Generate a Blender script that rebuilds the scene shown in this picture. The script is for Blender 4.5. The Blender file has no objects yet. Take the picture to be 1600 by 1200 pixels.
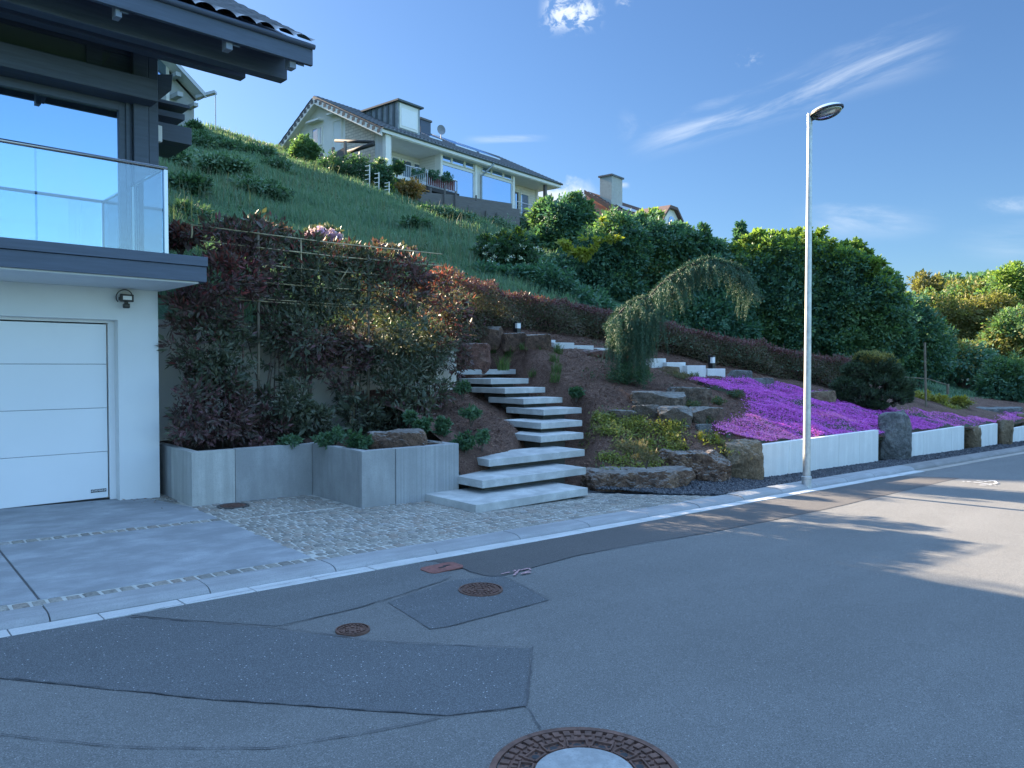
import bpy, bmesh, math, random
import numpy as np
from mathutils import Vector, Matrix, noise
rad = math.radians
random.seed(7); RNG = np.random.default_rng(7)
scene = bpy.context.scene; COL = scene.collection

# ------------------------------------------------------------------ camera
F_PX, AZ, PITCH, CAMZ = 1180.0, rad(48.8), math.atan(28/1180), 1.6
ca, sa = math.cos(AZ), math.sin(AZ)
Fv = Vector((ca*math.cos(PITCH), sa*math.cos(PITCH), -math.sin(PITCH)))
Rv = Vector((sa, -ca, 0)); Uv = Rv.cross(Fv)
CAM = Vector((0, 0, CAMZ))
cd = bpy.data.cameras.new('camera'); cam = bpy.data.objects.new('camera', cd); COL.objects.link(cam)
cd.sensor_width = 36; cd.lens = F_PX/1600*36; cd.clip_start = .05; cd.clip_end = 3000
cam.matrix_world = Matrix.Translation(CAM) @ Matrix((Rv, Uv, -Fv)).transposed().to_4x4()
scene.camera = cam

# ------------------------------------------------------------------ light
SUN_AZ, SUN_EL = rad(100.5), rad(25.2)           # direction of the sun, angle from +X towards +Y
SKY_STR, SUN_STR, EXPO = 0.07, 5.0, 2.42
sunv = Vector((math.cos(SUN_AZ)*math.cos(SUN_EL), math.sin(SUN_AZ)*math.cos(SUN_EL), math.sin(SUN_EL)))
sl = bpy.data.lights.new('sun', 'SUN'); sl.energy = SUN_STR; sl.angle = rad(.5); sl.color = (1, .82, .6)
so = bpy.data.objects.new('sun', sl); COL.objects.link(so)
so.rotation_euler = (-sunv).to_track_quat('-Z', 'Y').to_euler(); so.location = (0, 0, 60)
w = bpy.data.worlds.new('World'); scene.world = w; w.use_nodes = True
wt = w.node_tree; wn = wt.nodes; wl = wt.links
bg = wn['Background']; bg.inputs['Strength'].default_value = SKY_STR
sky = wn.new('ShaderNodeTexSky'); sky.sky_type = 'NISHITA'; sky.sun_disc = False
sky.sun_elevation = SUN_EL; sky.sun_rotation = math.pi/2 - SUN_AZ
sky.air_density = 1.0; sky.dust_density = .6; sky.ozone_density = 2.5; sky.altitude = 200

def W_(typ, **kw):
    n = wn.new(typ)
    for k, v in kw.items(): setattr(n, k, v)
    return n
def wmath(op, a, b=None, c=None, clamp=False):
    n = W_('ShaderNodeMath', operation=op, use_clamp=clamp)
    for i, v in enumerate((a, b, c)):
        if v is None: continue
        if isinstance(v, (int, float)): n.inputs[i].default_value = v
        else: wl.new(v, n.inputs[i])
    return n.outputs[0]
tc = W_('ShaderNodeTexCoord'); DIR = tc.outputs['Generated']
def wdot(v):
    n = W_('ShaderNodeVectorMath', operation='DOT_PRODUCT'); wl.new(DIR, n.inputs[0]); n.inputs[1].default_value = v
    return n.outputs['Value']
def pdir(px, py): return (Fv + Rv*((px-800)/F_PX) + Uv*((600-py)/F_PX)).normalized()
def smooth(x, a, b):
    n = W_('ShaderNodeMapRange', interpolation_type='SMOOTHSTEP')
    wl.new(x, n.inputs[0]); n.inputs[1].default_value = a; n.inputs[2].default_value = b
    return n.outputs[0]
def cloud(p0, p1, width, w1, stretch, scale, lo, hi, strength, taper=.12, seed=0.0):
    """a streak of cloud in the sky between two directions"""
    d0, d1 = pdir(*p0), pdir(*p1); c = ((d0+d1)/2).normalized()
    u = (d1-d0); L = u.length/2; u = (u - c*u.dot(c)).normalized(); v = c.cross(u)
    cc = wdot(c); x = wmath('DIVIDE', wdot(u), cc); y = wmath('DIVIDE', wdot(v), cc)
    xn = wmath('DIVIDE', x, L)
    comb = W_('ShaderNodeCombineXYZ'); wl.new(wmath('MULTIPLY', x, scale/stretch), comb.inputs[0]); wl.new(wmath('MULTIPLY', y, scale), comb.inputs[1]); comb.inputs[2].default_value = seed
    nz = W_('ShaderNodeTexNoise'); wl.new(comb.outputs[0], nz.inputs['Vector']); nz.inputs['Scale'].default_value = 1; nz.inputs['Detail'].default_value = 9; nz.inputs['Roughness'].default_value = .62
    nz.inputs['Distortion'].default_value = .35
    # half width varies from width (start) to w1 (end)
    t = wmath('MULTIPLY_ADD', xn, .5, .5)
    hw = wmath('MULTIPLY_ADD', t, w1-width, width)
    yy = wmath('ADD', y, wmath('MULTIPLY', wmath('SUBTRACT', nz.outputs[0], .5), width*1.6))
    ay = wmath('DIVIDE', wmath('ABSOLUTE', yy), hw)
    my = wmath('SUBTRACT', 1.0, smooth(ay, .1, 1.15))
    mx = wmath('SUBTRACT', 1.0, smooth(wmath('ABSOLUTE', xn), 1-taper*4, 1.1))
    m = wmath('MULTIPLY', wmath('MULTIPLY', mx, my), smooth(nz.outputs[0], lo, hi))
    m = wmath('MULTIPLY', m, wmath('GREATER_THAN', cc, .2))
    return wmath('MULTIPLY', m, strength)
masks = [
 cloud((985, 238), (1500, 55), .020, .036, 6.0, 40, .36, .74, .50, .1, 1.3),
 cloud((1000, 205), (1230, 125), .010, .008, 5, 34, .42, .75, .22, .2, 4.1),
 cloud((960, 190), (1040, 225), .022, .020, 1.6, 24, .42, .75, .25, .2, 7.7),
 cloud((842, 26), (944, 24), .024, .019, 1.3, 62, .44, .58, 1.0, .16, 2.2),
 cloud((960, 4), (990, 8), .006, .006, 1.5, 60, .4, .6, .5, .2, 5.2),
 cloud((1140, 92), (1195, 92), .011, .011, 1.6, 70, .5, .66, .38, .2, 9.2),
 cloud((1230, 352), (1480, 352), .026, .02, 3.5, 22, .38, .8, .5, .2, 3.3),
 cloud((1480, 380), (1760, 395), .02, .03, 4.5, 18, .35, .8, .42, .2, 6.3),
 cloud((1520, 322), (1660, 320), .010, .012, 2.6, 30, .38, .7, .5, .2, 8.8),
 cloud((715, 219), (860, 216), .006, .005, 6, 40, .34, .6, .38, .2, 2.9),
 cloud((955, 288), (985, 290), .004, .004, 2, 60, .3, .6, .6, .2, 1.9),
 cloud((800, 330), (940, 306), .034, .020, 1.2, 40, .38, .55, .95, .2, 5.5),
]
# cloud banks on the other side of the sky, seen in the panes only
for k, (az_, el_, wd) in enumerate(((-60, 12, .10), (-35, 17, .07), (-90, 20, .09), (-10, 10, .06), (-120, 14, .1))):
    c = Vector((math.cos(rad(az_))*math.cos(rad(el_)), math.sin(rad(az_))*math.cos(rad(el_)), math.sin(rad(el_))))
    cc = wdot(c); nz = W_('ShaderNodeTexNoise'); wl.new(DIR, nz.inputs['Vector']); nz.inputs['Scale'].default_value = 7; nz.inputs['Detail'].default_value = 7; nz.inputs['Roughness'].default_value = .6
    m = wmath('MULTIPLY', smooth(cc, math.cos(wd*4), math.cos(wd*.6)), smooth(nz.outputs[0], .42, .72)); masks.append(wmath('MULTIPLY', m, .3))
tot = masks[0]
for m in masks[1:]: tot = wmath('MAXIMUM', tot, m)
tint = W_('ShaderNodeMix', data_type='RGBA', blend_type='MULTIPLY'); tint.inputs[0].default_value = 1
wl.new(sky.outputs[0], tint.inputs[6])
sepd = W_('ShaderNodeSeparateXYZ'); wl.new(DIR, sepd.inputs[0]); grad = W_('ShaderNodeValToRGB'); wl.new(sepd.outputs[2], grad.inputs[0])
ge = grad.color_ramp.elements; ge[0].position = 0; ge[0].color = (.275, .362, .435, 1); ge[1].position = .45; ge[1].color = (.305, .398, .50, 1); e2 = ge.new(.15); e2.color = (.285, .375, .46, 1)
wl.new(grad.outputs[0], tint.inputs[7])
back = W_('ShaderNodeMix', data_type='RGBA', blend_type='MULTIPLY'); wl.new(smooth(wmath('MULTIPLY', sepd.outputs[1], -1), -.10, .45), back.inputs[0]); wl.new(tint.outputs[2], back.inputs[6]); back.inputs[7].default_value = (2.1, 2.1, 2.0, 1)   # sky behind the camera brightened, fill light added for the shaded fronts
hi = W_('ShaderNodeMix', data_type='RGBA'); wl.new(smooth(sepd.outputs[2], .54, .74), hi.inputs[0]); wl.new(back.outputs[2], hi.inputs[6]); hi.inputs[7].default_value = (2.3, 3.9, 6.6, 1)   # out-of-view overhead sky brightened to add ambient light
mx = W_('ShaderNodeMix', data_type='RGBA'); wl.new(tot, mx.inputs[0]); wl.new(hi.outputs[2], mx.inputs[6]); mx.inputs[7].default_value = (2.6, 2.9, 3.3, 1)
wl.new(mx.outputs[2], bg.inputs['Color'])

scene.render.engine = 'CYCLES'
scene.render.resolution_x, scene.render.resolution_y = 1024, 768
scene.view_settings.view_transform = 'Standard'; scene.view_settings.look = 'None'
scene.view_settings.exposure = EXPO; scene.view_settings.gamma = 1
scene.cycles.max_bounces = 6; scene.cycles.transparent_max_bounces = 12

# ------------------------------------------------------------------ measuring helpers (pixel of the 1600x1200 photo -> ray -> point on a surface)
def ray(px, py): return Fv + Rv*((px-800)/F_PX) + Uv*((600-py)/F_PX)
def P(px, py, d):
    r = ray(px, py); return CAM + r*(d/(r.x*ca + r.y*sa))
def on_plane(px, py, p0, n):
    r = ray(px, py); n = Vector(n); return CAM + r*((Vector(p0)-CAM).dot(n)/r.dot(n))
def on_y(px, py, Y): return on_plane(px, py, (0, Y, 0), (0, 1, 0))
SL = -.0213
def gz(x): return SL*max(-40, min(60, x))
def G(px, py, dz=0): return on_plane(px, py, (0, 0, dz), (-SL, 0, 1))
def ss(x, a, b):
    t = np.clip((x-a)/(b-a), 0, 1); return t*t*(3-2*t)

def h_low(x, y):
    x = np.asarray(x, float); y = np.asarray(y, float)
    g = SL*np.clip(x, -40, 60)
    L = .06 + .47*ss(x, 8.0, 11.0)
    s = .34 - .20*ss(x, 19, 31)
    return g + L + s*(y-6.5)
def h_up(x, y):
    x = np.asarray(x, float); y = np.asarray(y, float)
    A = h_low(x, y); B = 2.15 + .36*(y-10.8) - .01*x
    wgt = 1-ss(x, 8.0, 12.5)
    h = A*(1-wgt) + B*wgt
    h = h + .02*np.clip(y-14, 0, 36)*(1-ss(x, 24, 34))
    n = .10*np.sin(x*.55+1.3)*np.sin(y*.42+x*.13) + .06*np.sin(x*1.7+.4*y)*np.sin(y*1.3)
    h = h + n*ss(y, 13, 17)
    # crest
    top = h_cap(x); return np.where(h > top-1.5, top - 1.5*np.exp(-np.clip(h-(top-1.5), 0, 50)/1.5), h)
def h_cap(x): return 17.3 - .10*np.clip(np.asarray(x, float)-16, 0, 60)
def H(x, y): return float(h_up(x, y))
def HL(x, y): return float(h_low(x, y))
def on_h(px, py, fn=None, dmin=6, dmax=90):
    """first point of the slope met by the ray through a photo pixel"""
    F_ = h_low if fn is HL else h_up; r = ray(px, py); r = r/(r.x*ca + r.y*sa); d = np.arange(dmin, dmax, .05)
    below = CAM.z+r.z*d < F_(r.x*d, r.y*d); k = int(np.argmax(below)) if below.any() else len(d)-1
    return CAM + r*(float(d[k])-.025)

# ------------------------------------------------------------------ objects
def tag(o, label=None, cat=None, group=None, kind=None):
    if label: o['label'] = label
    if cat: o['category'] = cat
    if group: o['group'] = group
    if kind: o['kind'] = kind
    return o
def thing(name, label, cat, loc, group=None):
    o = bpy.data.objects.new(name, None); COL.objects.link(o); o.location = loc; o.empty_display_size = .2
    return tag(o, label, cat, group)
def root_of(o):
    while o.parent: o = o.parent
    return o
def link(name, me, mats, parent=None, origin=None, smooth_=False):
    o = bpy.data.objects.new(name, me); COL.objects.link(o)
    for m in (mats if isinstance(mats, (list, tuple)) else [mats]): me.materials.append(m)
    if parent is not None:
        o.parent = parent; off = Vector(root_of(parent).location)
    else:
        off = Vector(origin) if origin is not None else Vector((0, 0, 0)); o.location = off
    if off.length > 0: me.transform(Matrix.Translation(-off))
    if smooth_:
        me.polygons.foreach_set('use_smooth', [True]*len(me.polygons))
    return o
class MB:
    def __init__(s): s.v = []; s.f = []; s.m = []
    def add(s, vs, fs, mi=0):
        k = len(s.v); s.v += [tuple(v) for v in vs]; s.f += [tuple(i+k for i in f) for f in fs]; s.m += [mi]*len(fs); return s
    def box(s, lo, hi, fr=None, mi=0):
        x0, y0, z0 = lo; x1, y1, z1 = hi
        vs = [(x0,y0,z0),(x1,y0,z0),(x1,y1,z0),(x0,y1,z0),(x0,y0,z1),(x1,y0,z1),(x1,y1,z1),(x0,y1,z1)]
        if fr: vs = [fr(*v) for v in vs]
        return s.add(vs, [(3,2,1,0),(4,5,6,7),(0,1,5,4),(1,2,6,5),(2,3,7,6),(3,0,4,7)], mi)
    def prism(s, poly, vec, mi=0):
        n = len(poly); vec = Vector(vec); a = [Vector(p) for p in poly]; b = [p+vec for p in a]
        return s.add(a+b, [tuple(range(n-1, -1, -1)), tuple(range(n, 2*n))] + [(i, (i+1) % n, (i+1) % n+n, i+n) for i in range(n)], mi)
    def tube(s, pts, r, n=8, mi=0, cap=True):
        pts = [Vector(p) for p in pts]; rs = r if isinstance(r, (list, tuple)) else [r]*len(pts)
        vs = []; prev = None
        for i, p in enumerate(pts):
            t = (pts[min(i+1, len(pts)-1)] - pts[max(i-1, 0)]).normalized()
            if prev is None:
                ref = Vector((0, 0, 1)) if abs(t.z) < .9 else Vector((1, 0, 0)); a = t.cross(ref).normalized()
            else: a = (prev - t*prev.dot(t)).normalized()
            prev = a; b = t.cross(a)
            for k in range(n):
                q = 2*math.pi*k/n; vs.append(p + (a*math.cos(q)+b*math.sin(q))*rs[i])
        fs = []
        for i in range(len(pts)-1):
            for k in range(n):
                k2 = (k+1) % n; fs.append((i*n+k, i*n+k2, (i+1)*n+k2, (i+1)*n+k))
        if cap: fs += [tuple(range(n-1, -1, -1)), tuple((len(pts)-1)*n+k for k in range(n))]
        return s.add(vs, fs, mi)
    def beam(s, a, b, w_, h_, mi=0, up=(0, 0, 1)):
        a = Vector(a); b = Vector(b); t = (b-a).normalized(); side = t.cross(Vector(up)).normalized(); u = side.cross(t)
        q = [side*w_/2-u*h_/2, -side*w_/2-u*h_/2, -side*w_/2+u*h_/2, side*w_/2+u*h_/2]
        return s.add([a+x for x in q]+[b+x for x in q], [(0,1,2,3),(7,6,5,4),(0,4,5,1),(1,5,6,2),(2,6,7,3),(3,7,4,0)], mi)
    def lathe(s, prof, n=32, c=(0, 0, 0), mi=0):
        c = Vector(c); vs = []
        for r, z in prof:
            for k in range(n): q = 2*math.pi*k/n; vs.append(c+Vector((r*math.cos(q), r*math.sin(q), z)))
        fs = [(i*n+k, i*n+(k+1) % n, (i+1)*n+(k+1) % n, (i+1)*n+k) for i in range(len(prof)-1) for k in range(n)]
        return s.add(vs, fs, mi)
    def mesh(s, name):
        me = bpy.data.meshes.new(name); me.from_pydata(s.v, [], s.f); me.polygons.foreach_set('material_index', s.m); me.update(); return me
    def build(s, name, mats, parent=None, origin=None, bevel=0, smooth_=False, fix=True):
        me = s.mesh(name)
        if fix:
            bm = bmesh.new(); bm.from_mesh(me); bmesh.ops.recalc_face_normals(bm, faces=bm.faces); bm.to_mesh(me); bm.free()
        o = link(name, me, mats, parent, origin, smooth_)
        if bevel:
            b = o.modifiers.new('bevel', 'BEVEL'); b.width = bevel; b.segments = 2; b.limit_method = 'ANGLE'; b.angle_limit = rad(50)
        return o
def np_mesh(name, V, Fq, mi=None, smooth_=False):
    """V (n,3), Fq (m,k) faces of one size"""
    me = bpy.data.meshes.new(name); n, m, k = len(V), len(Fq), Fq.shape[1]
    me.vertices.add(n); me.vertices.foreach_set('co', np.ascontiguousarray(V, dtype=np.float32).ravel())
    me.loops.add(m*k); me.loops.foreach_set('vertex_index', np.ascontiguousarray(Fq, dtype=np.int32).ravel())
    me.polygons.add(m); me.polygons.foreach_set('loop_start', np.arange(0, m*k, k, dtype=np.int32))
    if mi is not None: me.polygons.foreach_set('material_index', np.ascontiguousarray(mi, dtype=np.int32))
    if smooth_: me.polygons.foreach_set('use_smooth', np.ones(m, dtype=bool))
    me.update(calc_edges=True); return me
def frame(o, ang):
    o = Vector(o); U = Vector((math.cos(ang), math.sin(ang), 0)); V = Vector((-math.sin(ang), math.cos(ang), 0)); Wv = Vector((0, 0, 1))
    f = lambda u, v, z: o + U*u + V*v + Wv*z
    f.o, f.U, f.V = o, U, V
    f.inv = lambda p: ((Vector(p)-o).dot(U), (Vector(p)-o).dot(V), p[2]-o.z)
    f.px = lambda px, py, v: f.inv(on_plane(px, py, o+V*v, V))      # photo pixel -> (u, v, z) on the plane v
    f.pu = lambda px, py, u: f.inv(on_plane(px, py, o+U*u, U))
    return f

# ------------------------------------------------------------------ materials
def lin(c): return tuple(((x/12.92) if x <= .04045 else ((x+.055)/1.055)**2.4) for x in c)
class MT:
    def __init__(s, name):
        s.m = bpy.data.materials.new(name); s.m.use_nodes = True; s.n = s.m.node_tree.nodes; s.l = s.m.node_tree.links
        s.b = s.n['Principled BSDF']; s.tc = s.n.new('ShaderNodeTexCoord')
    def nz(s, scale, detail=4, rough=.55, vec=None, sx=None, dist=0):
        n = s.n.new('ShaderNodeTexNoise'); n.inputs['Scale'].default_value = scale; n.inputs['Detail'].default_value = detail; n.inputs['Roughness'].default_value = rough; n.inputs['Distortion'].default_value = dist
        v = vec or s.tc.outputs['Object']
        if sx: mp = s.n.new('ShaderNodeMapping'); mp.inputs['Scale'].default_value = sx; s.l.new(v, mp.inputs[0]); v = mp.outputs[0]
        s.l.new(v, n.inputs['Vector']); return n.outputs[0]
    def vor(s, scale, feat='F1', vec=None, out='Distance'):
        n = s.n.new('ShaderNodeTexVoronoi'); n.inputs['Scale'].default_value = scale; n.feature = feat; s.l.new(vec or s.tc.outputs['Object'], n.inputs['Vector']); return n.outputs[out]
    def ramp(s, f, stops):
        n = s.n.new('ShaderNodeValToRGB'); e = n.color_ramp.elements
        while len(e) < len(stops): e.new(.5)
        for i, (p, c) in enumerate(stops): e[i].position = p; e[i].color = (*c, 1) if not isinstance(c, (int, float)) else (c, c, c, 1)
        s.l.new(f, n.inputs[0]); return n.outputs[0]
    def mix(s, f, a, b, bt='MIX'):
        n = s.n.new('ShaderNodeMix'); n.data_type = 'RGBA'; n.blend_type = bt
        for i, v in ((0, f), (6, a), (7, b)):
            if isinstance(v, (int, float)): n.inputs[i].default_value = v
            elif isinstance(v, (tuple, list)): n.inputs[i].default_value = (*v[:3], 1)
            else: s.l.new(v, n.inputs[i])
        return n.outputs[2]
    def math(s, op, a, b=0.0, clamp=False):
        n = s.n.new('ShaderNodeMath'); n.operation = op; n.use_clamp = clamp
        for i, v in enumerate((a, b)):
            if isinstance(v, (int, float)): n.inputs[i].default_value = v
            else: s.l.new(v, n.inputs[i])
        return n.outputs[0]
    def col(s, c):
        if isinstance(c, tuple): s.b.inputs['Base Color'].default_value = (*c, 1)
        else: s.l.new(c, s.b.inputs['Base Color'])
        return s
    def set(s, **k):
        for a, v in k.items():
            i = s.b.inputs[a.replace('_', ' ')]
            if isinstance(v, (int, float, tuple)): i.default_value = v
            else: s.l.new(v, i)
        return s
    def bump(s, h, strength=.3, dist=.01):
        n = s.n.new('ShaderNodeBump'); n.inputs['Strength'].default_value = strength; n.inputs['Distance'].default_value = dist; s.l.new(h, n.inputs['Height']); s.l.new(n.outputs[0], s.b.inputs['Normal']); return s
def simple(name, c, rough=.6, var=.12, scale=6, bump=.0, bscale=60, metal=0, bdist=.004, spec=None):
    t = MT(name); n = t.nz(scale, 5)
    t.col(t.ramp(n, [(.3, tuple(x*(1-var) for x in c)), (.7, tuple(min(1, x*(1+var)) for x in c))])); t.set(Roughness=rough, Metallic=metal)
    if spec is not None: t.set(Specular_IOR_Level=spec)
    if bump: t.bump(t.nz(bscale, 5), bump, bdist)
    return t.m
def leafmat(name, cols, trans=.3, rough=.5, patch=.35, spec=.35, k_=1.8):
    """leaf colours vary from leaf to leaf and in loose drifts through the crown"""
    k_ = min(k_, max(1.0, .34/max(max(c) for c in cols))); cols = [tuple(x*k_ for x in c) for c in cols]
    t = MT(name); g = t.n.new('ShaderNodeNewGeometry'); k = t.nz(1.3, 2)
    f = t.math('ADD', t.math('MULTIPLY', g.outputs['Random Per Island'], 1-patch), t.math('MULTIPLY', k, patch))
    n = len(cols); c = t.ramp(f, [(.08+.84*i/(n-1), cols[i]) for i in range(n)]); t.col(c); t.set(Roughness=rough, Specular_IOR_Level=spec)
    tr = t.n.new('ShaderNodeBsdfTranslucent'); t.l.new(t.mix(1.0, c, (1.25, 1.35, .7), 'MULTIPLY'), tr.inputs[0])
    ms = t.n.new('ShaderNodeMixShader'); ms.inputs[0].default_value = trans
    t.l.new(t.b.outputs[0], ms.inputs[1]); t.l.new(tr.outputs[0], ms.inputs[2]); t.l.new(ms.outputs[0], t.n['Material Output'].inputs[0])
    return t.m

M = {}
def asphalt(name, base, speck, spdens, rough=.85):
    t = MT(name); big = t.nz(.35, 4, .6); mid = t.nz(5, 4); fine = t.nz(150, 4, .8); st = t.nz(1.1, 5, .6, sx=(.35, 2.2, 1))
    c = t.ramp(big, [(.3, tuple(x*.84 for x in base)), (.7, tuple(x*1.14 for x in base))])
    c = t.mix(t.ramp(mid, [(.4, 0.0), (.75, .35)]), c, tuple(x*.78 for x in base))
    c = t.mix(t.ramp(st, [(.50, 0.0), (.70, .55)]), c, tuple(x*1.28 for x in base)); c = t.mix(t.ramp(t.nz(.9, 6, .7, dist=.8), [(.56, 0.0), (.66, .35)]), c, tuple(x*.70 for x in base)); c = t.mix(t.ramp(t.nz(.55, 3, .6, sx=(.12, 1.6, 1)), [(.46, .30), (.56, 0.0)]), c, tuple(x*.8 for x in base))
    c = t.mix(t.ramp(fine, [(.42, .8), (.53, 0.0)]), c, tuple(x*.35 for x in base)); c = t.mix(t.ramp(t.nz(38, 3, .7), [(.40, .32), (.56, 0.0)]), c, tuple(x*.6 for x in base))
    v = t.vor(95, out='Distance'); v2 = t.vor(95, out='Color'); sep = t.n.new('ShaderNodeSeparateColor'); t.l.new(v2, sep.inputs[0])
    m = t.math('MULTIPLY', t.math('LESS_THAN', v, .30), t.math('GREATER_THAN', sep.outputs[0], 1-spdens*5))
    c = t.mix(t.math('MULTIPLY', m, .42), c, tuple(x*2.0 for x in base))
    v3 = t.vor(34, out='Distance'); v4 = t.vor(34, out='Color'); sp2 = t.n.new('ShaderNodeSeparateColor'); t.l.new(v4, sp2.inputs[0])
    m2 = t.math('MULTIPLY', t.math('LESS_THAN', v3, .13), t.math('GREATER_THAN', sp2.outputs[1], 1-spdens))
    c = t.mix(t.math('MULTIPLY', m2, .7), c, speck)
    t.col(c); t.set(Roughness=rough, Specular_IOR_Level=.35)
    t.bump(t.math('ADD', t.nz(190, 3, .7), t.math('MULTIPLY', t.nz(6, 3), .8)), .55, .006); return t.m
M['asphalt'] = asphalt('asphalt', (.188, .187, .181), (.42, .42, .42), .10)
M['asphalt_dark'] = asphalt('asphalt_dark', (.125, .118, .114), (.3, .3, .3), .03)
M['asphalt_coarse'] = asphalt('asphalt_coarse', (.132, .138, .144), (.60, .60, .60), .42)
M['asphalt_grey'] = asphalt('asphalt_grey', (.160, .165, .165), (.5, .5, .5), .16)
M['tar'] = simple('tar_seam', (.070, .070, .074), .7, .3, 30, .3)
def concrete(name, c, streak=(6, 6, .35), rough=.8, amt=.2, pores=True):
    t = MT(name); a = t.nz(2.2, 6, .65); b = t.nz(2.4, 4, .6, sx=streak); f = t.nz(120, 3, .6)
    k = t.ramp(a, [(.28, tuple(x*(1-amt) for x in c)), (.72, tuple(min(.95, x*(1+amt*.8)) for x in c))])
    k = t.mix(t.ramp(b, [(.42, .55), (.62, 0.0)]), k, tuple(x*(1-amt*1.5) for x in c))
    k = t.mix(t.ramp(f, [(.35, .5), (.5, 0.0)]), k, tuple(x*.6 for x in c))
    t.col(k); t.set(Roughness=rough, Specular_IOR_Level=.3); t.bump(t.math('ADD', t.nz(70, 4, .7), t.math('MULTIPLY', b, .7)), .3, .004); return t.m
M['conc_planter'] = concrete('planter_concrete', (.34, .345, .34), (2.2, 2.2, .5), amt=.20)
M['conc_white'] = concrete('pale_concrete', (.74, .74, .71), (3, 3, .3), amt=.11)
M['conc_step'] = concrete('step_concrete', (.50, .505, .49), (2, 2, 2), amt=.25)
M['conc_drive'] = concrete('drive_concrete', (.34, .355, .37), (.9, 1.5, 1), amt=.27)
M['kerb'] = concrete('kerb_concrete', (.33, .335, .34), (.6, 4, 1), amt=.2)
M['gutter'] = concrete('gutter_concrete', (.56, .56, .55), (.8, 3, 1), amt=.14)
M['block'] = concrete('block_stone', (.68, .69, .69), (2, 2, 2), amt=.08)
M['render'] = simple('white_render', (.74, .75, .74), .8, .03, 1.5, .25, 220, bdist=.002)
M['render_cream'] = simple('cream_render', (.60, .57, .50), .85, .07, 1.2, .35, 150, bdist=.003)
M['soffit'] = simple('soffit_paint', (.66, .67, .66), .7, .03)
M['door'] = simple('garage_door_paint', (.80, .81, .82), .38, .012, 2, .05, 300)
M['rubber'] = simple('black_rubber', (.012, .012, .013), .5)
def wood(name, c, rough=.5, sx=(.8, 14, 14)):
    t = MT(name); n = t.nz(2.5, 6, .6, sx=sx); t.col(t.ramp(n, [(.3, tuple(x*.8 for x in c)), (.7, tuple(x*1.2 for x in c))])); t.set(Roughness=rough); t.bump(n, .15, .003); return t.m
M['frame_dark'] = wood('anthracite_timber', (.060, .080, .118), .45)
M['steel'] = simple('brushed_steel', (.55, .56, .57), .25, .05, 20, metal=1)
M['galv'] = simple('galvanised_steel', (.50, .52, .52), .48, .16, 14, .1, 60, metal=.75)
M['alu'] = simple('aluminium', (.6, .62, .63), .35, .05, metal=.9)
M['black'] = simple('black_paint', (.018, .018, .02), .4, .2)
M['white'] = simple('white_plastic', (.8, .8, .8), .4, .02)
M['white_wood'] = simple('white_painted_wood', (.75, .73, .67), .5, .04, 3, .1, 50)
def glassy(name, tint, refl, rough=.01, trans=.0, gcol=(.92, .97, 1)):
    m = bpy.data.materials.new(name); m.use_nodes = True; n = m.node_tree.nodes; l = m.node_tree.links; n.clear()
    o = n.new('ShaderNodeOutputMaterial'); g = n.new('ShaderNodeBsdfGlossy'); g.inputs['Roughness'].default_value = rough; g.inputs['Color'].default_value = (.92, .97, 1, 1)
    if trans > 0: d = n.new('ShaderNodeBsdfTransparent'); d.inputs[0].default_value = (*tint, 1)
    else: d = n.new('ShaderNodeBsdfDiffuse'); d.inputs[0].default_value = (*tint, 1)
    lw = n.new('ShaderNodeLayerWeight'); lw.inputs[0].default_value = .35
    mr = n.new('ShaderNodeMapRange'); mr.inputs[3].default_value = refl; mr.inputs[4].default_value = 1.0; l.new(lw.outputs['Fresnel'], mr.inputs[0])
    mx = n.new('ShaderNodeMixShader'); g.inputs['Color'].default_value = (*gcol, 1); l.new(mr.outputs[0], mx.inputs[0]); l.new(d.outputs[0], mx.inputs[1]); l.new(g.outputs[0], mx.inputs[2]); l.new(mx.outputs[0], o.inputs[0]); return m
M['window'] = glassy('window_glass', (.02, .025, .03), .55, gcol=(.55, .72, .92))
M['window_far'] = glassy('far_window_glass', (.03, .04, .05), .72, .03, gcol=(.42, .56, .74))
M['glass'] = glassy('clear_glass', (.88, .94, .93), .08, 0, 1)
M['lampglass'] = glassy('lamp_dome_glass', (.9, .92, .92), .12, .02, 1)
def rockmat(name, a, b, c, lichen=.35, scale=1.0):
    t = MT(name); n1 = t.nz(2.2*scale, 7, .65, dist=.6); n2 = t.nz(9*scale, 6, .7); n3 = t.nz(3.5*scale, 5, .6, dist=1)
    k = t.ramp(n1, [(.3, a), (.5, b), (.68, c)]); k = t.mix(t.ramp(n2, [(.35, .7), (.55, 0.0)]), k, tuple(x*.45 for x in a)); k = t.mix(t.ramp(t.nz(55*scale, 4, .8), [(.38, .65), (.55, 0.0)]), k, tuple(x*.5 for x in a))
    g = t.n.new('ShaderNodeNewGeometry'); sp = t.n.new('ShaderNodeSeparateXYZ'); t.l.new(g.outputs['Normal'], sp.inputs[0])
    up = t.math('MULTIPLY', t.ramp(sp.outputs[2], [(.45, 0.0), (.85, 1.0)]), t.ramp(n3, [(.35, 0.3), (.6, 1.0)]))
    k = t.mix(t.math('MULTIPLY', up, lichen), k, (.33, .34, .33))
    t.col(k); t.set(Roughness=.9, Specular_IOR_Level=.25); n4 = t.nz(38*scale, 6, .75); t.bump(t.math('ADD', t.math('ADD', n2, t.math('MULTIPLY', n4, .6)), t.math('MULTIPLY', t.vor(7*scale), .8)), 1.0, .05); return t.m
M['rock_brown'] = rockmat('brown_rock', (.085, .058, .048), (.23, .14, .095), (.38, .25, .16), .7)
M['rock_grey'] = rockmat('grey_rock', (.13, .135, .135), (.22, .23, .225), (.33, .33, .31), .35)
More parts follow.
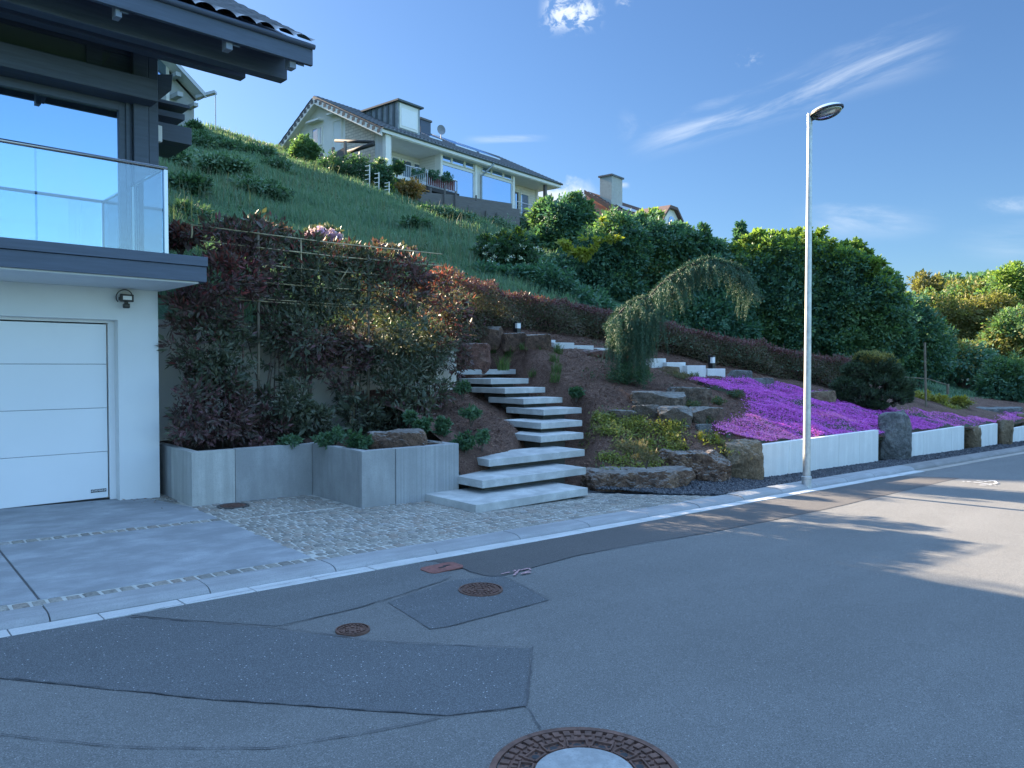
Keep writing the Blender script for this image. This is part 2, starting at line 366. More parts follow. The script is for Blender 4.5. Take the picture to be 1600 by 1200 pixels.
M['rock_tan'] = rockmat('tan_rock', (.16, .12, .075), (.30, .22, .14), (.36, .31, .24), .4)
M['rock_red'] = rockmat('red_rock', (.13, .07, .06), (.25, .13, .10), (.30, .20, .16), .4)
M['flat_stone'] = rockmat('flat_stone', (.08, .065, .05), (.20, .155, .12), (.30, .235, .175), .75)
def mulch(name, a, b, sc=1.0):
    t = MT(name); v = t.n.new('ShaderNodeTexVoronoi'); v.inputs['Scale'].default_value = 32*sc; mp = t.n.new('ShaderNodeMapping'); mp.inputs['Scale'].default_value = (1, 1.7, 1)
    ds = t.n.new('ShaderNodeVectorMath'); ds.operation = 'ADD'; nn = t.n.new('ShaderNodeTexNoise'); nn.inputs['Scale'].default_value = 9; t.l.new(t.tc.outputs['Object'], nn.inputs['Vector']); t.l.new(nn.outputs['Color'], ds.inputs[0]); t.l.new(t.tc.outputs['Object'], ds.inputs[1])
    t.l.new(ds.outputs[0], mp.inputs[0]); t.l.new(mp.outputs[0], v.inputs['Vector']); sp = t.n.new('ShaderNodeSeparateColor'); t.l.new(v.outputs['Color'], sp.inputs[0])
    k = t.ramp(sp.outputs[0], [(0, a), (.7, b), (1, tuple(x*1.5 for x in b))]); k = t.mix(t.ramp(t.nz(1.5, 4), [(.4, 0.0), (.7, .5)]), k, tuple(x*.7 for x in a)); t.col(k); t.set(Roughness=.95, Specular_IOR_Level=.15)
    t.bump(t.math('SUBTRACT', t.nz(60, 4, .7), v.outputs['Distance']), .9, .02); return t.m
M['mulch'] = mulch('bark_mulch', (.075, .044, .036), (.25, .155, .12))
M['soil'] = mulch('dark_soil', (.05, .034, .026), (.12, .08, .06))
t = MT('grassy_ground'); k = t.ramp(t.nz(1.1, 6, .6), [(.3, (.055, .115, .070)), (.55, (.08, .15, .085)), (.75, (.10, .17, .095))]); t.col(k); t.set(Roughness=.95, Specular_IOR_Level=.1); t.bump(t.nz(25, 5), .9, .06); M['grass_ground'] = t.m
def tiles(name, c, rough=.5): return simple(name, c, rough, .25, 9, .25, 40)
M['tile'] = tiles('dark_roof_tile', (.085, .092, .11), .35)
M['tile_far'] = tiles('slate_roof_tile', (.085, .09, .10), .5)
M['tile_red'] = tiles('brown_roof_tile', (.11, .065, .055), .7)
# greenery
M['photinia_green'] = leafmat('photinia_green', [(.034, .046, .034), (.050, .062, .042), (.072, .080, .052), (.085, .075, .058)], .22, .45, .4, .3)
M['photinia_dark'] = leafmat('photinia_purple', [(.070, .036, .040), (.095, .046, .050), (.062, .056, .046), (.115, .060, .056)], .25, .45, .45, .3)
M['photinia_red'] = leafmat('photinia_red', [(.12, .030, .036), (.17, .045, .045), (.10, .05, .045)], .35, .4, .3)
M['hedge_green'] = leafmat('hedge_green', [(.040, .042, .024), (.055, .055, .030), (.07, .045, .032), (.05, .062, .028)], .3, .5)
M['hedge_red'] = leafmat('hedge_red', [(.10, .030, .034), (.075, .034, .032), (.13, .042, .046)], .2, .5, k_=1.6)
M['tree_dark'] = leafmat('tree_leaf_dark', [(.016, .046, .036), (.026, .066, .047), (.040, .086, .054), (.056, .106, .056)], .3, .5, k_=2.3)
M['tree_mid'] = leafmat('tree_leaf_mid', [(.030, .068, .038), (.046, .094, .046), (.070, .120, .050), (.095, .14, .05)], .4, .5)
M['tree_olive'] = leafmat('tree_leaf_olive', [(.060, .068, .024), (.085, .092, .030), (.12, .115, .040), (.15, .125, .05)], .4, .55)
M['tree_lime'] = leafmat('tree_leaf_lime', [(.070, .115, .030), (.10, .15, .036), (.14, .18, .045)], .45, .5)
M['tree_bronze'] = leafmat('tree_leaf_bronze', [(.075, .075, .035), (.11, .105, .042), (.15, .13, .055)], .4, .55)
M['lime_young'] = leafmat('young_lime_leaf', [(.20, .24, .04), (.28, .30, .05), (.32, .30, .08)], .5, .5)
M['bush'] = leafmat('bush_leaf', [(.022, .052, .030), (.034, .072, .038), (.052, .096, .046)], .35, .5)
M['bush_blue'] = leafmat('blue_green_leaf', [(.035, .070, .045), (.05, .095, .055), (.07, .12, .06)], .35, .5)
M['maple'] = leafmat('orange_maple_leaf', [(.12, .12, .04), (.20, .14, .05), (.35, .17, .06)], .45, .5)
M['maple_lit'] = leafmat('orange_maple_lit', [(.42, .20, .07), (.5, .28, .10)], .45, .5)
M['needle'] = leafmat('cedar_needle', [(.022, .056, .036), (.034, .076, .044), (.046, .094, .048)], .10, .6, k_=1.3)
M['pine'] = leafmat('pine_needle', [(.018, .032, .020), (.030, .050, .028), (.046, .070, .034)], .2, .6)
M['pine_lit_tip'] = leafmat('pine_lit_candle', [(.16, .15, .05), (.22, .19, .07)], .3, .6)
M['gold'] = leafmat('gold_bush_leaf', [(.24, .22, .04), (.32, .28, .05), (.20, .22, .05)], .35, .5)
M['gold_low'] = leafmat('gold_bush_under_leaf', [(.09, .10, .035), (.12, .12, .04)], .3, .5)
M['grass'] = leafmat('grass_blade', [(.030, .058, .038), (.040, .075, .048), (.056, .092, .056), (.090, .108, .072)], .3, .6, k_=2.9)
M['tuft'] = leafmat('tuft_blade', [(.05, .10, .03), (.08, .13, .04), (.13, .17, .06)], .35, .6, k_=1.1)
M['tuft_yellow'] = leafmat('yellow_blade', [(.32, .30, .04), (.42, .36, .05)], .4, .6)
M['cover'] = leafmat('ground_cover_leaf', [(.16, .17, .05), (.24, .24, .06), (.12, .15, .05), (.30, .26, .10)], .4, .6)
M['heath'] = leafmat('heath_leaf', [(.07, .06, .03), (.10, .08, .04), (.06, .075, .03)], .3, .7)
M['phlox'] = leafmat('phlox_purple', [(.43, .072, .50), (.58, .12, .62), (.70, .21, .72), (.50, .085, .55)], .3, .6, .5, .1, k_=1)
M['phlox_lit'] = leafmat('phlox_lit', [(.66, .16, .50), (.78, .26, .60), (.84, .38, .66)], .3, .6, .5, .1, k_=1)
M['phlox_leaf'] = simple('phlox_leaf', (.04, .055, .03), .9, .4, 12, .6, 60)
M['blossom'] = leafmat('rhododendron_blossom', [(.48, .30, .52), (.62, .42, .62), (.72, .55, .70)], .3, .6, k_=1)
M['flower_white'] = leafmat('white_flower', [(.62, .66, .58), (.75, .78, .70)], .3, .6, k_=1)
M['bark'] = simple('bark', (.085, .065, .05), .9, .35, 14, .7, 40, bdist=.01)
M['bark_dark'] = simple('dark_bark', (.035, .028, .022), .9, .35, 14, .7, 40, bdist=.01)
M['bamboo'] = simple('bamboo_cane', (.42, .34, .20), .55, .3, 9)
M['bamboo_old'] = simple('weathered_pole', (.16, .13, .09), .7, .35, 9)
M['rust'] = simple('rusty_iron', (.12, .062, .045), .75, .4, 25, .5, 90)
M['rust_red'] = simple('red_oxide_iron', (.20, .075, .06), .75, .3, 25, .5, 90)
M['iron'] = simple('worn_iron', (.06, .055, .052), .6, .4, 25, .5, 90)

# ------------------------------------------------------------------ foliage tools
def unit(a): return a/np.maximum(np.linalg.norm(a, axis=1, keepdims=True), 1e-9)
def rdir(n): return unit(RNG.normal(size=(n, 3)))
def leaves(C, axis, size, width=.4, fold=0.0, nrm=None):
    """one leaf quad (or two with a folded midrib) per point"""
    n = len(C); axis = unit(axis); nr = rdir(n) if nrm is None else unit(nrm + rdir(n)*.35)
    side = unit(np.cross(axis, nr)); nn = np.cross(side, axis); s = size[:, None]
    b = C; tip = C + axis*s; l = C + axis*s*.45 + side*s*width*.5; r = C + axis*s*.45 - side*s*width*.5
    if fold:
        mid = C + axis*s*.5 - nn*s*fold
        V = np.stack([b, l, tip, r, mid], 1).reshape(-1, 3); k = np.arange(n)[:, None]*5
        F = np.concatenate([k+np.array([[0, 1, 2, 4]]), k+np.array([[0, 4, 2, 3]])], 1).reshape(-1, 4)
    else:
        V = np.stack([b, l, tip, r], 1).reshape(-1, 3); F = np.arange(n*4).reshape(-1, 4)
    return V, F
def leafobj(name, sets, mats, parent=None, origin=None):
    """sets: list of (V, F, material index)"""
    Vs, Fs, Ms = [], [], []; k = 0
    for V, F, mi in sets:
        if len(V) == 0: continue
        Vs.append(V); Fs.append(F+k); Ms.append(np.full(len(F), mi)); k += len(V)
    me = np_mesh(name, np.concatenate(Vs), np.concatenate(Fs), np.concatenate(Ms))
    return link(name, me, mats, parent, origin)
def crown(blobs, n, size, clump=.28, fill=.25, up=.25, droop=0.0, jitter=.35):
    """leaf points in clumps over and in a set of ellipsoid blobs [(cx,cy,cz,rx,ry,rz)]"""
    B = np.array(blobs, float); vol = (B[:, 3]*B[:, 4]*B[:, 5])**(2/3.); pr = vol/vol.sum()
    nc = max(12, n//55); which = RNG.choice(len(B), nc, p=pr); b = B[which]
    d = rdir(nc); d[:, 2] += up*RNG.random(nc); d = unit(d)
    rr = RNG.uniform(.50, 1.02, nc)**.7; out_ = RNG.random(nc) < .14; rr = np.where(out_, RNG.uniform(1.02, 1.24, nc), rr)
    cc = b[:, :3] + d*b[:, 3:]*rr[:, None]; cr = b[:, 3:].mean(1)*clump*RNG.uniform(.45, 1.5, nc)*np.where(out_, .6, 1)
    nl = int(n*(1-fill)); w2 = RNG.integers(0, nc, nl)
    off = RNG.normal(size=(nl, 3))*.5; off = off/np.maximum(1, np.linalg.norm(off, axis=1, keepdims=True)/1.3)
    C = cc[w2] + off*cr[w2][:, None]*np.array([1, 1, .75]); ax = unit(d[w2]*.6 + unit(off)*.8 + rdir(nl)*jitter*1.6 + np.array([0, 0, -droop]))
    nrm = unit(d[w2]*.7+unit(off)*.5+np.array([0, 0, .5]))
    nf = n-nl; w3 = RNG.choice(len(B), nf, p=pr); C2 = B[w3, :3] + rdir(nf)*B[w3, 3:]*(RNG.random((nf, 1))**.4)*.95
    C = np.concatenate([C, C2]); ax = np.concatenate([ax, rdir(nf)]); nrm = np.concatenate([nrm, rdir(nf)])
    return C, ax, size*np.exp(RNG.normal(size=len(C))*.28)*.92, nrm
def blob(px, py, d, rx, ry, rz=None):
    """blob whose centre is seen at a photo pixel at distance d, radii in photo pixels"""
    c = P(px, py, d); k = d/F_PX; a = rx*k; return (c.x, c.y, c.z, a, (rz or rx)*k, ry*k)
def trunk_mesh(mb, base, tips, r0, seed=0, n=8):
    rg = random.Random(seed); base = Vector(base); c = sum((Vector(t) for t in tips), Vector())/len(tips)
    fork = base.lerp(c, .45); pts = [base + Vector((0, 0, -.15)), base.lerp(fork, .5)+Vector((rg.uniform(-.06, .06), rg.uniform(-.06, .06), 0)), fork]
    mb.tube(pts, [r0*1.25, r0, r0*.75], n)
    for t in tips:
        t = Vector(t); mid = fork.lerp(t, .5) + Vector((rg.uniform(-.15, .15), rg.uniform(-.15, .15), rg.uniform(0, .2)))*(t-fork).length*.4
        mb.tube([fork, mid, t], [r0*.55, r0*.35, r0*.12], 6)
        for q in range(3):
            e = t + Vector((rg.uniform(-1, 1), rg.uniform(-1, 1), rg.uniform(-.3, .5)))*(t-fork).length*.16
            mb.tube([mid.lerp(t, rg.random()), e], [r0*.2, r0*.05], 5)
def tree(name, label, cat, base, blobs, n, size, mats, trunk_r=.12, split=None, group=None, width=.55, fold=0, clump=.28, fill=.25, up=.25, droop=.15, bark='bark', trunkname='trunk', jitter=.35):
    """split(C) -> material index per leaf"""
    t = thing(name, label, cat, base, group)
    C, ax, s, nr = crown(blobs, n, size, clump, fill, up, droop, jitter)
    ok = C[:, 2] > np.array([base[2]-1.5])
    if split is None: mi = np.zeros(len(C), int)
    else: mi = split(C)
    sets = []
    for k in range(len(mats)):
        sel = (mi == k) & ok
        if sel.any(): V, F = leaves(C[sel], ax[sel], s[sel], width, fold, nr[sel]); sets.append((V, F, k))
    leafobj('crown' if trunkname == 'trunk' else 'foliage', sets, [M[m] for m in mats], t)
    if trunk_r:
        mb = MB(); bl = sorted(blobs, key=lambda b: -b[3]*b[5])[:5]
        trunk_mesh(mb, base, [(b[0], b[1], b[2]) for b in bl], trunk_r, sum(map(ord, label)))
        mb.build(trunkname, M[bark], t, smooth_=True)
    return t
def dapple(p, k=2, seed=0.0, sc=1.2):
    """share of leaves of the second kind, in drifts"""
    def f(C):
        v = np.sin(C[:, 0]*sc+seed)*np.sin(C[:, 1]*sc*1.1+seed*2)*np.sin(C[:, 2]*sc*1.4+seed*3) + RNG.normal(size=len(C))*.35
        return (v > np.quantile(v, 1-p)).astype(int)
    return f
def top_young(frac, noise_=.25):
    def f(C):
        z = C[:, 2] + RNG.normal(size=len(C))*noise_*(C[:, 2].max()-C[:, 2].min()); return (z > np.quantile(z, 1-frac)).astype(int)
    return f
def blades(C, h, width, lean=.35, seg=2):
    """grass blades: bent strips"""
    n = len(C); a = RNG.random(n)*2*math.pi; side = np.stack([np.cos(a), np.sin(a), np.zeros(n)], 1); ld = np.stack([-np.sin(a), np.cos(a), np.zeros(n)], 1)*RNG.choice([-1, 1], n)[:, None]
    ln = (lean*RNG.random(n)*h)[:, None]; hh = h[:, None]; w_ = (width*RNG.uniform(.7, 1.3, n))[:, None]; z = np.array([[0, 0, 1.]])
    p0 = C; p1 = C + z*hh*.55 + ld*ln*.3; p2 = C + z*hh*.95 + ld*ln
    V = np.stack([p0-side*w_/2, p0+side*w_/2, p1+side*w_*.42, p1-side*w_*.42, p2+side*w_*.06, p2-side*w_*.06], 1).reshape(-1, 3)
    k = np.arange(n)[:, None]*6; F = np.concatenate([k+np.array([[0, 1, 2, 3]]), k+np.array([[3, 2, 4, 5]])], 1).reshape(-1, 4); return V, F
# ================================================================== THE SETTING
def hb(x, y): return 2.15 + .36*(y-10.8) - .01*x
def h_up(x, y):
    x = np.asarray(x, float); y = np.asarray(y, float)
    A = h_low(x, y); B = hb(x, y)-.022*np.clip(y-25, 0, 40)
    wgt = (1-ss(x, 8.1, 12.5))*np.where(x < 8.1, 1.0, ss(y, 12.2, 14))
    h = A*(1-wgt) + B*wgt + .02*np.clip(y-14, 0, 36)*(1-ss(x, 24, 34))
    n = .10*np.sin(x*.55+1.3)*np.sin(y*.42+x*.13) + .06*np.sin(x*1.7+.4*y)*np.sin(y*1.3)
    h = h + n*ss(y, 13, 17); top = h_cap(x)
    return np.where(h > top-1.5, top - 1.5*np.exp(-np.clip(h-(top-1.5), 0, 50)/1.5), h)
def h_low(x, y):
    x = np.asarray(x, float); y = np.asarray(y, float)
    L = -.10 + .63*ss(x, 8.3, 11.0)
    s = .345 - .20*ss(x, 19, 31); yk = np.minimum(y, 12.0)
    return under_stairs(x, y, SL*np.clip(x, -40, 60) + L + s*(yk-6.5) + (y-yk)*(.372+.013*ss(x, 22, 27)-.30*ss(x, 36, 48)))
SD = [((743.4, 789), 919, (669, 770.6), 8.59), ((754, 751), 916, (716, 742), 9.3), ((764, 718), 914, (722.5, 710.6), 10.0), ((845, 681.6), 912, (782.5, 676), 11.4), ((845.6, 661), 910, (788, 655.6), 11.9),
      ((849.4, 640), 909, (793, 635.6), 12.5), ((818, 623), 879, (767.5, 620.6), 12.95), ((789, 606.6), 852, (743, 604.6), 13.3), ((767, 592), 826, (732, 590.2), 13.7), ((710.6, 577.4), 806, (683, 576.4), 14.3)]
ST = []
for (fx, fy), rx, (bx_, by_), d in SD:
    q = P(fx, fy, d); ST.append((q.x, on_y(rx, 572, q.y).x, q.y, q.z))
def under_stairs(x, y, h):
    """the bed dips under the slabs so that they stand free"""
    ys = [q[2] for q in ST]; xl = np.interp(y, ys, [q[0] for q in ST]); xr_ = np.interp(y, ys, [q[1] for q in ST]); z = np.interp(y, [v+.5 for v in ys], [q[3] for q in ST])-.32
    m = ss(x, xl-.75, xl-.25)*(1-ss(x, xr_-.05, xr_+.35))*ss(y, 6.3, 6.6)*(1-ss(y, 12.2, 12.6)); return h*(1-m)+np.minimum(h, z)*m
def dh(px, py, fn=None): g = on_h(px, py, fn); return g.x*ca+g.y*sa
def sheet(name, poly, dz, mat, kind='structure', ext=.0):
    me = bpy.data.meshes.new(name); vs = [(x, y, gz(x)+dz) for x, y in poly]
    if ext: 
        mb = MB(); mb.prism([(x, y, gz(x)+dz-ext) for x, y in poly], (0, 0, ext)); o = mb.build(name, mat)
    else:
        me.from_pydata(vs, [], [tuple(range(len(vs)))]); me.update(); o = link(name, me, mat)
        if me.polygons[0].normal.z < 0: me.flip_normals()
    return tag(o, kind=kind)
# the ground: one sheet to the horizon
mb = MB(); xs = [-600, -40, 60, 900]; ys = [-600, 900]
mb.add([(x, y, gz(x)-.09) for y in ys for x in xs], [(i, i+1, i+5, i+4) for i in range(3)])
tag(mb.build('ground', M['grass_ground']), kind='structure')
rd = MB(); xs = [-40, 60]
rd.add([(x, y, gz(x)) for y in (-2.6, 5.33) for x in xs], [(0, 1, 3, 2)])
tag(rd.build('road', M['asphalt']), kind='structure')

def pxs(pts, dz=0.0): return [tuple(G(x, y, dz)[:2]) for x, y in pts]
def patch(name, pts, dz, mat, xy=None):
    """asphalt patch with slightly wavering edges"""
    q = xy or pxs(pts); out = []; rg = random.Random(len(q)*7+int(q[0][0]*10))
    for i in range(len(q)):
        a = Vector(q[i]); b = Vector(q[(i+1) % len(q)]); n = max(1, int((b-a).length/.18)); pr = Vector((-(b-a).y, (b-a).x)).normalized()
        for k in range(n): out.append(tuple(a.lerp(b, k/n) + pr*(rg.uniform(-.008, .008) if k else 0)))
    return sheet(name, out, dz, mat)
patch('road_patch', [(200, 964), (420, 982), (600, 1005), (830, 1014), (822, 1104), (700, 1119), (350, 1096), (0, 1061), (-60, 1050), (-60, 1006)], .004, M['asphalt_coarse'])
patch('road_patch', [(205, 962), (500, 903), (600, 886), (660, 876), (706, 884), (700, 906), (562, 950), (432, 979), (330, 972)], .004, M['asphalt_grey'])
patch('road_patch', [(606, 942), (702, 908), (786, 900), (858, 938), (700, 980), (672, 984)], .004, M['asphalt_coarse'])
st = [(4.9, 5.335)] + pxs([(700, 884), (718, 886), (735, 893), (757, 900), (785, 901), (830, 888), (905, 868), (1000, 850), (1100, 834), (1200, 815), (1290, 796), (1400, 770), (1500, 747)]) 
xe = st[-1][0]; st = [(3.5, 5.335)] + pxs([(560, 893), (640, 881), (680, 877)]) + st[1:] + [(xe-.6, 5.335)]
patch('road_patch', None, .004, M['asphalt_dark'], xy=[(x, min(y, 5.334)) for x, y in st])
def seam(pts, w_=.012, dz=.009, mat='tar', name='road_seam'):
    mb = MB(); q = [G(x, y) for x, y in pts]; path = []; rg = random.Random(int(pts[0][0]))
    for a, b in zip(q, q[1:]):
        n = max(2, int((b-a).length/.06)); pr = Vector((-(b-a).y, (b-a).x, 0)).normalized()
        for k in range(n): path.append(a.lerp(b, k/n)+pr*rg.uniform(-.006, .006))
    path.append(q[-1]); vs = []
    for i, p in enumerate(path):
        t = (path[min(i+1, len(path)-1)]-path[max(i-1, 0)]); t.z = 0; t.normalize(); s = Vector((-t.y, t.x, 0))*w_*.5*rg.uniform(.1, .85)
        vs += [(p.x-s.x, p.y-s.y, gz(p.x)+dz), (p.x+s.x, p.y+s.y, gz(p.x)+dz)]
    mb.add(vs, [(2*i, 2*i+1, 2*i+3, 2*i+2) for i in range(len(path)-1)]); tag(mb.build(name, M[mat]), kind='structure')
seam([(-40, 1056), (150, 1075), (330, 1094), (520, 1107), (700, 1120), (822, 1105)]); seam([(832, 1012), (828, 1060), (820, 1106)], .016)
seam([(200, 965), (330, 974), (430, 981), (600, 1004), (720, 1010), (832, 1014)], .016); seam([(430, 981), (560, 951), (640, 927), (706, 902)], .012)
seam([(690, 877), (718, 886), (735, 894), (757, 901), (785, 901)], .02); seam([(790, 903), (862, 938), (700, 980)], .008); seam([(600, 948), (672, 984)], .006)
seam([(822, 1106), (845, 1140)], .012); seam([(830, 888), (905, 868), (1100, 834), (1290, 796), (1430, 762)], .010); seam([(0, 1150), (200, 1170), (420, 1172), (640, 1135), (690, 1122)], .012)
seam([(205, 962), (360, 930), (500, 903), (640, 880)], .008)
# chalk and spray marks on the asphalt
def paint(strokes, mat, w_=.03):
    mb = MB()
    for st in strokes:
        q = [G(x, y) for x, y in st]
        for a, b in zip(q, q[1:]):
            n = max(2, int((b-a).length/.03)); t = (b-a).normalized(); s = Vector((-t.y, t.x, 0))*w_/2
            for k in range(n):
                if random.random() < .12: continue
                p0 = a.lerp(b, k/n); p1 = a.lerp(b, (k+.92)/n); j = random.uniform(.6, 1.1)
                mb.add([(v.x, v.y, gz(v.x)+.013) for v in (p0-s*j, p0+s*j, p1+s*j, p1-s*j)], [(0, 1, 2, 3)])
    tag(mb.build('road_marking', mat), kind='structure')
M['spray'] = simple('pink_spray_paint', (.42, .24, .25), .8, .25, 60)
M['chalk'] = simple('white_chalk', (.42, .43, .45), .9, .3, 60)
paint([[(783, 899), (806, 894), (801, 891)], [(803, 901), (812, 892)], [(814, 893), (826, 890), (830, 893), (814, 899), (830, 896)]], M['spray'], .022)
paint([[(1504, 753), (1528, 755), (1545, 758), (1558, 756), (1553, 752), (1538, 754), (1526, 752)], [(1530, 759), (1556, 759)]], M['chalk'], .05)

# kerb and gutter, stone by stone
def kerb(name, x0, x1, step, mat, prof, seed):
    mb = MB(); rg = random.Random(seed); x = x0
    while x < x1:
        L = min(step, x1-x)-.007; j = rg.uniform(-.003, .003); pr = prof(x+L/2)
        a = [(x, y, gz(x)+z+j*(i not in (0, len(pr)-1))) for i, (y, z) in enumerate(pr)]
        b = [(x+L, y, gz(x+L)+z+j*(i not in (0, len(pr)-1))) for i, (y, z) in enumerate(pr)]
        n = len(pr); mb.add(a+b, [tuple(range(n-1, -1, -1)), tuple(range(n, 2*n))]+[(i, (i+1) % n, (i+1) % n+n, i+n) for i in range(n)]); x += step
    return tag(mb.build(name, mat, bevel=.004), kind='structure')
kh = lambda x: .045 + .03*float(ss(x, 8, 11))
XK = G(1446, 737).x
kp = lambda x: [(5.50, -.06), (5.50, .004), (5.512, kh(x)*.45), (5.545, kh(x)*.82), (5.60, kh(x)), (5.775, kh(x)), (5.775, -.06)]
kerb('kerb', -9.07, XK, 1.0, M['kerb'], kp, 1)
kerb('gutter', -9.3, XK, .5, M['gutter'], lambda x: [(5.335, -.06), (5.335, .010), (5.496, .004), (5.496, -.06)], 2)
M['kerb_old'] = concrete('old_kerb_concrete', (.24, .23, .22), (.6, 4, 1), amt=.2)
M['gutter_old'] = concrete('old_gutter_concrete', (.38, .34, .30), (.6, 4, 1), amt=.2)
kerb('kerb', XK, 58, 1.0, M['kerb_old'], kp, 3)
kerb('gutter', XK, 58, .5, M['gutter_old'], lambda x: [(5.335, -.06), (5.335, .008), (5.496, .004), (5.496, -.06)], 4)

# driveway slabs
PV = .040
def slabs(polys):
    for q in polys: 
        o = sheet('driveway', q, PV, M['conc_drive'], ext=.08); b = o.modifiers.new('bevel', 'BEVEL'); b.width = .006; b.segments = 2
xr = 2.93
slabs([[(.945, 5.94), (xr, 5.94), (xr, 6.995), (.945, 6.995)], [(-9, 5.94), (.93, 5.94), (.93, 6.985), (-9, 6.985)], [(.945, 7.005), (xr, 7.005), (xr, 7.96), (.945, 7.96)], [(-9, 6.995), (.93, 6.995), (.93, 7.96), (-9, 7.96)],
       [(-9, 8.13), (xr, 8.13), (xr, 8.95), (2.60, 10.38), (-9, 9.93)]])
sheet('driveway_joint_bed', [(-9, 5.95), (xr-.02, 5.95), (xr-.02, 7.95), (-9, 7.95)], PV-.005, M['tar'])
# small granite setts, each one a stone
sheet('paving_bed', [(-9, 5.78), (8.8, 5.78), (7.5, 7.05), (6.6, 7.4), (6.6, 11), (-9, 11)], PV-.007, simple('sett_mortar', (.46, .45, .41), .9, .15, 20, .4, 90))
def setts():
    V = []; F = []; mi = []; rg = random.Random(5)
    def ok(x, y):
        if y < 5.785: return False
        if x > xr+.01: return x < 8.75-(y-5.8)*1.05 and not (y > 9.0 and x > 2.9) and not (x > 4.4 and y > 7.78)
        return (5.79 < y < 5.93) or (7.975 < y < 8.115) or (y > 8.95 and x > 2.6+(10.38-y)*.23)
    y = 5.79; row = 0
    while y < 10.9:
        h = rg.uniform(.092, .108)
        if row == 0: h = .135
        if abs(y-7.98) < .06: y = 7.98; h = .128
        x = -9+rg.uniform(0, .1)
        while x < 8.9:
            L = rg.uniform(.092, .125); cx, cy = x+L/2, y+h/2
            if ok(cx, cy) and (cx > -1.5):
                g = .010; z = gz(cx)+PV+rg.uniform(-.004, .004); wob = .03*math.sin(cx*1.9+row*.8)*(.35 if cx > xr else 0)
                k = len(V); j = lambda: rg.uniform(-.004, .004)
                c = [(x+g+j(), y+g+wob+j()), (x+L-g+j(), y+g+wob+j()), (x+L-g+j(), y+h-g+wob+j()), (x+g+j(), y+h-g+wob+j())]
                ctr = (cx, cy+wob)
                tp = [(ctr[0]+(a-ctr[0])*.78, ctr[1]+(b-ctr[1])*.78) for a, b in c]
                V += [(a, b, z-.028) for a, b in c] + [(a, b, z-.007) for a, b in c] + [(a, b, z+.001) for a, b in tp]
                for q in range(4):
                    r = (q+1) % 4; F.append((k+q, k+r, k+4+r, k+4+q)); F.append((k+4+q, k+4+r, k+8+r, k+8+q))
                F.append((k+8, k+9, k+10, k+11)); mi += [0]*9
            x += L
        y += h; row += 1
    t = MT('granite_sett'); g = t.n.new('ShaderNodeNewGeometry'); c = t.ramp(g.outputs['Random Per Island'], [(0, (.21, .20, .18)), (.35, (.28, .265, .23)), (.65, (.34, .32, .28)), (.92, (.28, .235, .195)), (1, (.32, .315, .30))])
    c = t.mix(t.ramp(t.nz(45, 4), [(.35, .5), (.55, 0.0)]), c, (.08, .075, .07)); t.col(c); t.set(Roughness=.75, Specular_IOR_Level=.3); t.bump(t.nz(70, 4), .5, .006)
    me = np_mesh('cobblestone_paving', np.array(V), np.array(F)); tag(link('cobblestone_paving', me, t.m), kind='structure')
setts()
# ------------------------------------------------------------------ slope
def yfront(x): return np.interp(x, [5.9, 7.2, 7.6, 8.3, 9.5, 10.8, 11.0, 60], [7.8, 7.5, 7.05, 6.95, 6.75, 6.7, 6.46, 6.46])
hp = [(700, 15.3), (800, 17.2), (900, 18.2), (1020, 18.6), (1140, 18.9), (1240, 19.3), (1335, 20)]
HEDGE = [P(px, 560, d) for px, d in hp]
def yhedge(x): return np.interp(x, [p.x for p in HEDGE]+[30, 60], [p.y for p in HEDGE]+[9.8, 9.8])
def gridobj(name, xs, yfun, ts, zfun, mat, origin_kind='structure'):
    X = np.repeat(np.array(xs)[:, None], len(ts), 1); y0, y1 = yfun(np.array(xs)); Y = y0[:, None] + (y1-y0)[:, None]*np.array(ts)[None, :]
    Z = zfun(X, Y); V = np.stack([X, Y, Z], -1).reshape(-1, 3); n, m = X.shape; i = np.arange(n-1)[:, None]*m + np.arange(m-1)[None, :]; i = i.ravel()
    F = np.stack([i, i+m, i+m+1, i+1], 1); me = np_mesh(name, V, F, smooth_=True); return tag(link(name, me, mat), kind=origin_kind)
bump_ = lambda x, y: .025*np.sin(x*3.1+y)*np.sin(y*2.7-x*.6) + .012*np.sin(x*8+y*3)*np.sin(y*7.3)
xs = np.concatenate([np.arange(8.1, 30, .15), np.arange(30, 60, 1.0)])
gridobj('garden_bed', xs, lambda x: (yfront(x), yhedge(x)+.5), np.linspace(0, 1, 46), lambda x, y: h_up(x, y)+.02+bump_(x, y), M['mulch'])
xs = np.arange(5.9, 8.16, .075)
gridobj('garden_bed', xs, lambda x: (yfront(x), np.full(len(x), 10.7)), np.linspace(0, 1, 40), lambda x, y: h_low(x, y)+.02+bump_(x, y)+.25*(1-ss(x, 5.9, 7.0))*ss(y, 7.6, 8.2)*(1-ss(y, 9, 10.5)), M['mulch'])
gridobj('planter_soil', np.linspace(3.04, 4.6, 12), lambda x: (np.full(len(x), 9.08), np.full(len(x), 10.72)), np.linspace(0, 1, 14), lambda x, y: .50+.05*(y-9)+bump_(x, y), M['soil'])
gridobj('planter_soil', np.linspace(4.55, 5.95, 12), lambda x: (np.full(len(x), 7.84), np.full(len(x), 10.72)), np.linspace(0, 1, 22), lambda x, y: .51+.05*(y-8)+bump_(x, y), M['soil'])
def yb(x): return np.where(x <= 8.1, 10.75, yhedge(x)-.1)
gridobj('hillside', np.concatenate([np.arange(-60, 0, 2.), np.arange(0, 8.05, .4), [8.1]]), lambda x: (yb(x), np.full(len(x), 120.)), np.linspace(0, 1, 150)**1.6, h_up, M['grass_ground'])
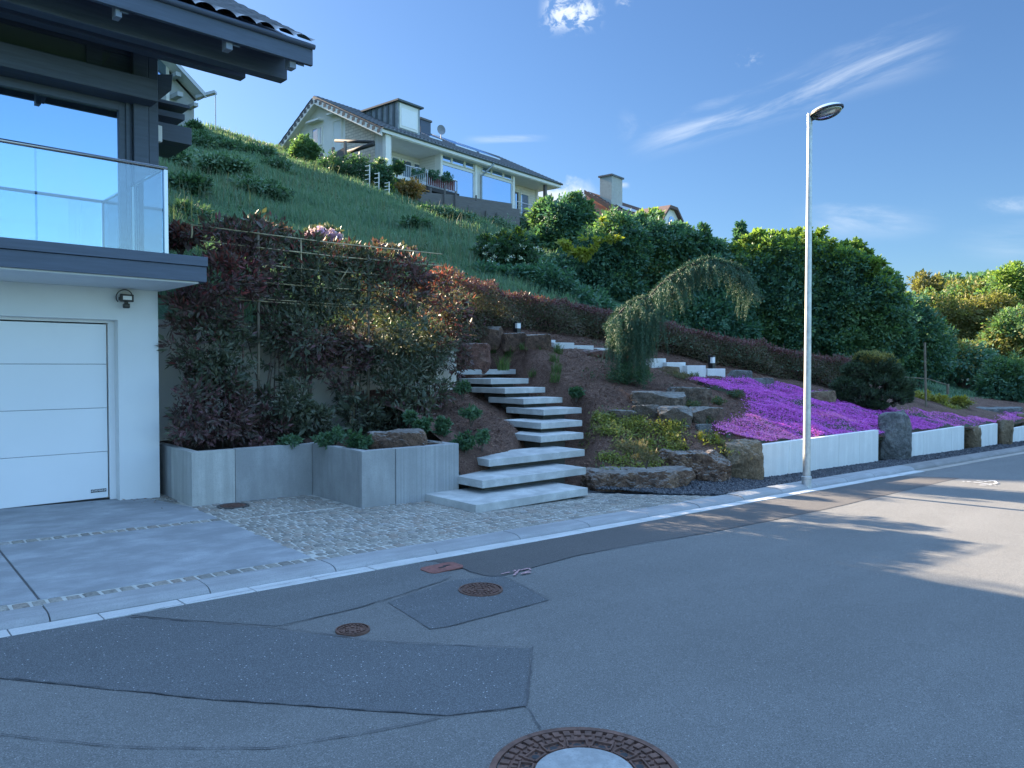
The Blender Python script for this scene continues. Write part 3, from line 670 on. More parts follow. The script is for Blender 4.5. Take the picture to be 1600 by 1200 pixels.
gridobj('hillside', np.concatenate([[8.101], np.arange(8.4, 40, .4), np.arange(40, 140, 3.)]), lambda x: (yb(x), np.full(len(x), 120.)), np.linspace(0, 1, 150)**1.6, h_up, M['grass_ground'])

# bark chips, gravel
def scatter_chips(n, region, zf, smin, smax, mat, name, label=None):
    C = region(n); a = RNG.random(len(C))*6.283; ax = np.stack([np.cos(a), np.sin(a), RNG.uniform(-.3, .35, len(a))], 1)
    nr = np.tile([0, 0, 1.], (len(C), 1)); z = zf(C[:, 0], C[:, 1])+.02+bump_(C[:, 0], C[:, 1])+RNG.uniform(.001, .018, len(C))
    V, F = leaves(np.stack([C[:, 0], C[:, 1], z], 1), ax, RNG.uniform(smin, smax, len(C)), .45, 0, nr)
    o = leafobj(name, [(V, F, 0)], [mat]); return tag(o, kind='stuff')
M['chip'] = leafmat('bark_chip', [(.045, .022, .016), (.10, .052, .038), (.16, .085, .06), (.22, .14, .10)], .0, .95, .2, .1)
def reg(n):
    x = RNG.uniform(6.0, 17, n); y = RNG.uniform(6.9, 13, n); ok = (y > yfront(x)+.02) & (y < yhedge(x)+.2) & ((x > 8.1) | (y < 10.6)); return np.stack([x[ok], y[ok]], 1)
scatter_chips(60000, reg, lambda x, y: np.where(x > 8.1, h_up(x, y), h_low(x, y)), .02, .055, M['chip'], 'bark_chips')
sheet('gravel_strip', [(8.75, 5.775), (58, 5.775), (58, 6.5), (10.9, 6.5), (10.9, 6.9), (7.4, 7.3), (7.5, 7.02)], PV-.005, simple('gravel_bed', (.035, .037, .042), .9, .5, 40, .9, 60))
def gravel(n):
    x = np.concatenate([RNG.uniform(7.4, 16, n), 16+RNG.random(n//2)**1.5*18]); y = RNG.uniform(5.79, 7.0, len(x)); ok = (y < np.where(x > 10.9, 6.4, 6.95)) & (x > 8.80-(y-5.8)*1.05); x, y = x[ok], y[ok]; n = len(x)
    s = RNG.uniform(.013, .034, n); base = np.array([[1, 0, 0], [0, 1, 0], [-1, 0, 0], [0, -1, 0], [0, 0, .75], [0, 0, -.5]], float)
    V = base[None]*RNG.uniform(.6, 1.2, (n, 6, 1))*s[:, None, None]; a = RNG.random(n)*6.28; c_, s_ = np.cos(a)[:, None], np.sin(a)[:, None]
    V = np.stack([V[..., 0]*c_-V[..., 1]*s_, V[..., 0]*s_+V[..., 1]*c_, V[..., 2]], -1); z = SL*x+PV+RNG.uniform(0, .012, n)+.05*ss(y, 6.2, 6.9)*(x < 10.9)
    V = V + np.stack([x, y, z], 1)[:, None, :]; k = np.arange(n)[:, None, None]*6; F = (k+np.array([[0, 1, 4], [1, 2, 4], [2, 3, 4], [3, 0, 4], [1, 0, 5], [2, 1, 5], [3, 2, 5], [0, 3, 5]])[None]).reshape(-1, 3)
    m = leafmat('dark_gravel', [(.026, .029, .036), (.048, .052, .062), (.075, .08, .09), (.12, .12, .125)], 0, .8, .1, .3, k_=1)
    tag(link('gravel', np_mesh('gravel', V.reshape(-1, 3), F), m), kind='stuff')
gravel(26000)

# ------------------------------------------------------------------ manhole covers
def mcover(px, py, r, label, mat, grooves, centre=None, sides=40, z0=.004):
    c = G(px, py, 0); t = thing('manhole_cover', label, 'manhole cover', (c.x, c.y, gz(c.x)+z0))
    rim = MB(); rim.lathe([(r*.93, -.01), (r*.93, .012), (r, .012), (r*1.01, -.01)], sides, (c.x, c.y, gz(c.x)+z0)); rim.build('rim', mat, t)
    lid = MB(); cz = gz(c.x)+z0; lid.lathe([(0.001, .003), (r*.9, .003), (r*.9, -.01)], sides, (c.x, c.y, cz))
    for rr, nn, wr, wa in grooves:
        for k in range(nn):
            a = 2*math.pi*(k+.5*(int(rr*100) % 2))/nn; R_ = rr*r; hw = wa*math.pi*R_/nn; hr = wr*r/2
            u = Vector((math.cos(a), math.sin(a), 0)); v = Vector((-u.y, u.x, 0)); b = Vector((c.x, c.y, cz))
            q = [b+u*(R_+i*hr)+v*(j*hw) for i, j in ((-1, -1), (1, -1), (1, 1), (-1, 1))]; lid.prism([p+Vector((0, 0, .004)) for p in q], (0, 0, .008))
    lid.build('lid', mat, t)
    if centre: cm = MB(); cm.lathe([(.001, .0125), (r*centre, .0125), (r*centre*1.01, .004)], sides, (c.x, c.y, cz)); cm.build('concrete_centre', concrete('manhole_concrete', (.36, .37, .37), (9, 9, 9), amt=.25), t)
    return t
t = mcover(914, 1214, .388, 'large round manhole cover with a concrete centre at the very front of the road', M['rust'], [(.86, 44, .10, .62), (.745, 56, .06, .5)], .52, 64)
# the ventilation pockets of the big cover
b = Vector(t.location); mb = MB(); mh = MB()
for k in range(14):
    a = 2*math.pi*k/14; u = Vector((math.cos(a), math.sin(a), 0)); v = Vector((-u.y, u.x, 0)); r = .388
    for (i0, i1, j0, j1) in ((.54, .56, -.1, .1), (.685, .705, -.115, .115), (.56, .685, -.115, -.10), (.56, .685, .10, .115)):
        mb.prism([b+u*r*i+v*r*j+Vector((0, 0, .004)) for i, j in ((i0, j0), (i1, j0), (i1, j1), (i0, j1))], (0, 0, .009))
    for (ci, cj, s) in ((.615, 0, .045), (.655, -.07, .018), (.655, .07, .018), (.58, -.07, .018), (.58, .07, .018)):
        mb.prism([b+u*r*(ci+s*math.cos(q))+v*r*(cj+s*math.sin(q))+Vector((0, 0, .0035)) for q in np.linspace(0, 6.283, 9)[:-1]], (0, 0, .0012), 1)
mb.build('rib_ring', [M['rust'], M['black']], t)
mcover(751, 923, .165, 'round rusty manhole cover in the middle of a lighter asphalt patch', M['rust'], [(.75, 26, .16, .6), (.5, 18, .14, .6), (.25, 8, .12, .6)])
mcover(551, 986, .105, 'small round iron valve cover near the left asphalt patches', M['rust'], [(.72, 20, .16, .5), (.38, 6, .16, .5)])
c = G(691, 889); t = thing('hydrant_cover', 'reddish oval hydrant cover next to the kerb gutter', 'hydrant cover', (c.x, c.y, gz(c.x)+.004)); cz = gz(c.x)+.006
q = [Vector((c.x, c.y, cz))+Vector((x, y, 0)) for x, y in ((-.17, -.06), (-.14, -.10), (.14, -.10), (.17, -.06), (.17, .07), (.13, .11), (-.13, .11), (-.17, .07))]
MB().prism(q, (0, 0, .008)).build('lid', M['rust_red'], t)
mb = MB(); [mb.prism([Vector((c.x+dx+a, c.y+dy+e, cz+.0082)) for a, e in ((-.03, -.012), (.03, -.012), (.03, .012), (-.03, .012))], (0, 0, .002)) for dx, dy in ((0, 0), (.06, .02))]; mb.build('key_slots', M['black'], t)
c = G(364, 791, PV); t = thing('drain_cover', 'flat round dark drain cover set in the cobbles by the planter', 'drain cover', (c.x, c.y, gz(c.x)+PV)); cz = gz(c.x)+PV+.003
MB().lathe([(.001, .004), (.15, .004), (.155, .008), (.18, .008), (.18, -.02)], 36, (c.x, c.y, cz)).build('lid', M['iron'], t)
mb = MB(); [mb.box((c.x-math.sqrt(.14**2-dy*dy), c.y+dy-.004, cz+.004), (c.x+math.sqrt(.14**2-dy*dy), c.y+dy+.004, cz+.009)) for dy in np.linspace(-.12, .12, 9)]; mb.build('ribs', M['rust'], t)

# ------------------------------------------------------------------ planter wall
X0, X1, X2, XJ1, XJ2 = 2.95, 4.46, 5.87, 3.46, 4.92; Y1, Y2, YB = 9.0, 7.75, 10.40; PT = .605; TH = .11
t = thing('planter_wall', 'low angled grey concrete planter wall between the garage and the stairs', 'planter', (X1, Y1, gz(X1)+PV))
def panel(lo, hi, m, label=None):
    o = MB().box((lo[0]+.002, lo[1]+.002, -.14), (hi[0]-.002, hi[1]-.002, PT+random.uniform(-.003, .003))).build('panel', m, t, bevel=.006)
    if label: o['label'] = label
M['conc_p2'] = concrete('planter_concrete_light', (.46, .46, .43), (4, 4, .3), amt=.22)
M['conc_p3'] = concrete('planter_concrete_streaked', (.36, .37, .37), (16, 16, .12), amt=.2)
panel((X0, Y1+TH, 0), (X0+TH, 9.75, 0), M['conc_p2']); panel((X0, 9.75, 0), (X0+TH, YB, 0), M['conc_planter'])
panel((X0, Y1, 0), (XJ1, Y1+TH, 0), M['conc_p2'], 'pale corner panel with a chipped edge'); panel((XJ1, Y1, 0), (X1, Y1+TH, 0), M['conc_planter'])
panel((X1, Y2+TH, 0), (X1+TH, Y1+TH, 0), M['conc_planter']); panel((X1, Y2, 0), (XJ2, Y2+TH, 0), M['conc_planter']); panel((XJ2, Y2-.012, 0), (X2, Y2+TH, 0), M['conc_p3'], 'panel with fine vertical board marks')
panel((X2-TH, Y2+TH, 0), (X2, 8.6, 0), M['conc_planter'])
# retaining wall behind the planted trellis
t = thing('retaining_wall', 'cream rendered retaining wall behind the trellis plants', 'wall', (5.4, 10.7, 0))
MB().box((2.70, 10.62, -.3), (8.0, 10.82, 2.22)).build('wall_face', M['render_cream'], t); MB().box((8.0, 10.82, -.3), (8.12, 12.9, 2.2)).build('return_wall', M['render_cream'], t)

# ------------------------------------------------------------------ stairs
P0 = P(743.4, 789, 8.59); stairs = thing('floating_staircase', 'staircase of ten pale concrete slab steps climbing the garden slope', 'staircase', (P0.x+.9, P0.y, gz(6)+PV))
STEPS = []; M['riser'] = concrete('dark_riser', (.11, .11, .105), (2, 2, 2), amt=.2)
for i, ((fx, fy), rx, (bx, by), d) in enumerate(SD):
    f = P(fx, fy, d); r = on_y(rx, fy, f.y); r = on_y(rx, 572, f.y); bk = on_plane(bx, by, (0, 0, f.z), (0, 0, 1)); 
    dy = bk.y-f.y if i < 5 else .95
    if i in (1,): dy = .95
    dy = max(.7, min(1.25, dy)); x1 = r.x
    o = MB().box((f.x, f.y, f.z-.098), (x1, f.y+dy, f.z)).build('step', M['conc_step'], stairs, bevel=.005)
    zb = f.z-.098; MB().box((f.x+.22, f.y+.24, zb-.16), (x1-.18, f.y+dy-.1, zb)).build('riser', M['riser'], o)
    STEPS.append((f.x, x1, f.y, f.y+dy, f.z)); print('STEP', i, [round(v, 2) for v in STEPS[-1]], 'terrain', round(HL(f.x, f.y), 2))

# ------------------------------------------------------------------ pale garden walls along the road
WY = 6.38
def gwall(pxa, pxb, ya, yb_, joints, label):
    a = on_y(pxa, ya, WY); b_ = on_y(pxb, yb_, WY); zt = (a.z+b_.z)/2; xs = [a.x]+[on_y(j, 700, WY).x for j in joints]+[b_.x]
    t = thing('garden_wall', label, 'wall', ((a.x+b_.x)/2, WY, gz(a.x)+PV), 'pale concrete wall sections between the boulders')
    for x0, x1 in zip(xs, xs[1:]): MB().box((x0+.003, WY+random.uniform(-.003, .003), gz(x1)-.2), (x1-.003, WY+.10, zt)).build('panel', M['conc_white'], t, bevel=.005)
    return zt
gwall(1188, 1373, 695, 672, [1233, 1274, 1311, 1343], 'longest pale garden wall, five panels behind the lamp post')
gwall(1425, 1507, 676, 667, [1443, 1465, 1487], 'pale garden wall right of the tall grey standing boulder')
gwall(1530, 1559, 665.5, 662, [1545], 'short pale garden wall between the two narrow brown boulders')
gwall(1581, 1720, 661, 652, [1600, 1640, 1680], 'pale garden wall running out of the right edge')
# stepped blocks on the upper path
def blocks(lst, d0, d1, names):
    n = len(lst)
    for i, (x0, y0, x1, y1) in enumerate(lst):
        d = dh((x0+x1)/2, y1)+.05; a = P(x0, y0, d); k = d/F_PX; wdt = (x1-x0)*k*1.18; hgt = (y1-y0)*k+.12; fr = frame((a.x, a.y, a.z), -.20)
        o = MB().box((0, 0, -hgt), (wdt, .22, 0), fr).build('stone_block', M['block'], None, origin=(a.x, a.y, a.z-hgt), bevel=.006); tag(o, names[i], 'stone block', 'pale stepped edging blocks of the upper path')
blocks([(856, 531, 868, 540), (866, 535, 898, 548), (897, 539.5, 929, 551), (928, 543.5, 956, 552)], 17.0, 17.8,
       ['tiny highest pale block beside the flat-topped rock wall', 'long pale edging block below the hedge, left of the three', 'pale edging block in the middle of the upper run', 'pale edging block just left of the weeping tree'])
blocks([(1018, 560, 1043, 580), (1042, 566, 1075, 586), (1074, 571, 1107, 592), (1106, 576, 1138, 594)], 17.6, 18.0,
       ['top pale step block right of the weeping tree', 'second pale step block going down from the weeping tree', 'tall pale step block left of the lower path light', 'lowest pale step block in front of the lower path light'])

# ------------------------------------------------------------------ rocks
def rock(px0, py0, px1, py1, d, mat, label, cat='boulder', sub=5, depth=.7, seed=0, planes=14, flat=0, group=None, rough=.05, bury=.12, onY=None, sq=.75, name='boulder', yaw=None):
    rg = random.Random(seed+int(px0)); d = d or dh((px0+px1)/2, py1-1); k = d/F_PX; wdt = (px1-px0)*k; hgt = (py1-py0)*k + bury; c = P((px0+px1)/2, (py0+py1)/2, d); base = Vector((c.x, c.y, c.z-(py1-py0)*k/2-bury))
    bm = bmesh.new(); bmesh.ops.create_icosphere(bm, subdivisions=sub, radius=1)
    N = [(Vector((rg.gauss(0, 1), rg.gauss(0, 1), rg.gauss(0, .22 if flat else .6))).normalized(), rg.uniform(.84, 1.12)) for _ in range(planes)] + [(Vector((rg.gauss(0, .06), rg.gauss(0, .06), 1)).normalized(), .86), (Vector((rg.gauss(0, .3), rg.gauss(0, .3), 1)).normalized(), .95)]
    off = Vector((rg.uniform(0, 99), rg.uniform(0, 99), rg.uniform(0, 99)))
    for v in bm.verts:
        n = v.co.normalized(); r = 1/((abs(n.x)**5+abs(n.y)**5+abs(n.z)**7)**(1/6.))
        for q, h in N:
            dn = q.dot(n)
            if dn > .05: r = min(r, h/dn)
        p = n*r; q_ = Vector((p.x*wdt, p.y*wdt*depth, p.z*hgt))*1.6
        m_ = noise.fractal(q_*1.3+off, .9, 2.1, 6)*rough*1.3 - max(0, .16-abs(noise.noise(q_*2.2+off)))*rough*3.4 + (noise.cell(q_*3.1+off)-.5)*rough*.35 - (.5+.5*math.sin(q_.z*22+noise.noise(q_*2)*5))*rough*.12*(1-abs(n.z)); v.co = p*(1+m_)
    xs = [v.co.x for v in bm.verts]; ys = [v.co.y for v in bm.verts]; zs = [v.co.z for v in bm.verts]
    a = (AZ-math.pi/2) if yaw is None else yaw; cu, su = math.cos(a), math.sin(a)
    for v in bm.verts:
        x = ((v.co.x-min(xs))/(max(xs)-min(xs))-.5)*wdt; y = ((v.co.y-min(ys))/(max(ys)-min(ys))-.5)*wdt*depth; z = (v.co.z-min(zs))/(max(zs)-min(zs))*hgt
        v.co = Vector((x*cu-y*su, x*su+y*cu, z))+base
    me = bpy.data.meshes.new(name); bm.to_mesh(me); bm.free(); o = link(name, me, M[mat], None, base, False)
    return tag(o, label, cat, group)
rock(904, 730, 1090, 784, 10.9, 'rock_brown', 'broad flat-topped boulder beside the lowest step', flat=1, depth=.62, seed=3, rough=.055, sub=6, yaw=rad(-12), sq=.8)
rock(1030, 701, 1150, 775, 11.7, 'rock_brown', 'brown boulder with a pale uneven top, second from the stairs', flat=1, depth=.8, seed=9, rough=.07, sub=6, yaw=rad(-10), sq=.8)
rock(1128, 686, 1192, 762, 11.9, 'rock_tan', 'pointed tan and grey boulder at the left end of the wall', depth=.75, seed=4, rough=.06, sub=6, sq=.85)
rock(1373, 640, 1427, 730, 15.3, 'rock_grey', 'tall grey standing boulder between two wall sections', depth=.55, seed=8, rough=.05, sub=5, sq=.8)
rock(1506, 664, 1532, 709, 18.6, 'rock_tan', 'narrow brown standing boulder, left of the pair on the right', depth=.8, seed=5, rough=.06)
rock(1557, 655, 1584, 700, 19.7, 'rock_tan', 'narrow brown standing boulder near the right edge', depth=.7, seed=6, rough=.07)
rock(1588, 645, 1606, 668, 21.5, 'rock_tan', 'small rounded boulder cut by the right edge', depth=.8, seed=7)
rock(1522, 635, 1592, 664, 23, 'rock_grey', 'low wide grey boulder behind the right end of the flower carpet', flat=1, depth=.7, seed=21)
rock(574, 671, 668, 712, 9.6, 'rock_brown', 'grey boulder resting in the planter behind the wall', flat=1, depth=.7, seed=12, sub=5, rough=.07)
rock(650, 690, 700, 708, 9.8, 'rock_brown', 'small flat brown stone beside the planter boulder', flat=1, depth=.6, seed=14)
rock(689, 536, 768, 582, 14.9, 'rock_red', 'reddish boulder above the top step', flat=1, depth=.7, seed=15, sub=5, rough=.06)
for (x0, y0, x1, y1, s, lb) in ((736, 509, 786, 540, 1, 'squared dark rock at the left end of the upper rock edge'), (783, 519, 822, 541, 2, 'low squared rock in front of the upper path light'), (819, 522, 862, 545, 3, 'flat-topped rock at the right end of the upper rock edge')):
    rock(x0, y0, x1, y1, None, 'rock_brown', lb, flat=1, depth=.5, seed=30+s, sq=.68, rough=.035, planes=6)
for (x0, y0, x1, y1, d, s, m, lb) in ((903, 546, 955, 557, 17.2, 1, 'rock_red', 'long red sandstone block below the pale edging blocks'), (700, 505, 722, 528, 15.0, 2, 'rock_grey', 'pale rock half hidden by leaves at the wall end'),
    (1040, 604, 1112, 632, 14.6, 3, 'flat_stone', 'flat stone under the tip of the purple flowers'), (985, 611, 1072, 634, 14.2, 4, 'flat_stone', 'long flat stone, top left of the terrace stones'),
    (988, 632, 1032, 650, 13.5, 5, 'flat_stone', 'small raised flat stone among the terrace stones'), (1026, 634, 1082, 660, 13.4, 6, 'flat_stone', 'rusty flat stone in the middle of the lower terrace row'), (1072, 635, 1132, 662, 13.6, 7, 'flat_stone', 'flat stone at the right end of the lower terrace row'),
    (948, 640, 1000, 650, 13.3, 8, 'flat_stone', 'thin flat stone at the left end of the lower terrace row'), (1086, 662, 1114, 674, 12.9, 9, 'rock_grey', 'round pale stone left of the pink flowers'), (1060, 663, 1078, 670, 12.8, 10, 'rock_grey', 'tiny pale stone below the lower terrace row'),
    (1032, 572, 1062, 584, 17.0, 11, 'rock_tan', 'tan stone in front of the stepped pale blocks'), (1018, 560, 1030, 576, 17.2, 16, 'rock_tan', 'narrow tan stone against the top step block'), (1136, 578, 1176, 594, 17.9, 12, 'rock_grey', 'grey stone right of the lowest pale step block'), (1150, 590, 1212, 600, 17.6, 13, 'rock_grey', 'long low stone at the upper rim of the flowers'),
    (1408, 632, 1462, 658, 21, 14, 'rock_grey', 'dark stone beneath the golden bushes'), (1262, 610, 1306, 630, 18.8, 15, 'rock_tan', 'tan stone between the hedge and the pine bush')):
    rock(x0, y0, x1, y1, None if d < 19.5 and x0 > 740 else d, m, lb, flat=1, depth=.6, seed=50+s, sq=.8, sub=5, name='stone', cat='stone', rough=.05)
c = P(1505, 650, 23); o = MB().box((-.45, -.3, -.5), (.45, .3, .25), frame((c.x, c.y, c.z), .1)).build('stone_block', M['conc_planter'], None, origin=(c.x, c.y, c.z-.5), bevel=.01); tag(o, 'square grey block to the right of the golden bushes', 'stone block')
# ================================================================== BUILDINGS
def pantile(name, f, u0, u1, vs, zs, mat, parent, period=.3, amp=.035, course=.36, per=8, step=.03):
    """tiled slope from (vs[0], zs[0]) at the eave to (vs[1], zs[1]) at the ridge"""
    L = math.hypot(vs[1]-vs[0], zs[1]-zs[0]); nu = int(abs(u1-u0)/period*per)+1; us = np.linspace(u0, u1, nu)
    prof = amp*(np.abs(np.sin((us-u0)/period*math.pi))**.7); nc = int(L/course); ts = []; offs = []
    for c in range(nc): ts += [c*course, (c+1)*course-.001]; offs += [step, 0]
    ts = np.array(ts); offs = np.array(offs); dv, dz = (vs[1]-vs[0])/L, (zs[1]-zs[0])/L; sgn = 1 if dv > 0 else -1; nv, nz_ = -dz*sgn, abs(dv)
    T = ts[None, :]; O = (prof[:, None]+offs[None, :]); Vv = vs[0]+dv*T+nv*O; Z = zs[0]+dz*T+nz_*O; Uu = np.repeat(us[:, None], len(ts), 1)
    o_, U_, V_ = np.array(f.o), np.array(f.U), np.array(f.V)
    Pn = o_+Uu[..., None]*U_+Vv[..., None]*V_; Pn[..., 2] += Z
    n, m = Uu.shape; i = (np.arange(n-1)[:, None]*m+np.arange(m-1)[None, :]).ravel(); F = np.stack([i, i+m, i+m+1, i+1], 1)
    return link(name, np_mesh(name, Pn.reshape(-1, 3), F), mat, parent)
def bx(f, lo, hi, name, mat, parent, bevel=0, mi=0):
    return MB().box((min(lo[0], hi[0]), min(lo[1], hi[1]), min(lo[2], hi[2])), (max(lo[0], hi[0]), max(lo[1], hi[1]), max(lo[2], hi[2])), f).build(name, mat, parent, bevel=bevel)

# ---------------- the near house with the garage
o = G(250, 776, PV); f = frame((o.x, o.y, gz(o.x)+PV), rad(2.2)); nh = thing('modern_house', 'modern house with white garage wall, glass balcony and dark timber roof', 'house', tuple(f.o))
zs = f.px(246.5, 455, 0)[2]; ud, _, zd = f.px(184, 500, 0); RV = .17
mb = MB(); mb.box((ud, 0, -.3), (0, .35, zs), f); mb.box((-9, 0, zd), (ud, .35, zs), f); mb.box((-9, 0, -.3), (-6.2, .35, zd), f); mb.box((-.35, .35, -.3), (0, 10, zs), f); mb.build('garage_wall', M['render'], nh)
di = f.px(169.5, 640, RV)[0]; dtop = f.px(168, 505, RV)[2]
mb = MB(); mb.box((di, RV-.02, 0), (ud, .34, zd), f); mb.box((-6.2, RV-.02, dtop), (di, .34, zd), f); mb.build('door_frame', M['white'], nh)
gd = MB().box((-6.2, RV+.03, .05), (di-.012, .30, dtop-.012), f).build('garage_door', M['rubber'], nh)
zz = [.035] + [f.px(169, y, RV)[2] for y in (705, 637, 569)] + [dtop-.014]
for a, b_ in zip(zz, zz[1:]): bx(f, (-6.2, RV, a+.0022), (di-.014, RV+.04, b_-.0022), 'door_panel', M['door'], gd, bevel=.004)
bx(f, (-6.2, RV-.012, -.06), (di+.05, RV+.03, .030), 'door_seal', M['rubber'], gd)
# the maker's plate
def text_mesh(txt, size, name, mat, parent, f_, u, v, z, flat=.002):
    c = bpy.data.curves.new('plate_text', 'FONT'); c.body = txt; c.size = size; c.extrude = flat; c.align_x = 'CENTER'; c.align_y = 'CENTER'; tmp = bpy.data.objects.new('tmp', c); COL.objects.link(tmp)
    bpy.context.view_layer.update(); me = bpy.data.meshes.new_from_object(tmp.evaluated_get(bpy.context.evaluated_depsgraph_get())); bpy.data.objects.remove(tmp)
    p = f_(u, v, z); m = Matrix((f_.U, Vector((0, 0, 1)), -f_.V)).transposed().to_4x4(); me.transform(Matrix.Translation(p) @ m); return link(name, me, mat, parent)
ua, _, za = f.px(142, 770, RV); ub, _, zb = f.px(166, 763, RV); zc = (za+zb)/2; hh = .019
pl = bx(f, (ua, RV-.004, zc-hh), (ub, RV-.0005, zc+hh), 'maker_plate', M['black'], gd); text_mesh('HÖRMANN', .036, 'lettering', M['white'], pl, f, (ua+ub)/2, RV-.005, zc)
# balcony slab
BV = -1.32; cb = f.inv(on_plane(312, 443, f(0, 0, zs), (0, 0, 1))); BV = cb[1]; bu = cb[0]
bx(f, (-9, BV+.03, zs), (bu, 9, zs+.2), 'balcony_slab', M['soffit'], nh, bevel=.004)
ft = f.px(325, 402, BV-.03); fh = ft[2]
bx(f, (-9, BV-.012, zs+.02), (bu+.075, BV+.03, fh-.11), 'fascia_board', M['frame_dark'], nh, bevel=.003); bx(f, (bu, BV+.03, zs+.02), (bu+.075, 3, fh-.11), 'fascia_board', M['frame_dark'], nh)
fl = MB(); fl.box((-9, BV-.03, fh-.105), (ft[0], BV+.2, fh), f); fl.box((bu-.1, BV+.2, fh-.105), (ft[0], 3, fh), f); fl.build('edge_flashing', M['frame_dark'], nh, bevel=.004)
bx(f, (-9, BV+.2, zs+.2), (bu-.1, 0, fh-.03), 'balcony_floor', M['conc_planter'], nh)
# railing
RVv = BV+.10; ru, _, rz = f.px(258, 263.5, RVv)
mb = MB(); mb.tube([f(-9, RVv, rz), f(ru+.02, RVv, rz)], .021, 12); mb.tube([f(ru, RVv, rz), f(ru, -.02, rz)], .021, 12); hr = mb.build('handrail', M['steel'], nh, smooth_=True)
for a, b_ in ((-9, -3.02), (-3.0, -1.52), (-1.5, ru-.035)): bx(f, (a, RVv-.006, fh-.02), (b_, RVv+.006, rz-.02), 'glass_panel', M['glass'], nh)
bx(f, (ru-.006, RVv+.03, fh-.02), (ru+.006, -.05, rz-.02), 'glass_panel', M['glass'], nh)
bx(f, (ru-.02, RVv-.02, fh-.02), (ru+.022, RVv+.02, rz-.015), 'railing_post', M['alu'], nh, bevel=.003); bx(f, (ru-.02, -.07, fh-.02), (ru+.02, -.03, rz-.015), 'railing_post', M['alu'], nh, bevel=.003)
# upper timber front
gu, _, gt = f.px(185, 173, 0); pu0 = f.px(208, 200, -.06)[0]; pu1 = f.px(247, 200, -.06)[0]
bx(f, (-9, .02, fh-.05), (gu, .05, gt), 'window_pane', M['window'], nh)
mb = MB(); mb.box((gu, -.02, fh-.05), (pu0, .12, gt+.2), f); mb.box((-9, -.02, gt), (gu, .12, gt+.16), f); mb.box((gu+.07, -.045, fh-.05), (pu0-.03, -.02, gt+.16), f); mb.build('window_frame', M['frame_dark'], nh, bevel=.004)
mb = MB(); pm = f.px(232, 200, -.06)[0]; mb.box((pu0, -.09, fh-.03), (pm-.006, .12, 5.6), f); mb.box((pm, -.075, fh-.03), (pu1, .12, 5.6), f); mb.build('corner_post', M['frame_dark'], nh, bevel=.006)
hv = -.34; hz0 = f.px(208, 150, hv)[2]; hz1 = f.px(135, 97.5, hv)[2]; hu = f.px(247.5, 160, hv)[0]
bx(f, (-9, hv, hz0), (hu, .02, hz1), 'header_beam', M['frame_dark'], nh, bevel=.008)
# clerestory
cz1 = f.px(135, 70, 0)[2]; cu = f.px(135, 80, 0)[0]; bx(f, (-9, .02, hz1-.1), (cu, .05, cz1), 'clerestory_pane', glassy('clerestory_glass', (.10, .13, .13), .05, .15), nh)
a, b_, c_ = f.px(160, 81, 0), f.px(176, 82.5, 0), f.px(160, 103, 0); MB().prism([f(p[0], .012, p[2]) for p in (a, b_, c_)], f.V*.02).build('clerestory_pane', bpy.data.materials['clerestory_glass'], nh)
mb = MB(); mb.box((-9, .0, cz1), (pu1, .12, 5.9), f); mb.box((cu, .0, hz1-.1), (f.px(160, 90, 0)[0], .12, cz1), f); mb.box((f.px(160, 90, 0)[0], .03, hz1-.1), (pu1, .12, cz1), f); mb.build('upper_wall', M['frame_dark'], nh)
# purlins and rafters
def purlin(v0, w_, pxr, ybot, ytop, uext=0):
    e = f.px(pxr, ybot, v0); t_ = f.px(pxr, ytop, v0); bx(f, (-9, v0, e[2]), (e[0]+uext, v0+w_, t_[2]), 'purlin', M['frame_dark'], nh, bevel=.006); return e
purlin(-.75, .15, 384, 122, 76); eB = purlin(-1.3, .17, 449, 125, 88)
EV = -1.75; eu, _, ez = f.px(488, 72, EV); _, _, ezb = f.px(484, 103, EV)
pitch = math.tan(rad(29)); RVD = 4.6; zr = ez+(RVD-EV)*pitch
bx(f, (-9, EV-.03, ezb), (eu-.01, EV+.02, ez-.02), 'fascia_board', M['frame_dark'], nh, bevel=.004)
gt_ = MB(); n = 9
for k in range(n): 
    pass
gt_.tube([f(-9, EV-.05, ez-.03), f(eu, EV-.05, ez-.03)], .030, 12); gt_.build('gutter', M['frame_dark'], nh, smooth_=True)
und = lambda v: ez-.16+(v-EV)*pitch
mb = MB(); mb.prism([f(-9, EV+.02, und(EV)+.02), f(-9, RVD, und(RVD)), f(-9, RVD, und(RVD)+.14), f(-9, EV+.02, ez-.01)], f.U*(9+eu-.02)); mb.prism([f(-9, RVD, und(RVD)), f(-9, 12, und(RVD)-(12-RVD)*pitch), f(-9, 12, und(RVD)-(12-RVD)*pitch+.14), f(-9, RVD, und(RVD)+.14)], f.U*(9+eu-.02)); roof = mb.build('roof', M['frame_dark'], nh)
pantile('roof_tiles', f, -9, eu, (EV-.05, RVD), (ez+.0, zr+.02), M['tile'], roof, per=10, period=.22, amp=.05, step=.02); pantile('roof_tiles', f, -9, eu, (12, RVD), (zr-(12-RVD)*pitch, zr+.02), M['tile'], roof, per=4, course=.7)
for px_ in (183, 355, 455, ):
    ur = f.px(px_, 60, EV+.25)[0]; mb = MB(); mb.prism([f(ur-.04, EV+.02, und(EV)-.10), f(ur-.04, 0, und(0)-.10), f(ur-.04, 0, und(0)), f(ur-.04, EV+.02, und(EV)+.02)], f.U*.08); mb.build('rafter', M['frame_dark'], nh)
M['rafter_end'] = simple('grey_rafter_paint', (.20, .23, .28), .6, .08)
for px_ in (184, 356, 455):
    a = f.px(px_-5, 50, EV+.06); c = f.px(px_+5, 50, EV+.06); bx(f, (a[0], EV+.02, ezb-.07), (c[0], EV+.14, ez-.06), 'rafter_end', M['rafter_end'], nh, bevel=.004)
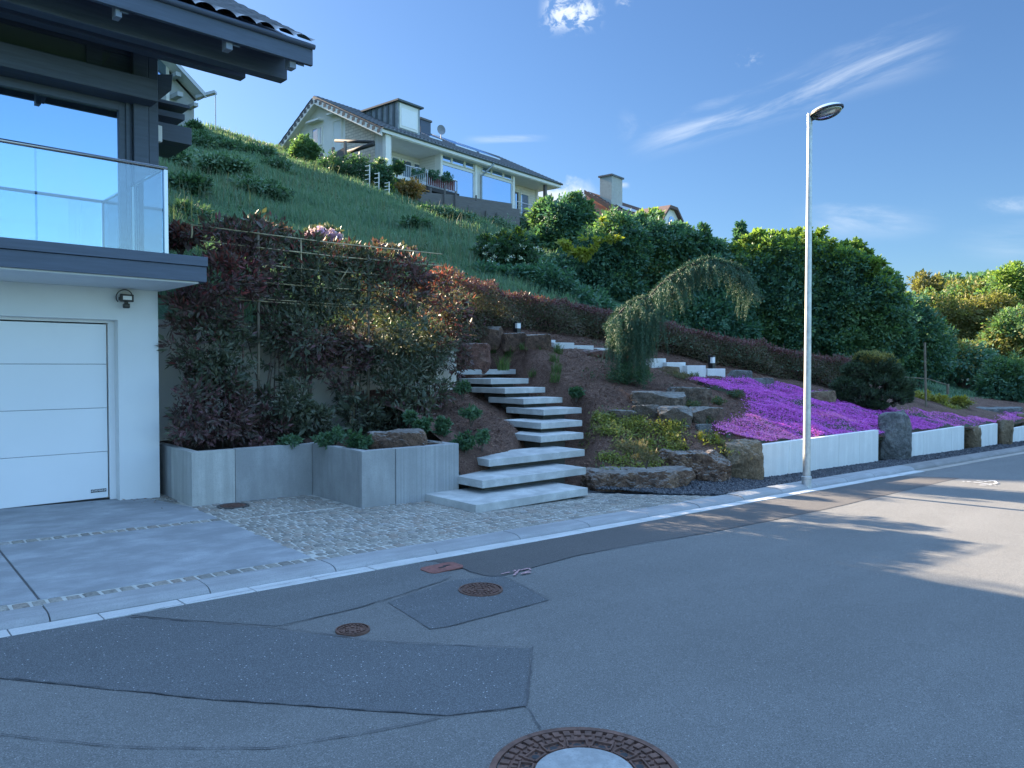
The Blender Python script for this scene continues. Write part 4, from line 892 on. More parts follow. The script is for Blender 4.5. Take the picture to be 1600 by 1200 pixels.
for ur in (-3.2, -4.1, -5.0): mb = MB(); mb.prism([f(ur-.04, EV+.02, und(EV)-.10), f(ur-.04, 0, und(0)-.10), f(ur-.04, 0, und(0)), f(ur-.04, EV+.02, und(EV)+.02)], f.U*.08); mb.build('rafter', M['frame_dark'], nh)
# gable side with its projecting beam ends
mb = MB(); mb.prism([f(-.3, .13, zs+.2), f(-.3, 9.5, zs+.2), f(-.3, 9.5, und(RVD)-(9.5-RVD)*pitch), f(-.3, RVD, und(RVD)), f(-.3, .13, und(.13))], f.U*.25); mb.build('gable_wall', M['frame_dark'], nh)
a = f.px(270, 116, .1); e = f.px(247, 116, .1); e2 = f.px(247, 158, .1); e3 = f.px(268, 141, .1)
MB().prism([f(e[0], .1, e[2]), f(a[0], .1, a[2]), f(e3[0], .1, e3[2]), f(e2[0], .1, e2[2])], f.V*.14).build('bracket', M['frame_dark'], nh, bevel=.004)
def side(x0, y0, x1, y1, v, th, nm='beam_end'):
    a = f.px(x0, y0, v); c = f.px(x1, y1, v); return bx(f, (-.3, v, min(a[2], c[2])), (c[0], v+th, max(a[2], c[2])), nm, M['frame_dark'], nh, bevel=.005)
side(250, 154, 297, 170, .9, .5); side(250, 170, 289, 188, 1.0, .4); side(250, 190, 300, 227, .9, .9, 'side_balcony'); side(250, 224, 292, 231, 1.1, .5)
a = f.px(246, 195, .5); c = f.px(254, 222, .5); bx(f, (a[0]-.02, .5, c[2]), (c[0], .58, a[2]), 'wall_lamp', M['white'], nh, bevel=.01)
# flood light
a = f.px(188, 459, -.12); c = f.px(209, 472, -.12); fl = thing('flood_light', 'small black flood light with motion sensor on the garage wall', 'flood light', tuple(f((a[0]+c[0])/2, -.0, c[2])))
bx(f, (a[0], -.13, c[2]), (c[0], -.085, a[2]), 'housing', M['black'], fl, bevel=.008); bx(f, (a[0]+.025, -.137, c[2]+.022), (c[0]-.025, -.131, a[2]-.022), 'lens', M['white'], fl)
um = (a[0]+c[0])/2; bx(f, (um-.035, -.12, c[2]-.075), (um+.035, -.06, c[2]-.02), 'sensor', M['black'], fl, bevel=.012); mb = MB(); mb.box((um-.018, -.1, c[2]-.03), (um+.018, -.07, c[2]), f); mb.box((um-.06, -.085, c[2]+.02), (um+.06, 0.002, a[2]-.03), f); mb.build('bracket', M['black'], fl)
mb = MB(); mb.tube([f(um+.09*math.cos(q)-.01, -.05-.03*math.sin(q), a[2]-.03+.085*math.sin(q)) for q in np.linspace(-.6, 3.9, 18)], .006, 6); mb.build('cable', M['black'], fl)
p = P(258, 697, 9.9); mb = MB(); mb.tube([P(254, 696, 9.6), P(265, 699, 9.55), P(282, 704, 9.3)], .028, 10); tag(mb.build('drain_pipe', M['black'], None, origin=tuple(P(265, 699, 9.55)), smooth_=True), 'short black pipe lying on the planter edge by the garage', 'pipe')

# ---------------- street lamp
b0 = on_y(1260, 768, 5.56); LB = Vector((b0.x, 5.56, gz(b0.x)+.01)); dL = LB.x*ca+LB.y*sa
lz = lambda y: 1.6+(572-y)/F_PX*dL
lp = thing('street_lamp', 'tall galvanised street lamp standing at the kerb', 'street lamp', tuple(LB))
MB().lathe([(.068, -.1), (.068, lz(748)-LB.z-.01), (.074, lz(748)-LB.z), (.074, lz(745)-LB.z), (.056, lz(744)-LB.z), (.036, lz(196)-LB.z), (.001, lz(196)-LB.z)], 24, tuple(LB)).build('pole', M['galv'], lp, smooth_=False)
hz = lz(188); H0 = Vector((LB.x, LB.y, hz))
MB().lathe([(.038, lz(197)-hz), (.038, lz(181)-hz), (.001, lz(181)-hz)], 20, tuple(H0)).build('collar', M['alu'], lp)
hd = Vector((.10, -1, .13)).normalized(); hs = Vector((0, 0, 1)).cross(hd).normalized(); hu_ = hd.cross(hs); hc = H0+hd*.245+Vector((0, 0, .02))
mb = MB(); mb.beam(H0-Vector((0, 0, .02)), H0+hd*.12-Vector((0, 0, .01)), .05, .05); mb.build('bracket', M['black'], lp)
def dome(name, mat, sgn, a, b_, c_, off=0, lo=0.0):
    vs = []; fs = []; n, m = 28, 9
    for i in range(m+1):
        ph = lo + (math.pi/2-lo)*i/m; r = math.cos(ph); z = math.sin(ph)*sgn
        for k in range(n): q = 2*math.pi*k/n; vs.append(hc + hd*a*r*math.cos(q) + hs*b_*r*math.sin(q)*(1-.25*math.cos(q)*-1*.0) + hu_*(c_*z+off))
    for i in range(m):
        for k in range(n): fs.append((i*n+k, i*n+(k+1) % n, (i+1)*n+(k+1) % n, (i+1)*n+k))
    return MB().add(vs, fs).build(name, mat, lp, smooth_=True)
dome('housing', M['alu'], 1, .235, .165, .09); dome('lower_dome', M['lampglass'], -1, .215, .15, .10, -.015); 
ring = MB(); n = 36; pr = ((.0, -.014), (.0, .014), (-.025, .014), (-.025, -.014)); vs = []
for k in range(n):
    q = 2*math.pi*k/n
    for dr, dz in pr: vs.append(hc+hd*(.238+dr)*math.cos(q)+hs*(.168+dr)*math.sin(q)+hu_*dz)
ring.add(vs, [(k*4+j, ((k+1) % n)*4+j, ((k+1) % n)*4+(j+1) % 4, k*4+(j+1) % 4) for k in range(n) for j in range(4)]); ring.build('rim', M['black'], lp)
mb = MB(); vs = [hc+hd*.205*math.cos(q)+hs*.14*math.sin(q)-hu_*.012 for q in np.linspace(0, 6.283, 25)[:-1]]; mb.add(vs, [tuple(range(24))]); t = MT('reflector_metal'); k = t.vor(38); t.col(t.ramp(k, [(0, (.85, .80, .76)), (.5, (.55, .50, .48))])); t.set(Metallic=.8, Roughness=.3); t.bump(k, .8, .02); mb.build('reflector', t.m, lp)
mb = MB(); mb.tube([hc-hd*.09-hu_*.03, hc+hd*.11-hu_*.03], .022, 10); mb.build('bulb', M['white'], lp, smooth_=True)
# path lights
for (px0, px1, y0, y1, d, lb) in ((802, 814, 503, 524, dh(800, 532)+.5, 'small dark path light standing above the squared rocks'), (1106.5, 1117.5, 555.5, 580, dh(1106, 586)+.5, 'small dark path light behind the lowest pale step block')):
    c = P((px0+px1)/2, y1, d); k = d/F_PX; s = (px1-px0)*k/1.38; h = (y1-y0)*k; fb = frame((c.x, c.y, c.z), rad(3)); pl = thing('path_light', lb, 'path light', tuple(c), 'path lights')
    MB().box((-s/2, -s/2, -.25), (s/2, s/2, h*.52), fb).build('post', M['black'], pl, bevel=.004); MB().box((-s/2, s*.05, h*.52), (s/2, s/2, h), fb).build('post', M['black'], pl, bevel=.004)
    MB().box((-s/2, -s/2, h*.9), (s/2, s*.05, h), fb).build('cap', M['black'], pl); MB().box((-s*.42, -s*.46, h*.52), (s*.46, s*.05, h*.9), fb).build('diffuser', M['white'], pl)

# ---------------- the white house on the hill
c0 = P(607, 203, 42); W0Z = P(605, 275, 42).z-.2; f = frame((c0.x, c0.y, W0Z), rad(9.4)); wh = thing('white_house', 'long white hillside house with dormer, big panes and dark roof', 'house', tuple(f.o))
ZE = f.px(607, 203, 0)[2]; UE = f.px(876, 287, 0)[0]; UR = -.55
rv, rz_ = f.pu(490, 151, UR)[1:]; lv, lz_ = f.pu(425, 240, UR)[1:]; print('white house: eave z', ZE, 'u end', UE, 'zend', f.px(876, 287, 0)[2], 'ridge', rv, rz_, 'left eave', lv, lz_)
GW = lv-.9                                     # the far edge of the gable wall
roofz = lambda v: ZE+(rz_-ZE)*v/rv if v < rv else rz_+(lz_-rz_)*(v-rv)/(lv-rv)
M['brick'] = None
t = MT('painted_brick'); bk = t.n.new('ShaderNodeTexBrick'); mp = t.n.new('ShaderNodeMapping'); mp.inputs['Rotation'].default_value = (rad(90), 0, rad(99.4)); 
sp = t.n.new('ShaderNodeSeparateXYZ'); t.l.new(t.tc.outputs['Object'], sp.inputs[0]); cbn = t.n.new('ShaderNodeCombineXYZ'); t.l.new(sp.outputs[1], cbn.inputs[0]); t.l.new(sp.outputs[2], cbn.inputs[1]); t.l.new(cbn.outputs[0], bk.inputs['Vector'])
bk.inputs['Color1'].default_value = (.66, .60, .50, 1); bk.inputs['Color2'].default_value = (.56, .50, .41, 1); bk.inputs['Mortar'].default_value = (.38, .34, .28, 1); bk.inputs['Scale'].default_value = 1; bk.inputs['Brick Width'].default_value = .42; bk.inputs['Row Height'].default_value = .17; bk.inputs['Mortar Size'].default_value = .018
t.l.new(bk.outputs[0], t.b.inputs['Base Color']); t.bump(bk.outputs[1], -.6, .03); M['brick'] = t.m
def clad(name, c, vert=False, pitch_=.16):
    t = MT(name); sp = t.n.new('ShaderNodeSeparateXYZ'); t.l.new(t.tc.outputs['Object'], sp.inputs[0]); w_ = t.math('FRACT', t.math('DIVIDE', t.math('ADD', sp.outputs[0], sp.outputs[1]) if vert else sp.outputs[2], pitch_)); l = t.ramp(w_, [(0, tuple(x*.45 for x in c)), (.10, c), (1, tuple(x*.92 for x in c))]); t.col(l); t.set(Roughness=.6); return t.m
M['clad'] = clad('white_cladding', (.72, .69, .62)); M['clad_v'] = clad('vertical_cladding', (.66, .66, .63), True, .22); M['zinc'] = simple('zinc_sheet', (.26, .29, .29), .45, .2, 4, metal=.4); M['zinc_dark'] = simple('zinc_seam', (.07, .09, .095), .5, .2)
M['red_cloth'] = simple('dark_red_cloth', (.13, .022, .03), .85, .2, 8); M['deck'] = wood('grey_deck_boards', (.13, .12, .115), .8, (.6, .6, 9)); M['dark_wood'] = wood('dark_deck_wood', (.035, .032, .032), .8)
gb = f.pu(586, 240, .0)[1]
WB = -3.0
mb = MB(); mb.prism([f(0, gb, WB), f(0, GW, WB), f(0, GW, roofz(GW)-.2), f(0, rv, rz_-.2), f(0, gb, roofz(gb)-.2)], f.U*.3); mb.build('gable_wall', simple('warm_white_render', (.78, .76, .71), .85, .04, 1.5, .25, 120), wh)
bxw = f.pu(540, 210, 0)[1]; MB().prism([f(-.03, gb, f.pu(586, 262, 0)[2]), f(-.03, bxw, f.pu(586, 262, 0)[2]), f(-.03, bxw, roofz(bxw)-.32), f(-.03, gb, roofz(gb)-.32)], f.U*.028).build('brick_panel', M['brick'], wh)
bx(f, (0.0, .05, WB), (.25, gb, ZE+.05), 'side_cladding', M['clad_v'], wh)
# rake boards with their row of square notches, soffit
def rake(v0, v1, n0):
    z0, z1 = roofz(v0), roofz(v1); mb = MB(); mb.prism([f(UR, v0, z0-.42), f(UR, v1, z1-.42), f(UR, v1, z1-.06), f(UR, v0, z0-.06)], f.U*.06); nb = mb
    for k in range(n0):
        t_ = (k+.5)/n0; v = v0+(v1-v0)*t_; z = z0+(z1-z0)*t_; w_ = .13; nb.box((UR-.012, v-w_, z-.30), (UR, v+w_, z-.09), f, 1)
    mb.build('rake_board', [M['white_wood'], simple('notch_grey', (.10, .10, .10), .8)], wh)
    mb = MB(); mb.prism([f(UR+.06, v0, z0-.20), f(UR+.06, v1, z1-.20), f(UR+.06, v1, z1-.14), f(UR+.06, v0, z0-.14)], f.U*(-UR)); mb.build('soffit', M['white_wood'], wh)
rake(-.05, rv, 14); rake(lv, rv, 13)
mb = MB(); mb.prism([f(UR, -.05, ZE-.12), f(UR, rv, rz_-.10), f(UR, lv, lz_-.12), f(UR, lv, lz_), f(UR, rv, rz_+.05), f(UR, -.05, ZE)], f.U*(UE-UR)); wr = mb.build('roof', M['tile_far'], wh)
pantile('roof_tiles', f, UR-.03, UE, (-.1, rv), (ZE, rz_+.04), M['tile_far'], wr, per=6, amp=.05, step=.05); pantile('roof_tiles', f, UR-.03, UE, (lv, rv), (lz_, rz_+.04), M['tile_far'], wr, per=3, amp=.05, course=.7)
mb = MB(); mb.box((UR, -.12, ZE-.26), (UE-.1, -.06, ZE-.03), f); mb.build('fascia_board', M['white_wood'], wh); mb = MB(); mb.tube([f(UR, -.16, ZE-.02), f(UE, -.16, ZE-.02)], .07, 10); mb.build('gutter', M['zinc_dark'], wh)
bx(f, (.25, -.05, ZE-.30), (UE-.2, 2.3, ZE-.22), 'eave_soffit', M['white_wood'], wh)
for (x, yt, yb_, wd) in ((606.5, 210, 290, .17),): u = f.px(x, 240, .02)[0]; bx(f, (u-wd, .02, WB), (u+wd, .3, ZE-.2), 'corner_post', M['white_wood'], wh)
# facade
FV = .45
def fu(x, v=FV): return f.px(x, 270, v)[0]
def fz(x, y, v=FV): return f.px(x, y, v)[2]
def pane(x0, x1, yt, yb_, v=FV, fr=.07, mat='window_far', name='window', frmat='white_wood'):
    """window measured at its left edge"""
    u0, u1, z1, z0 = fu(x0, v), fu(x1, v), fz(x0, yt, v), fz(x0, yb_, v); w_ = MB(); w_.box((u0-fr, v-.05, z0-fr), (u0, v+.03, z1+fr), f); w_.box((u1, v-.05, z0-fr), (u1+fr, v+.03, z1+fr), f); w_.box((u0, v-.05, z1), (u1, v+.03, z1+fr), f); w_.box((u0, v-.05, z0-fr), (u1, v+.03, z0), f)
    o = w_.build(name, M[frmat], wh); bx(f, (u0, v-.01, z0), (u1, v+.01, z1), 'pane', M[mat], o); return u0, u1, z0, z1
u687 = fu(686.5); u803 = fu(803)
bx(f, (u687, FV+.031, WB), (u803, FV+.35, ZE-.22), 'front_wall', M['white_wood'], wh)
# loggia back wall, side wall and its doors
LV = 2.2; bx(f, (.25, LV, WB), (u687+.1, LV+.2, ZE-.22), 'loggia_wall', M['clad'], wh); bx(f, (u687-.02, FV+.35, WB), (u687+.15, LV, ZE-.22), 'loggia_side_wall', M['clad'], wh)
for x0, x1, yt, yb_ in ((613, 623, 246, 266), (629, 642, 250.5, 283), (647, 661, 256, 288)): pane(x0, x1, yt, yb_, LV-.03, name='balcony_door', fr=.1)
bx(f, (.3, -.2, fz(640, 281)-.3), (u687, LV, fz(640, 281)-.1), 'loggia_floor', M['white_wood'], wh)
for x0, x1, yt, yb_ in ((690, 704, 242.5, 250), (706.5, 724, 247, 255), (727, 739, 253.5, 261)): pane(x0, x1, yt, yb_, fr=.06)
pane(690.5, 739, 257, 305, fr=.09); 
for x0, x1, yt, yb_ in ((753, 766, 261, 267), (768.5, 784.5, 263.5, 272), (787, 798.5, 269, 277.5)): pane(x0, x1, yt, yb_, fr=.06)
pane(752.5, 798.5, 273.5, 313, fr=.09)
for x0, x1, yt, yb_ in ((753, 765, 317, 326), (769, 784, 320, 332), (787, 798, 324.5, 337)): pane(x0, x1, yt, yb_, fr=.06)
for x0, x1, yt, yb_ in ((691, 706, 308, 313), (709, 738, 311, 317)): pane(x0, x1, yt, yb_, fr=.05)
for x in (688, 742, 801): u = fu(x); bx(f, (u-.09, FV-.12, WB), (u+.09, FV+.1, ZE-.22), 'pillar', M['white_wood'], wh)
mb = MB(); mb.tube([f(fu(760), -.16, ZE-.1), f(fu(757), -.1, ZE-.35), f(fu(748.5), FV-.2, ZE-.95), f(fu(748.5), FV-.2, WB)], .07, 8); mb.build('downpipe', M['zinc'], wh)
RW = 1.7; u838 = f.px(838, 300, RW)[0]; bx(f, (u803-.02, RW, WB), (u838, RW+.25, ZE-.22), 'recessed_wall', M['clad'], wh); bx(f, (u803-.02, FV+.35, WB), (u803+.12, RW, ZE-.22), 'recess_side_wall', M['clad'], wh)
pane(804.5, 808, 302, 334, RW-.03, name='balcony_door', fr=.1, frmat='deck'); pane(814, 825, 303, 337, RW-.03, name='balcony_door', fr=.1)
u = f.px(852.5, 300, .15)[0]; bx(f, (u-.1, .1, WB-1), (u+.1, .3, ZE-.2), 'corner_post', M['deck'], wh); bx(f, (u838-.08, RW-.1, WB), (u838+.1, RW+.3, ZE-.22), 'corner_post', M['white_wood'], wh)
def railing(pts, zb, zt, nbar, vert=True, name='railing', mat='alu'):
    mb = MB()
    for (u0, v0), (u1, v1) in zip(pts, pts[1:]):
        mb.tube([f(u0, v0, zt), f(u1, v1, zt)], .03, 6); mb.tube([f(u0, v0, zb), f(u1, v1, zb)], .025, 6); L = math.hypot(u1-u0, v1-v0)
        if vert:
            for k in range(int(L/.14)+1): t_ = k/max(1, int(L/.14)); mb.tube([f(u0+(u1-u0)*t_, v0+(v1-v0)*t_, zb), f(u0+(u1-u0)*t_, v0+(v1-v0)*t_, zt)], .012, 4)
        else:
            for k in range(1, 4): mb.tube([f(u0, v0, zb+(zt-zb)*k/4), f(u1, v1, zb+(zt-zb)*k/4)], .012, 4)
        for q in (0, 1): a = (u0+(u1-u0)*q, v0+(v1-v0)*q); mb.tube([f(*a, zb-.2), f(*a, zt)], .035, 6)
    return mb.build(name, M[mat], wh)
bv = -1.5; ba, bc = f.px(668, 290, bv)[0], f.px(714, 300, bv)[0]; bzt, bzb = f.px(668, 270, bv)[2], f.px(668, 289, bv)[2]
railing([(ba, -.1), (ba, bv), (bc, bv), (bc, -.1)], bzb, bzt, 12); bx(f, (ba, bv+.04, bzb), (bc-.15, bv+.09, bzt-.02), 'balcony_cloth', M['red_cloth'], wh)
mb = MB(); mb.box((ba-.1, bv-.1, bzb-.3), (bc+.1, .2, bzb-.08), f); [mb.box((ba+q, bv, bzb-.55), (ba+q+.15, .3, bzb-.3), f) for q in (.1, .7, 1.3, 1.9)]; mb.build('balcony_deck', M['dark_wood'], wh); bx(f, (bc-.1, bv, WB-1.5), (bc+.02, bv+.12, bzb-.3), 'balcony_post', M['deck'], wh)
railing([(f.px(626, 260, -.1)[0], -.1), (f.px(650, 260, -.1)[0], -.1)], fz(628, 281), fz(628, 262), 8); railing([(f.px(650, 260, -.1)[0], -.1), (f.px(668, 260, -.1)[0], -.1)], fz(650, 287), fz(650, 267), 8)
for x0, x1, y, vv in ((643, 662, 268, -.3), (671, 685, 271, bv-.12), (690, 705, 275, bv-.12)):
    a = f.px(x0, y, vv); c = f.px(x1, y, vv); Cc, ax, s, nr = crown([tuple(f((a[0]+c[0])/2, vv, a[2]))+((c[0]-a[0])/2, .2, .22)], 500, .12); fb = leafobj('flower_box', [leaves(Cc, ax, s, .5, 0, nr)+(0,)], [M['tree_dark']], wh)
ra, rb = f.px(806, 330, -.6)[0], f.px(845, 330, -.6)[0]; rzt, rzb = f.px(812, 316, -.6)[2], f.px(812, 339, -.6)[2]; railing([(ra, -.6), (rb, -.6), (rb, 1.6)], rzb, rzt, 5, False); bx(f, (ra, -.7, rzb-.35), (rb+.1, 1.7, rzb-.12), 'balcony_deck', M['dark_wood'], wh); bx(f, (rb-.2, -.6, WB-3), (rb, -.45, rzb-.3), 'balcony_post', M['dark_wood'], wh)
# gable windows, awning
def gpane(x0, x1, yt, yb_, name='window', mat='window_far', fr=.1, dep=.03):
    v0, v1 = f.pu(x0, 220, -dep)[1], f.pu(x1, 220, -dep)[1]; z1, z0 = f.pu(x1, yt, -dep)[2], f.pu(x1, yb_, -dep)[2]; w_ = MB(); va, vb = min(v0, v1), max(v0, v1)
    w_.box((-dep-.04, va-fr, z0-fr), (-.001, va, z1+fr), f); w_.box((-dep-.04, vb, z0-fr), (-.001, vb+fr, z1+fr), f); w_.box((-dep-.04, va, z1), (-.001, vb, z1+fr), f); w_.box((-dep-.04, va, z0-fr), (-.001, vb, z0), f); w_.box((-.4, va-.2, z1+.35), (-.001, vb+.2, z1+.45), f)
    o = w_.build(name, M['white_wood'], wh); bx(f, (-dep, va, z0), (-.01, vb, z1), 'pane', M[mat], o); return va, vb, z0, z1
va, vb, z0, z1 = gpane(488.5, 502, 199, 224); bx(f, (-.05, va+.1, z0), (-.035, va+.35, z1), 'curtain', M['white'], wh); gpane(521, 533, 187, 233, mat='render', name='shuttered_window')
va = f.pu(586, 220, -.3)[1]; vb2 = f.pu(540, 235, -.6)[1]; mb = MB(); mb.tube([f(-.9, f.pu(524, 220, -.9)[1], f.pu(524, 220, -.9)[2]), f(-.9, f.pu(584, 222, -.9)[1], f.pu(584, 222, -.9)[2])], .09, 8); mb.tube([f(-1.1, f.pu(543, 238, -1.1)[1], f.pu(543, 238, -1.1)[2]), f(-.9, f.pu(584, 225, -.9)[1], f.pu(584, 225, -.9)[2])], .12, 8); mb.build('awning', M['dark_wood'], wh, smooth_=True)
# dormer, chimney, dish, roof windows
DV = 1.5; du0, _, dzt = f.px(621.5, 158, DV); du1 = f.px(656, 170, DV)[0]; dzb = roofz(DV)-.1
mb = MB(); mb.box((du0, DV, dzb), (du1, DV+5, dzt), f); dm = mb.build('dormer', M['zinc'], wh); mb = MB(); [mb.box((du0-.05, DV+.25+k*.52, dzb), (du0, DV+.42+k*.52, dzt-.02), f) for k in range(10)]; mb.build('sheet_seams', M['zinc_dark'], dm)
mb = MB(); mb.box((du0-.15, DV-.2, dzt), (du1+.15, DV+5, dzt+.10), f); mb.build('dormer_roof', M['zinc_dark'], dm)
a, c = f.px(627, 171, DV-.05), f.px(651, 208, DV-.05); wz1 = f.px(627, 168, DV-.05)[2]; wz0 = f.px(627, 197, DV-.05)[2]; o = bx(f, (a[0]-.12, DV-.05, wz0-.1), (c[0]+.12, DV-.001, wz1+.25), 'dormer_window', M['white_wood'], dm); bx(f, (a[0], DV-.07, wz0+.05), (c[0], DV-.051, wz1), 'roller_shutter', M['white'], o)
CV = 3.2; a, c = f.px(657, 186, CV), f.px(673, 186, CV); bx(f, (a[0], CV, roofz(CV)-.5), (c[0], CV+.9, a[2]), 'chimney', M['frame_dark'], wh); bx(f, (a[0]-.07, CV-.07, a[2]), (c[0]+.07, CV+.97, a[2]+.12), 'chimney_cap', M['deck'], wh)
DS = 3.4; c = Vector(f(*f.px(689, 204, DS))); k = 48/F_PX; mb = MB(); nD = Vector((-.35, -.9, .25)).normalized(); s1 = nD.cross(Vector((0, 0, 1))).normalized(); s2 = s1.cross(nD)
vs = [c-nD*.0]; fs = []; n = 20
for i, (r, dd) in enumerate(((.5, .03), (1, .10))):
    vs += [c+s1*r*.28*math.cos(q)+s2*r*.36*math.sin(q)+nD*dd for q in np.linspace(0, 6.283, n+1)[:-1]]
fs += [(0, 1+k_, 1+(k_+1) % n) for k_ in range(n)]+[(1+k_, 1+(k_+1) % n, 1+n+(k_+1) % n, 1+n+k_) for k_ in range(n)]
mb.add(vs, fs); mb.tube([c, c-nD*.1-s2*.3, f(f.inv(c)[0], DS, roofz(DS))], .03, 6); mb.build('satellite_dish', simple('dish_grey', (.20, .21, .22), .5, .1), wh)
for (ua_, ub_, v0, v1) in ((f.px(664, 210, 2.8)[0], f.px(684, 215, 2.8)[0], 2.4, 4.4), (f.px(705, 220, 3)[0], f.px(738, 232, 3)[0], 2.6, 4.8), (f.px(742, 236, 3)[0], f.px(775, 247, 3)[0], 2.6, 4.8)):
    sl_ = (roofz(v1)-roofz(v0)); q = [f(ua_, v0, roofz(v0)+.14), f(ub_, v0, roofz(v0)+.14), f(ub_, v1, roofz(v1)+.14), f(ua_, v1, roofz(v1)+.14)]; MB().prism(q, (0, 0, .07)).build('roof_window', M['alu'], wh); cq = sum((p for p in q), Vector())/4; MB().prism([cq+(p-cq)*.9+Vector((0, 0, .071)) for p in q], (0, 0, .01)).build('roof_window_glass', M['window_far'], wh)
# things round the white house
def onw(px, py, v): return f(*f.px(px, py, v))
dk = thing('deck_retaining_wall', 'weathered grey plank wall below the white house', 'wall', tuple(onw(745, 330, -2.4)))
for (x0, y0, x1, y1, dv) in ((627, 297, 714, 320, -2.6), (665, 306, 752, 330, -2.2), (712, 305, 800, 333, -1.7), (745, 318, 812, 342, -2.0)):
    a = f.px(x0, y0, dv); c = f.px(x1, y1, dv); zt0, zt1 = a[2], a[2]-.12; MB().prism([f(a[0], dv, zt0-1.7), f(c[0], dv, zt1-2.3), f(c[0], dv, f.px(x1, y1-15, dv)[2]), f(a[0], dv, zt0)], f.V*.08).build('plank_panel', M['deck'], dk)
for (x, y, h, v) in ((656, 317, .9, -2.75), (673, 314, .7, -2.5), (695, 313, .8, -2.7), (712, 330, 1.1, -2.7), (732, 345, .9, -2.2), (744, 332, 1.0, -2.1), (760, 345, .6, -2.1), (777, 350, .7, -2.1)): p = onw(x, y, v); MB().tube([p-Vector((0, 0, .6)), p+Vector((0, 0, h))], .055, 6).build('stake', M['deck'], dk)
c = onw(525, 262, 6); fe = thing('wooden_fence', 'grey wooden picket fence beside the white house gable', 'fence', tuple(f(-2.2, 5, f.pu(540, 262, -2.2)[2])))
v0 = f.pu(540, 240, -2.2)[1]; v1 = f.pu(503, 240, -2.2)[1]; mb = MB(); zt = f.pu(540, 222, -2.2)[2]; n = 12
for k in range(n): v = v0+(v1-v0)*k/(n-1); mb.box((-2.22, v-.10, zt-1.9), (-2.18, v+.10, zt-.25-.35*k/(n-1)), f)
mb.build('pickets', M['deck'], fe); mb = MB(); [mb.box((-2.28, v0+(v1-v0)*q-.06, zt-2.2), (-2.15, v0+(v1-v0)*q+.06, zt+.05-.3*q), f) for q in (0, .5, 1)]; mb.box((-2.25, min(v0, v1), zt-1.5), (-2.2, max(v0, v1), zt-1.4), f); mb.build('posts', M['deck'], fe)
for i, (x, yt, yb_) in enumerate(((577.5, 257, 302), (592, 269, 314), (608, 284, 318))):
    dd = 38-i*.5; a = P(x, yt, dd); c = P(x-7, yb_, dd); e = P(x, yb_, dd); mb = MB(); mb.tube([e, a], .03, 5)
    for k in range(7): q = k/6.5+.04; mb.tube([a.lerp(e, q), P(x-7, yt+(yb_-yt)*q+1, dd)], .018, 4)
    tag(mb.build('plant_trellis', M['white_wood'], None, origin=tuple(e)), ('pale ladder-like plant trellis, tallest and nearest the clipped hedge', 'pale ladder-like plant trellis in the middle of the three', 'lowest ladder-like plant trellis, next to the orange maple')[i], 'trellis', 'ladder trellises below the white house')

# ---------------- grey house behind the near roof
tip = P(322, 150, 44); f = frame((tip.x, tip.y, tip.z), rad(8)); gh = thing('grey_house', 'grey house with a steep gable roof behind the timber roof', 'house', tuple(f(-5, 1, -3)))
HWd = 5.2; RP = math.tan(rad(38)); apex = HWd*RP
M['grey_wall'] = simple('pale_grey_render', (.34, .36, .36), .8, .06); M['grey_wood'] = simple('grey_painted_board', (.42, .45, .48), .6, .08)
mb = MB(); wl_ = f.px(303, 150, 1.0)[0]
mb.prism([f(-2*HWd-wl_*0, 1.0, -6), f(wl_, 1.0, -6), f(wl_, 1.0, wl_*-RP-.25), f(-HWd, 1.0, apex-.25), f(-2*HWd-wl_, 1.0, -wl_*-RP*0-.25+(-wl_)*RP*0)], f.V*8); mb.build('wall', M['grey_wall'], gh)
for s in (1, -1):
    mb = MB(); e0 = 0 if s > 0 else -2*HWd; mb.prism([f(e0, 0, 0), f(-HWd, 0, apex), f(-HWd, 0, apex+.16), f(e0, 0, .16)], f.V*9.5); mb.build('roof', M['tile_far'], gh)
    mb = MB(); mb.prism([f(e0, -.04, -.12), f(-HWd, -.04, apex-.12), f(-HWd, -.04, apex+.10), f(e0, -.04, .10)], f.V*.05); mb.build('rake_board', M['grey_wood'], gh)
    mb = MB(); mb.prism([f(e0, .02, -.06), f(-HWd, .02, apex-.06), f(-HWd, .02, apex-.02), f(e0, .02, -.02)], f.V*1.0); mb.build('soffit', M['soffit'], gh)
for x, y, s in ((276, 119, .45), (279, 150, .5), (303, 166, .4)): p = f.px(x, y, .5); bx(f, (p[0]-s*.5, .1, p[2]-s*.25), (p[0]+s*.15, 1.0, p[2]+s*.25), 'purlin_end', M['grey_wall'], gh)
a = f.px(247, 90, .95); c = f.px(261, 124, .95); bx(f, (a[0], .95, c[2]), (c[0], .99, a[2]), 'window', M['window_far'], gh); a = f.px(262, 90, .93); bx(f, (a[0]-.1, .93, c[2]-1.2), (a[0]+.08, .99, apex-2), 'window_frame', M['white_wood'], gh)
e = P(337, 144, 44); mb = MB(); mb.beam(f(-.3, .5, -.05), e, .3, .16); mb.build('gutter_arm', M['grey_wood'], gh); mb = MB(); mb.tube([P(336.5, 146, 44), P(337, 218, 44)], .03, 5); mb.build('rain_chain', M['grey_wood'], gh)

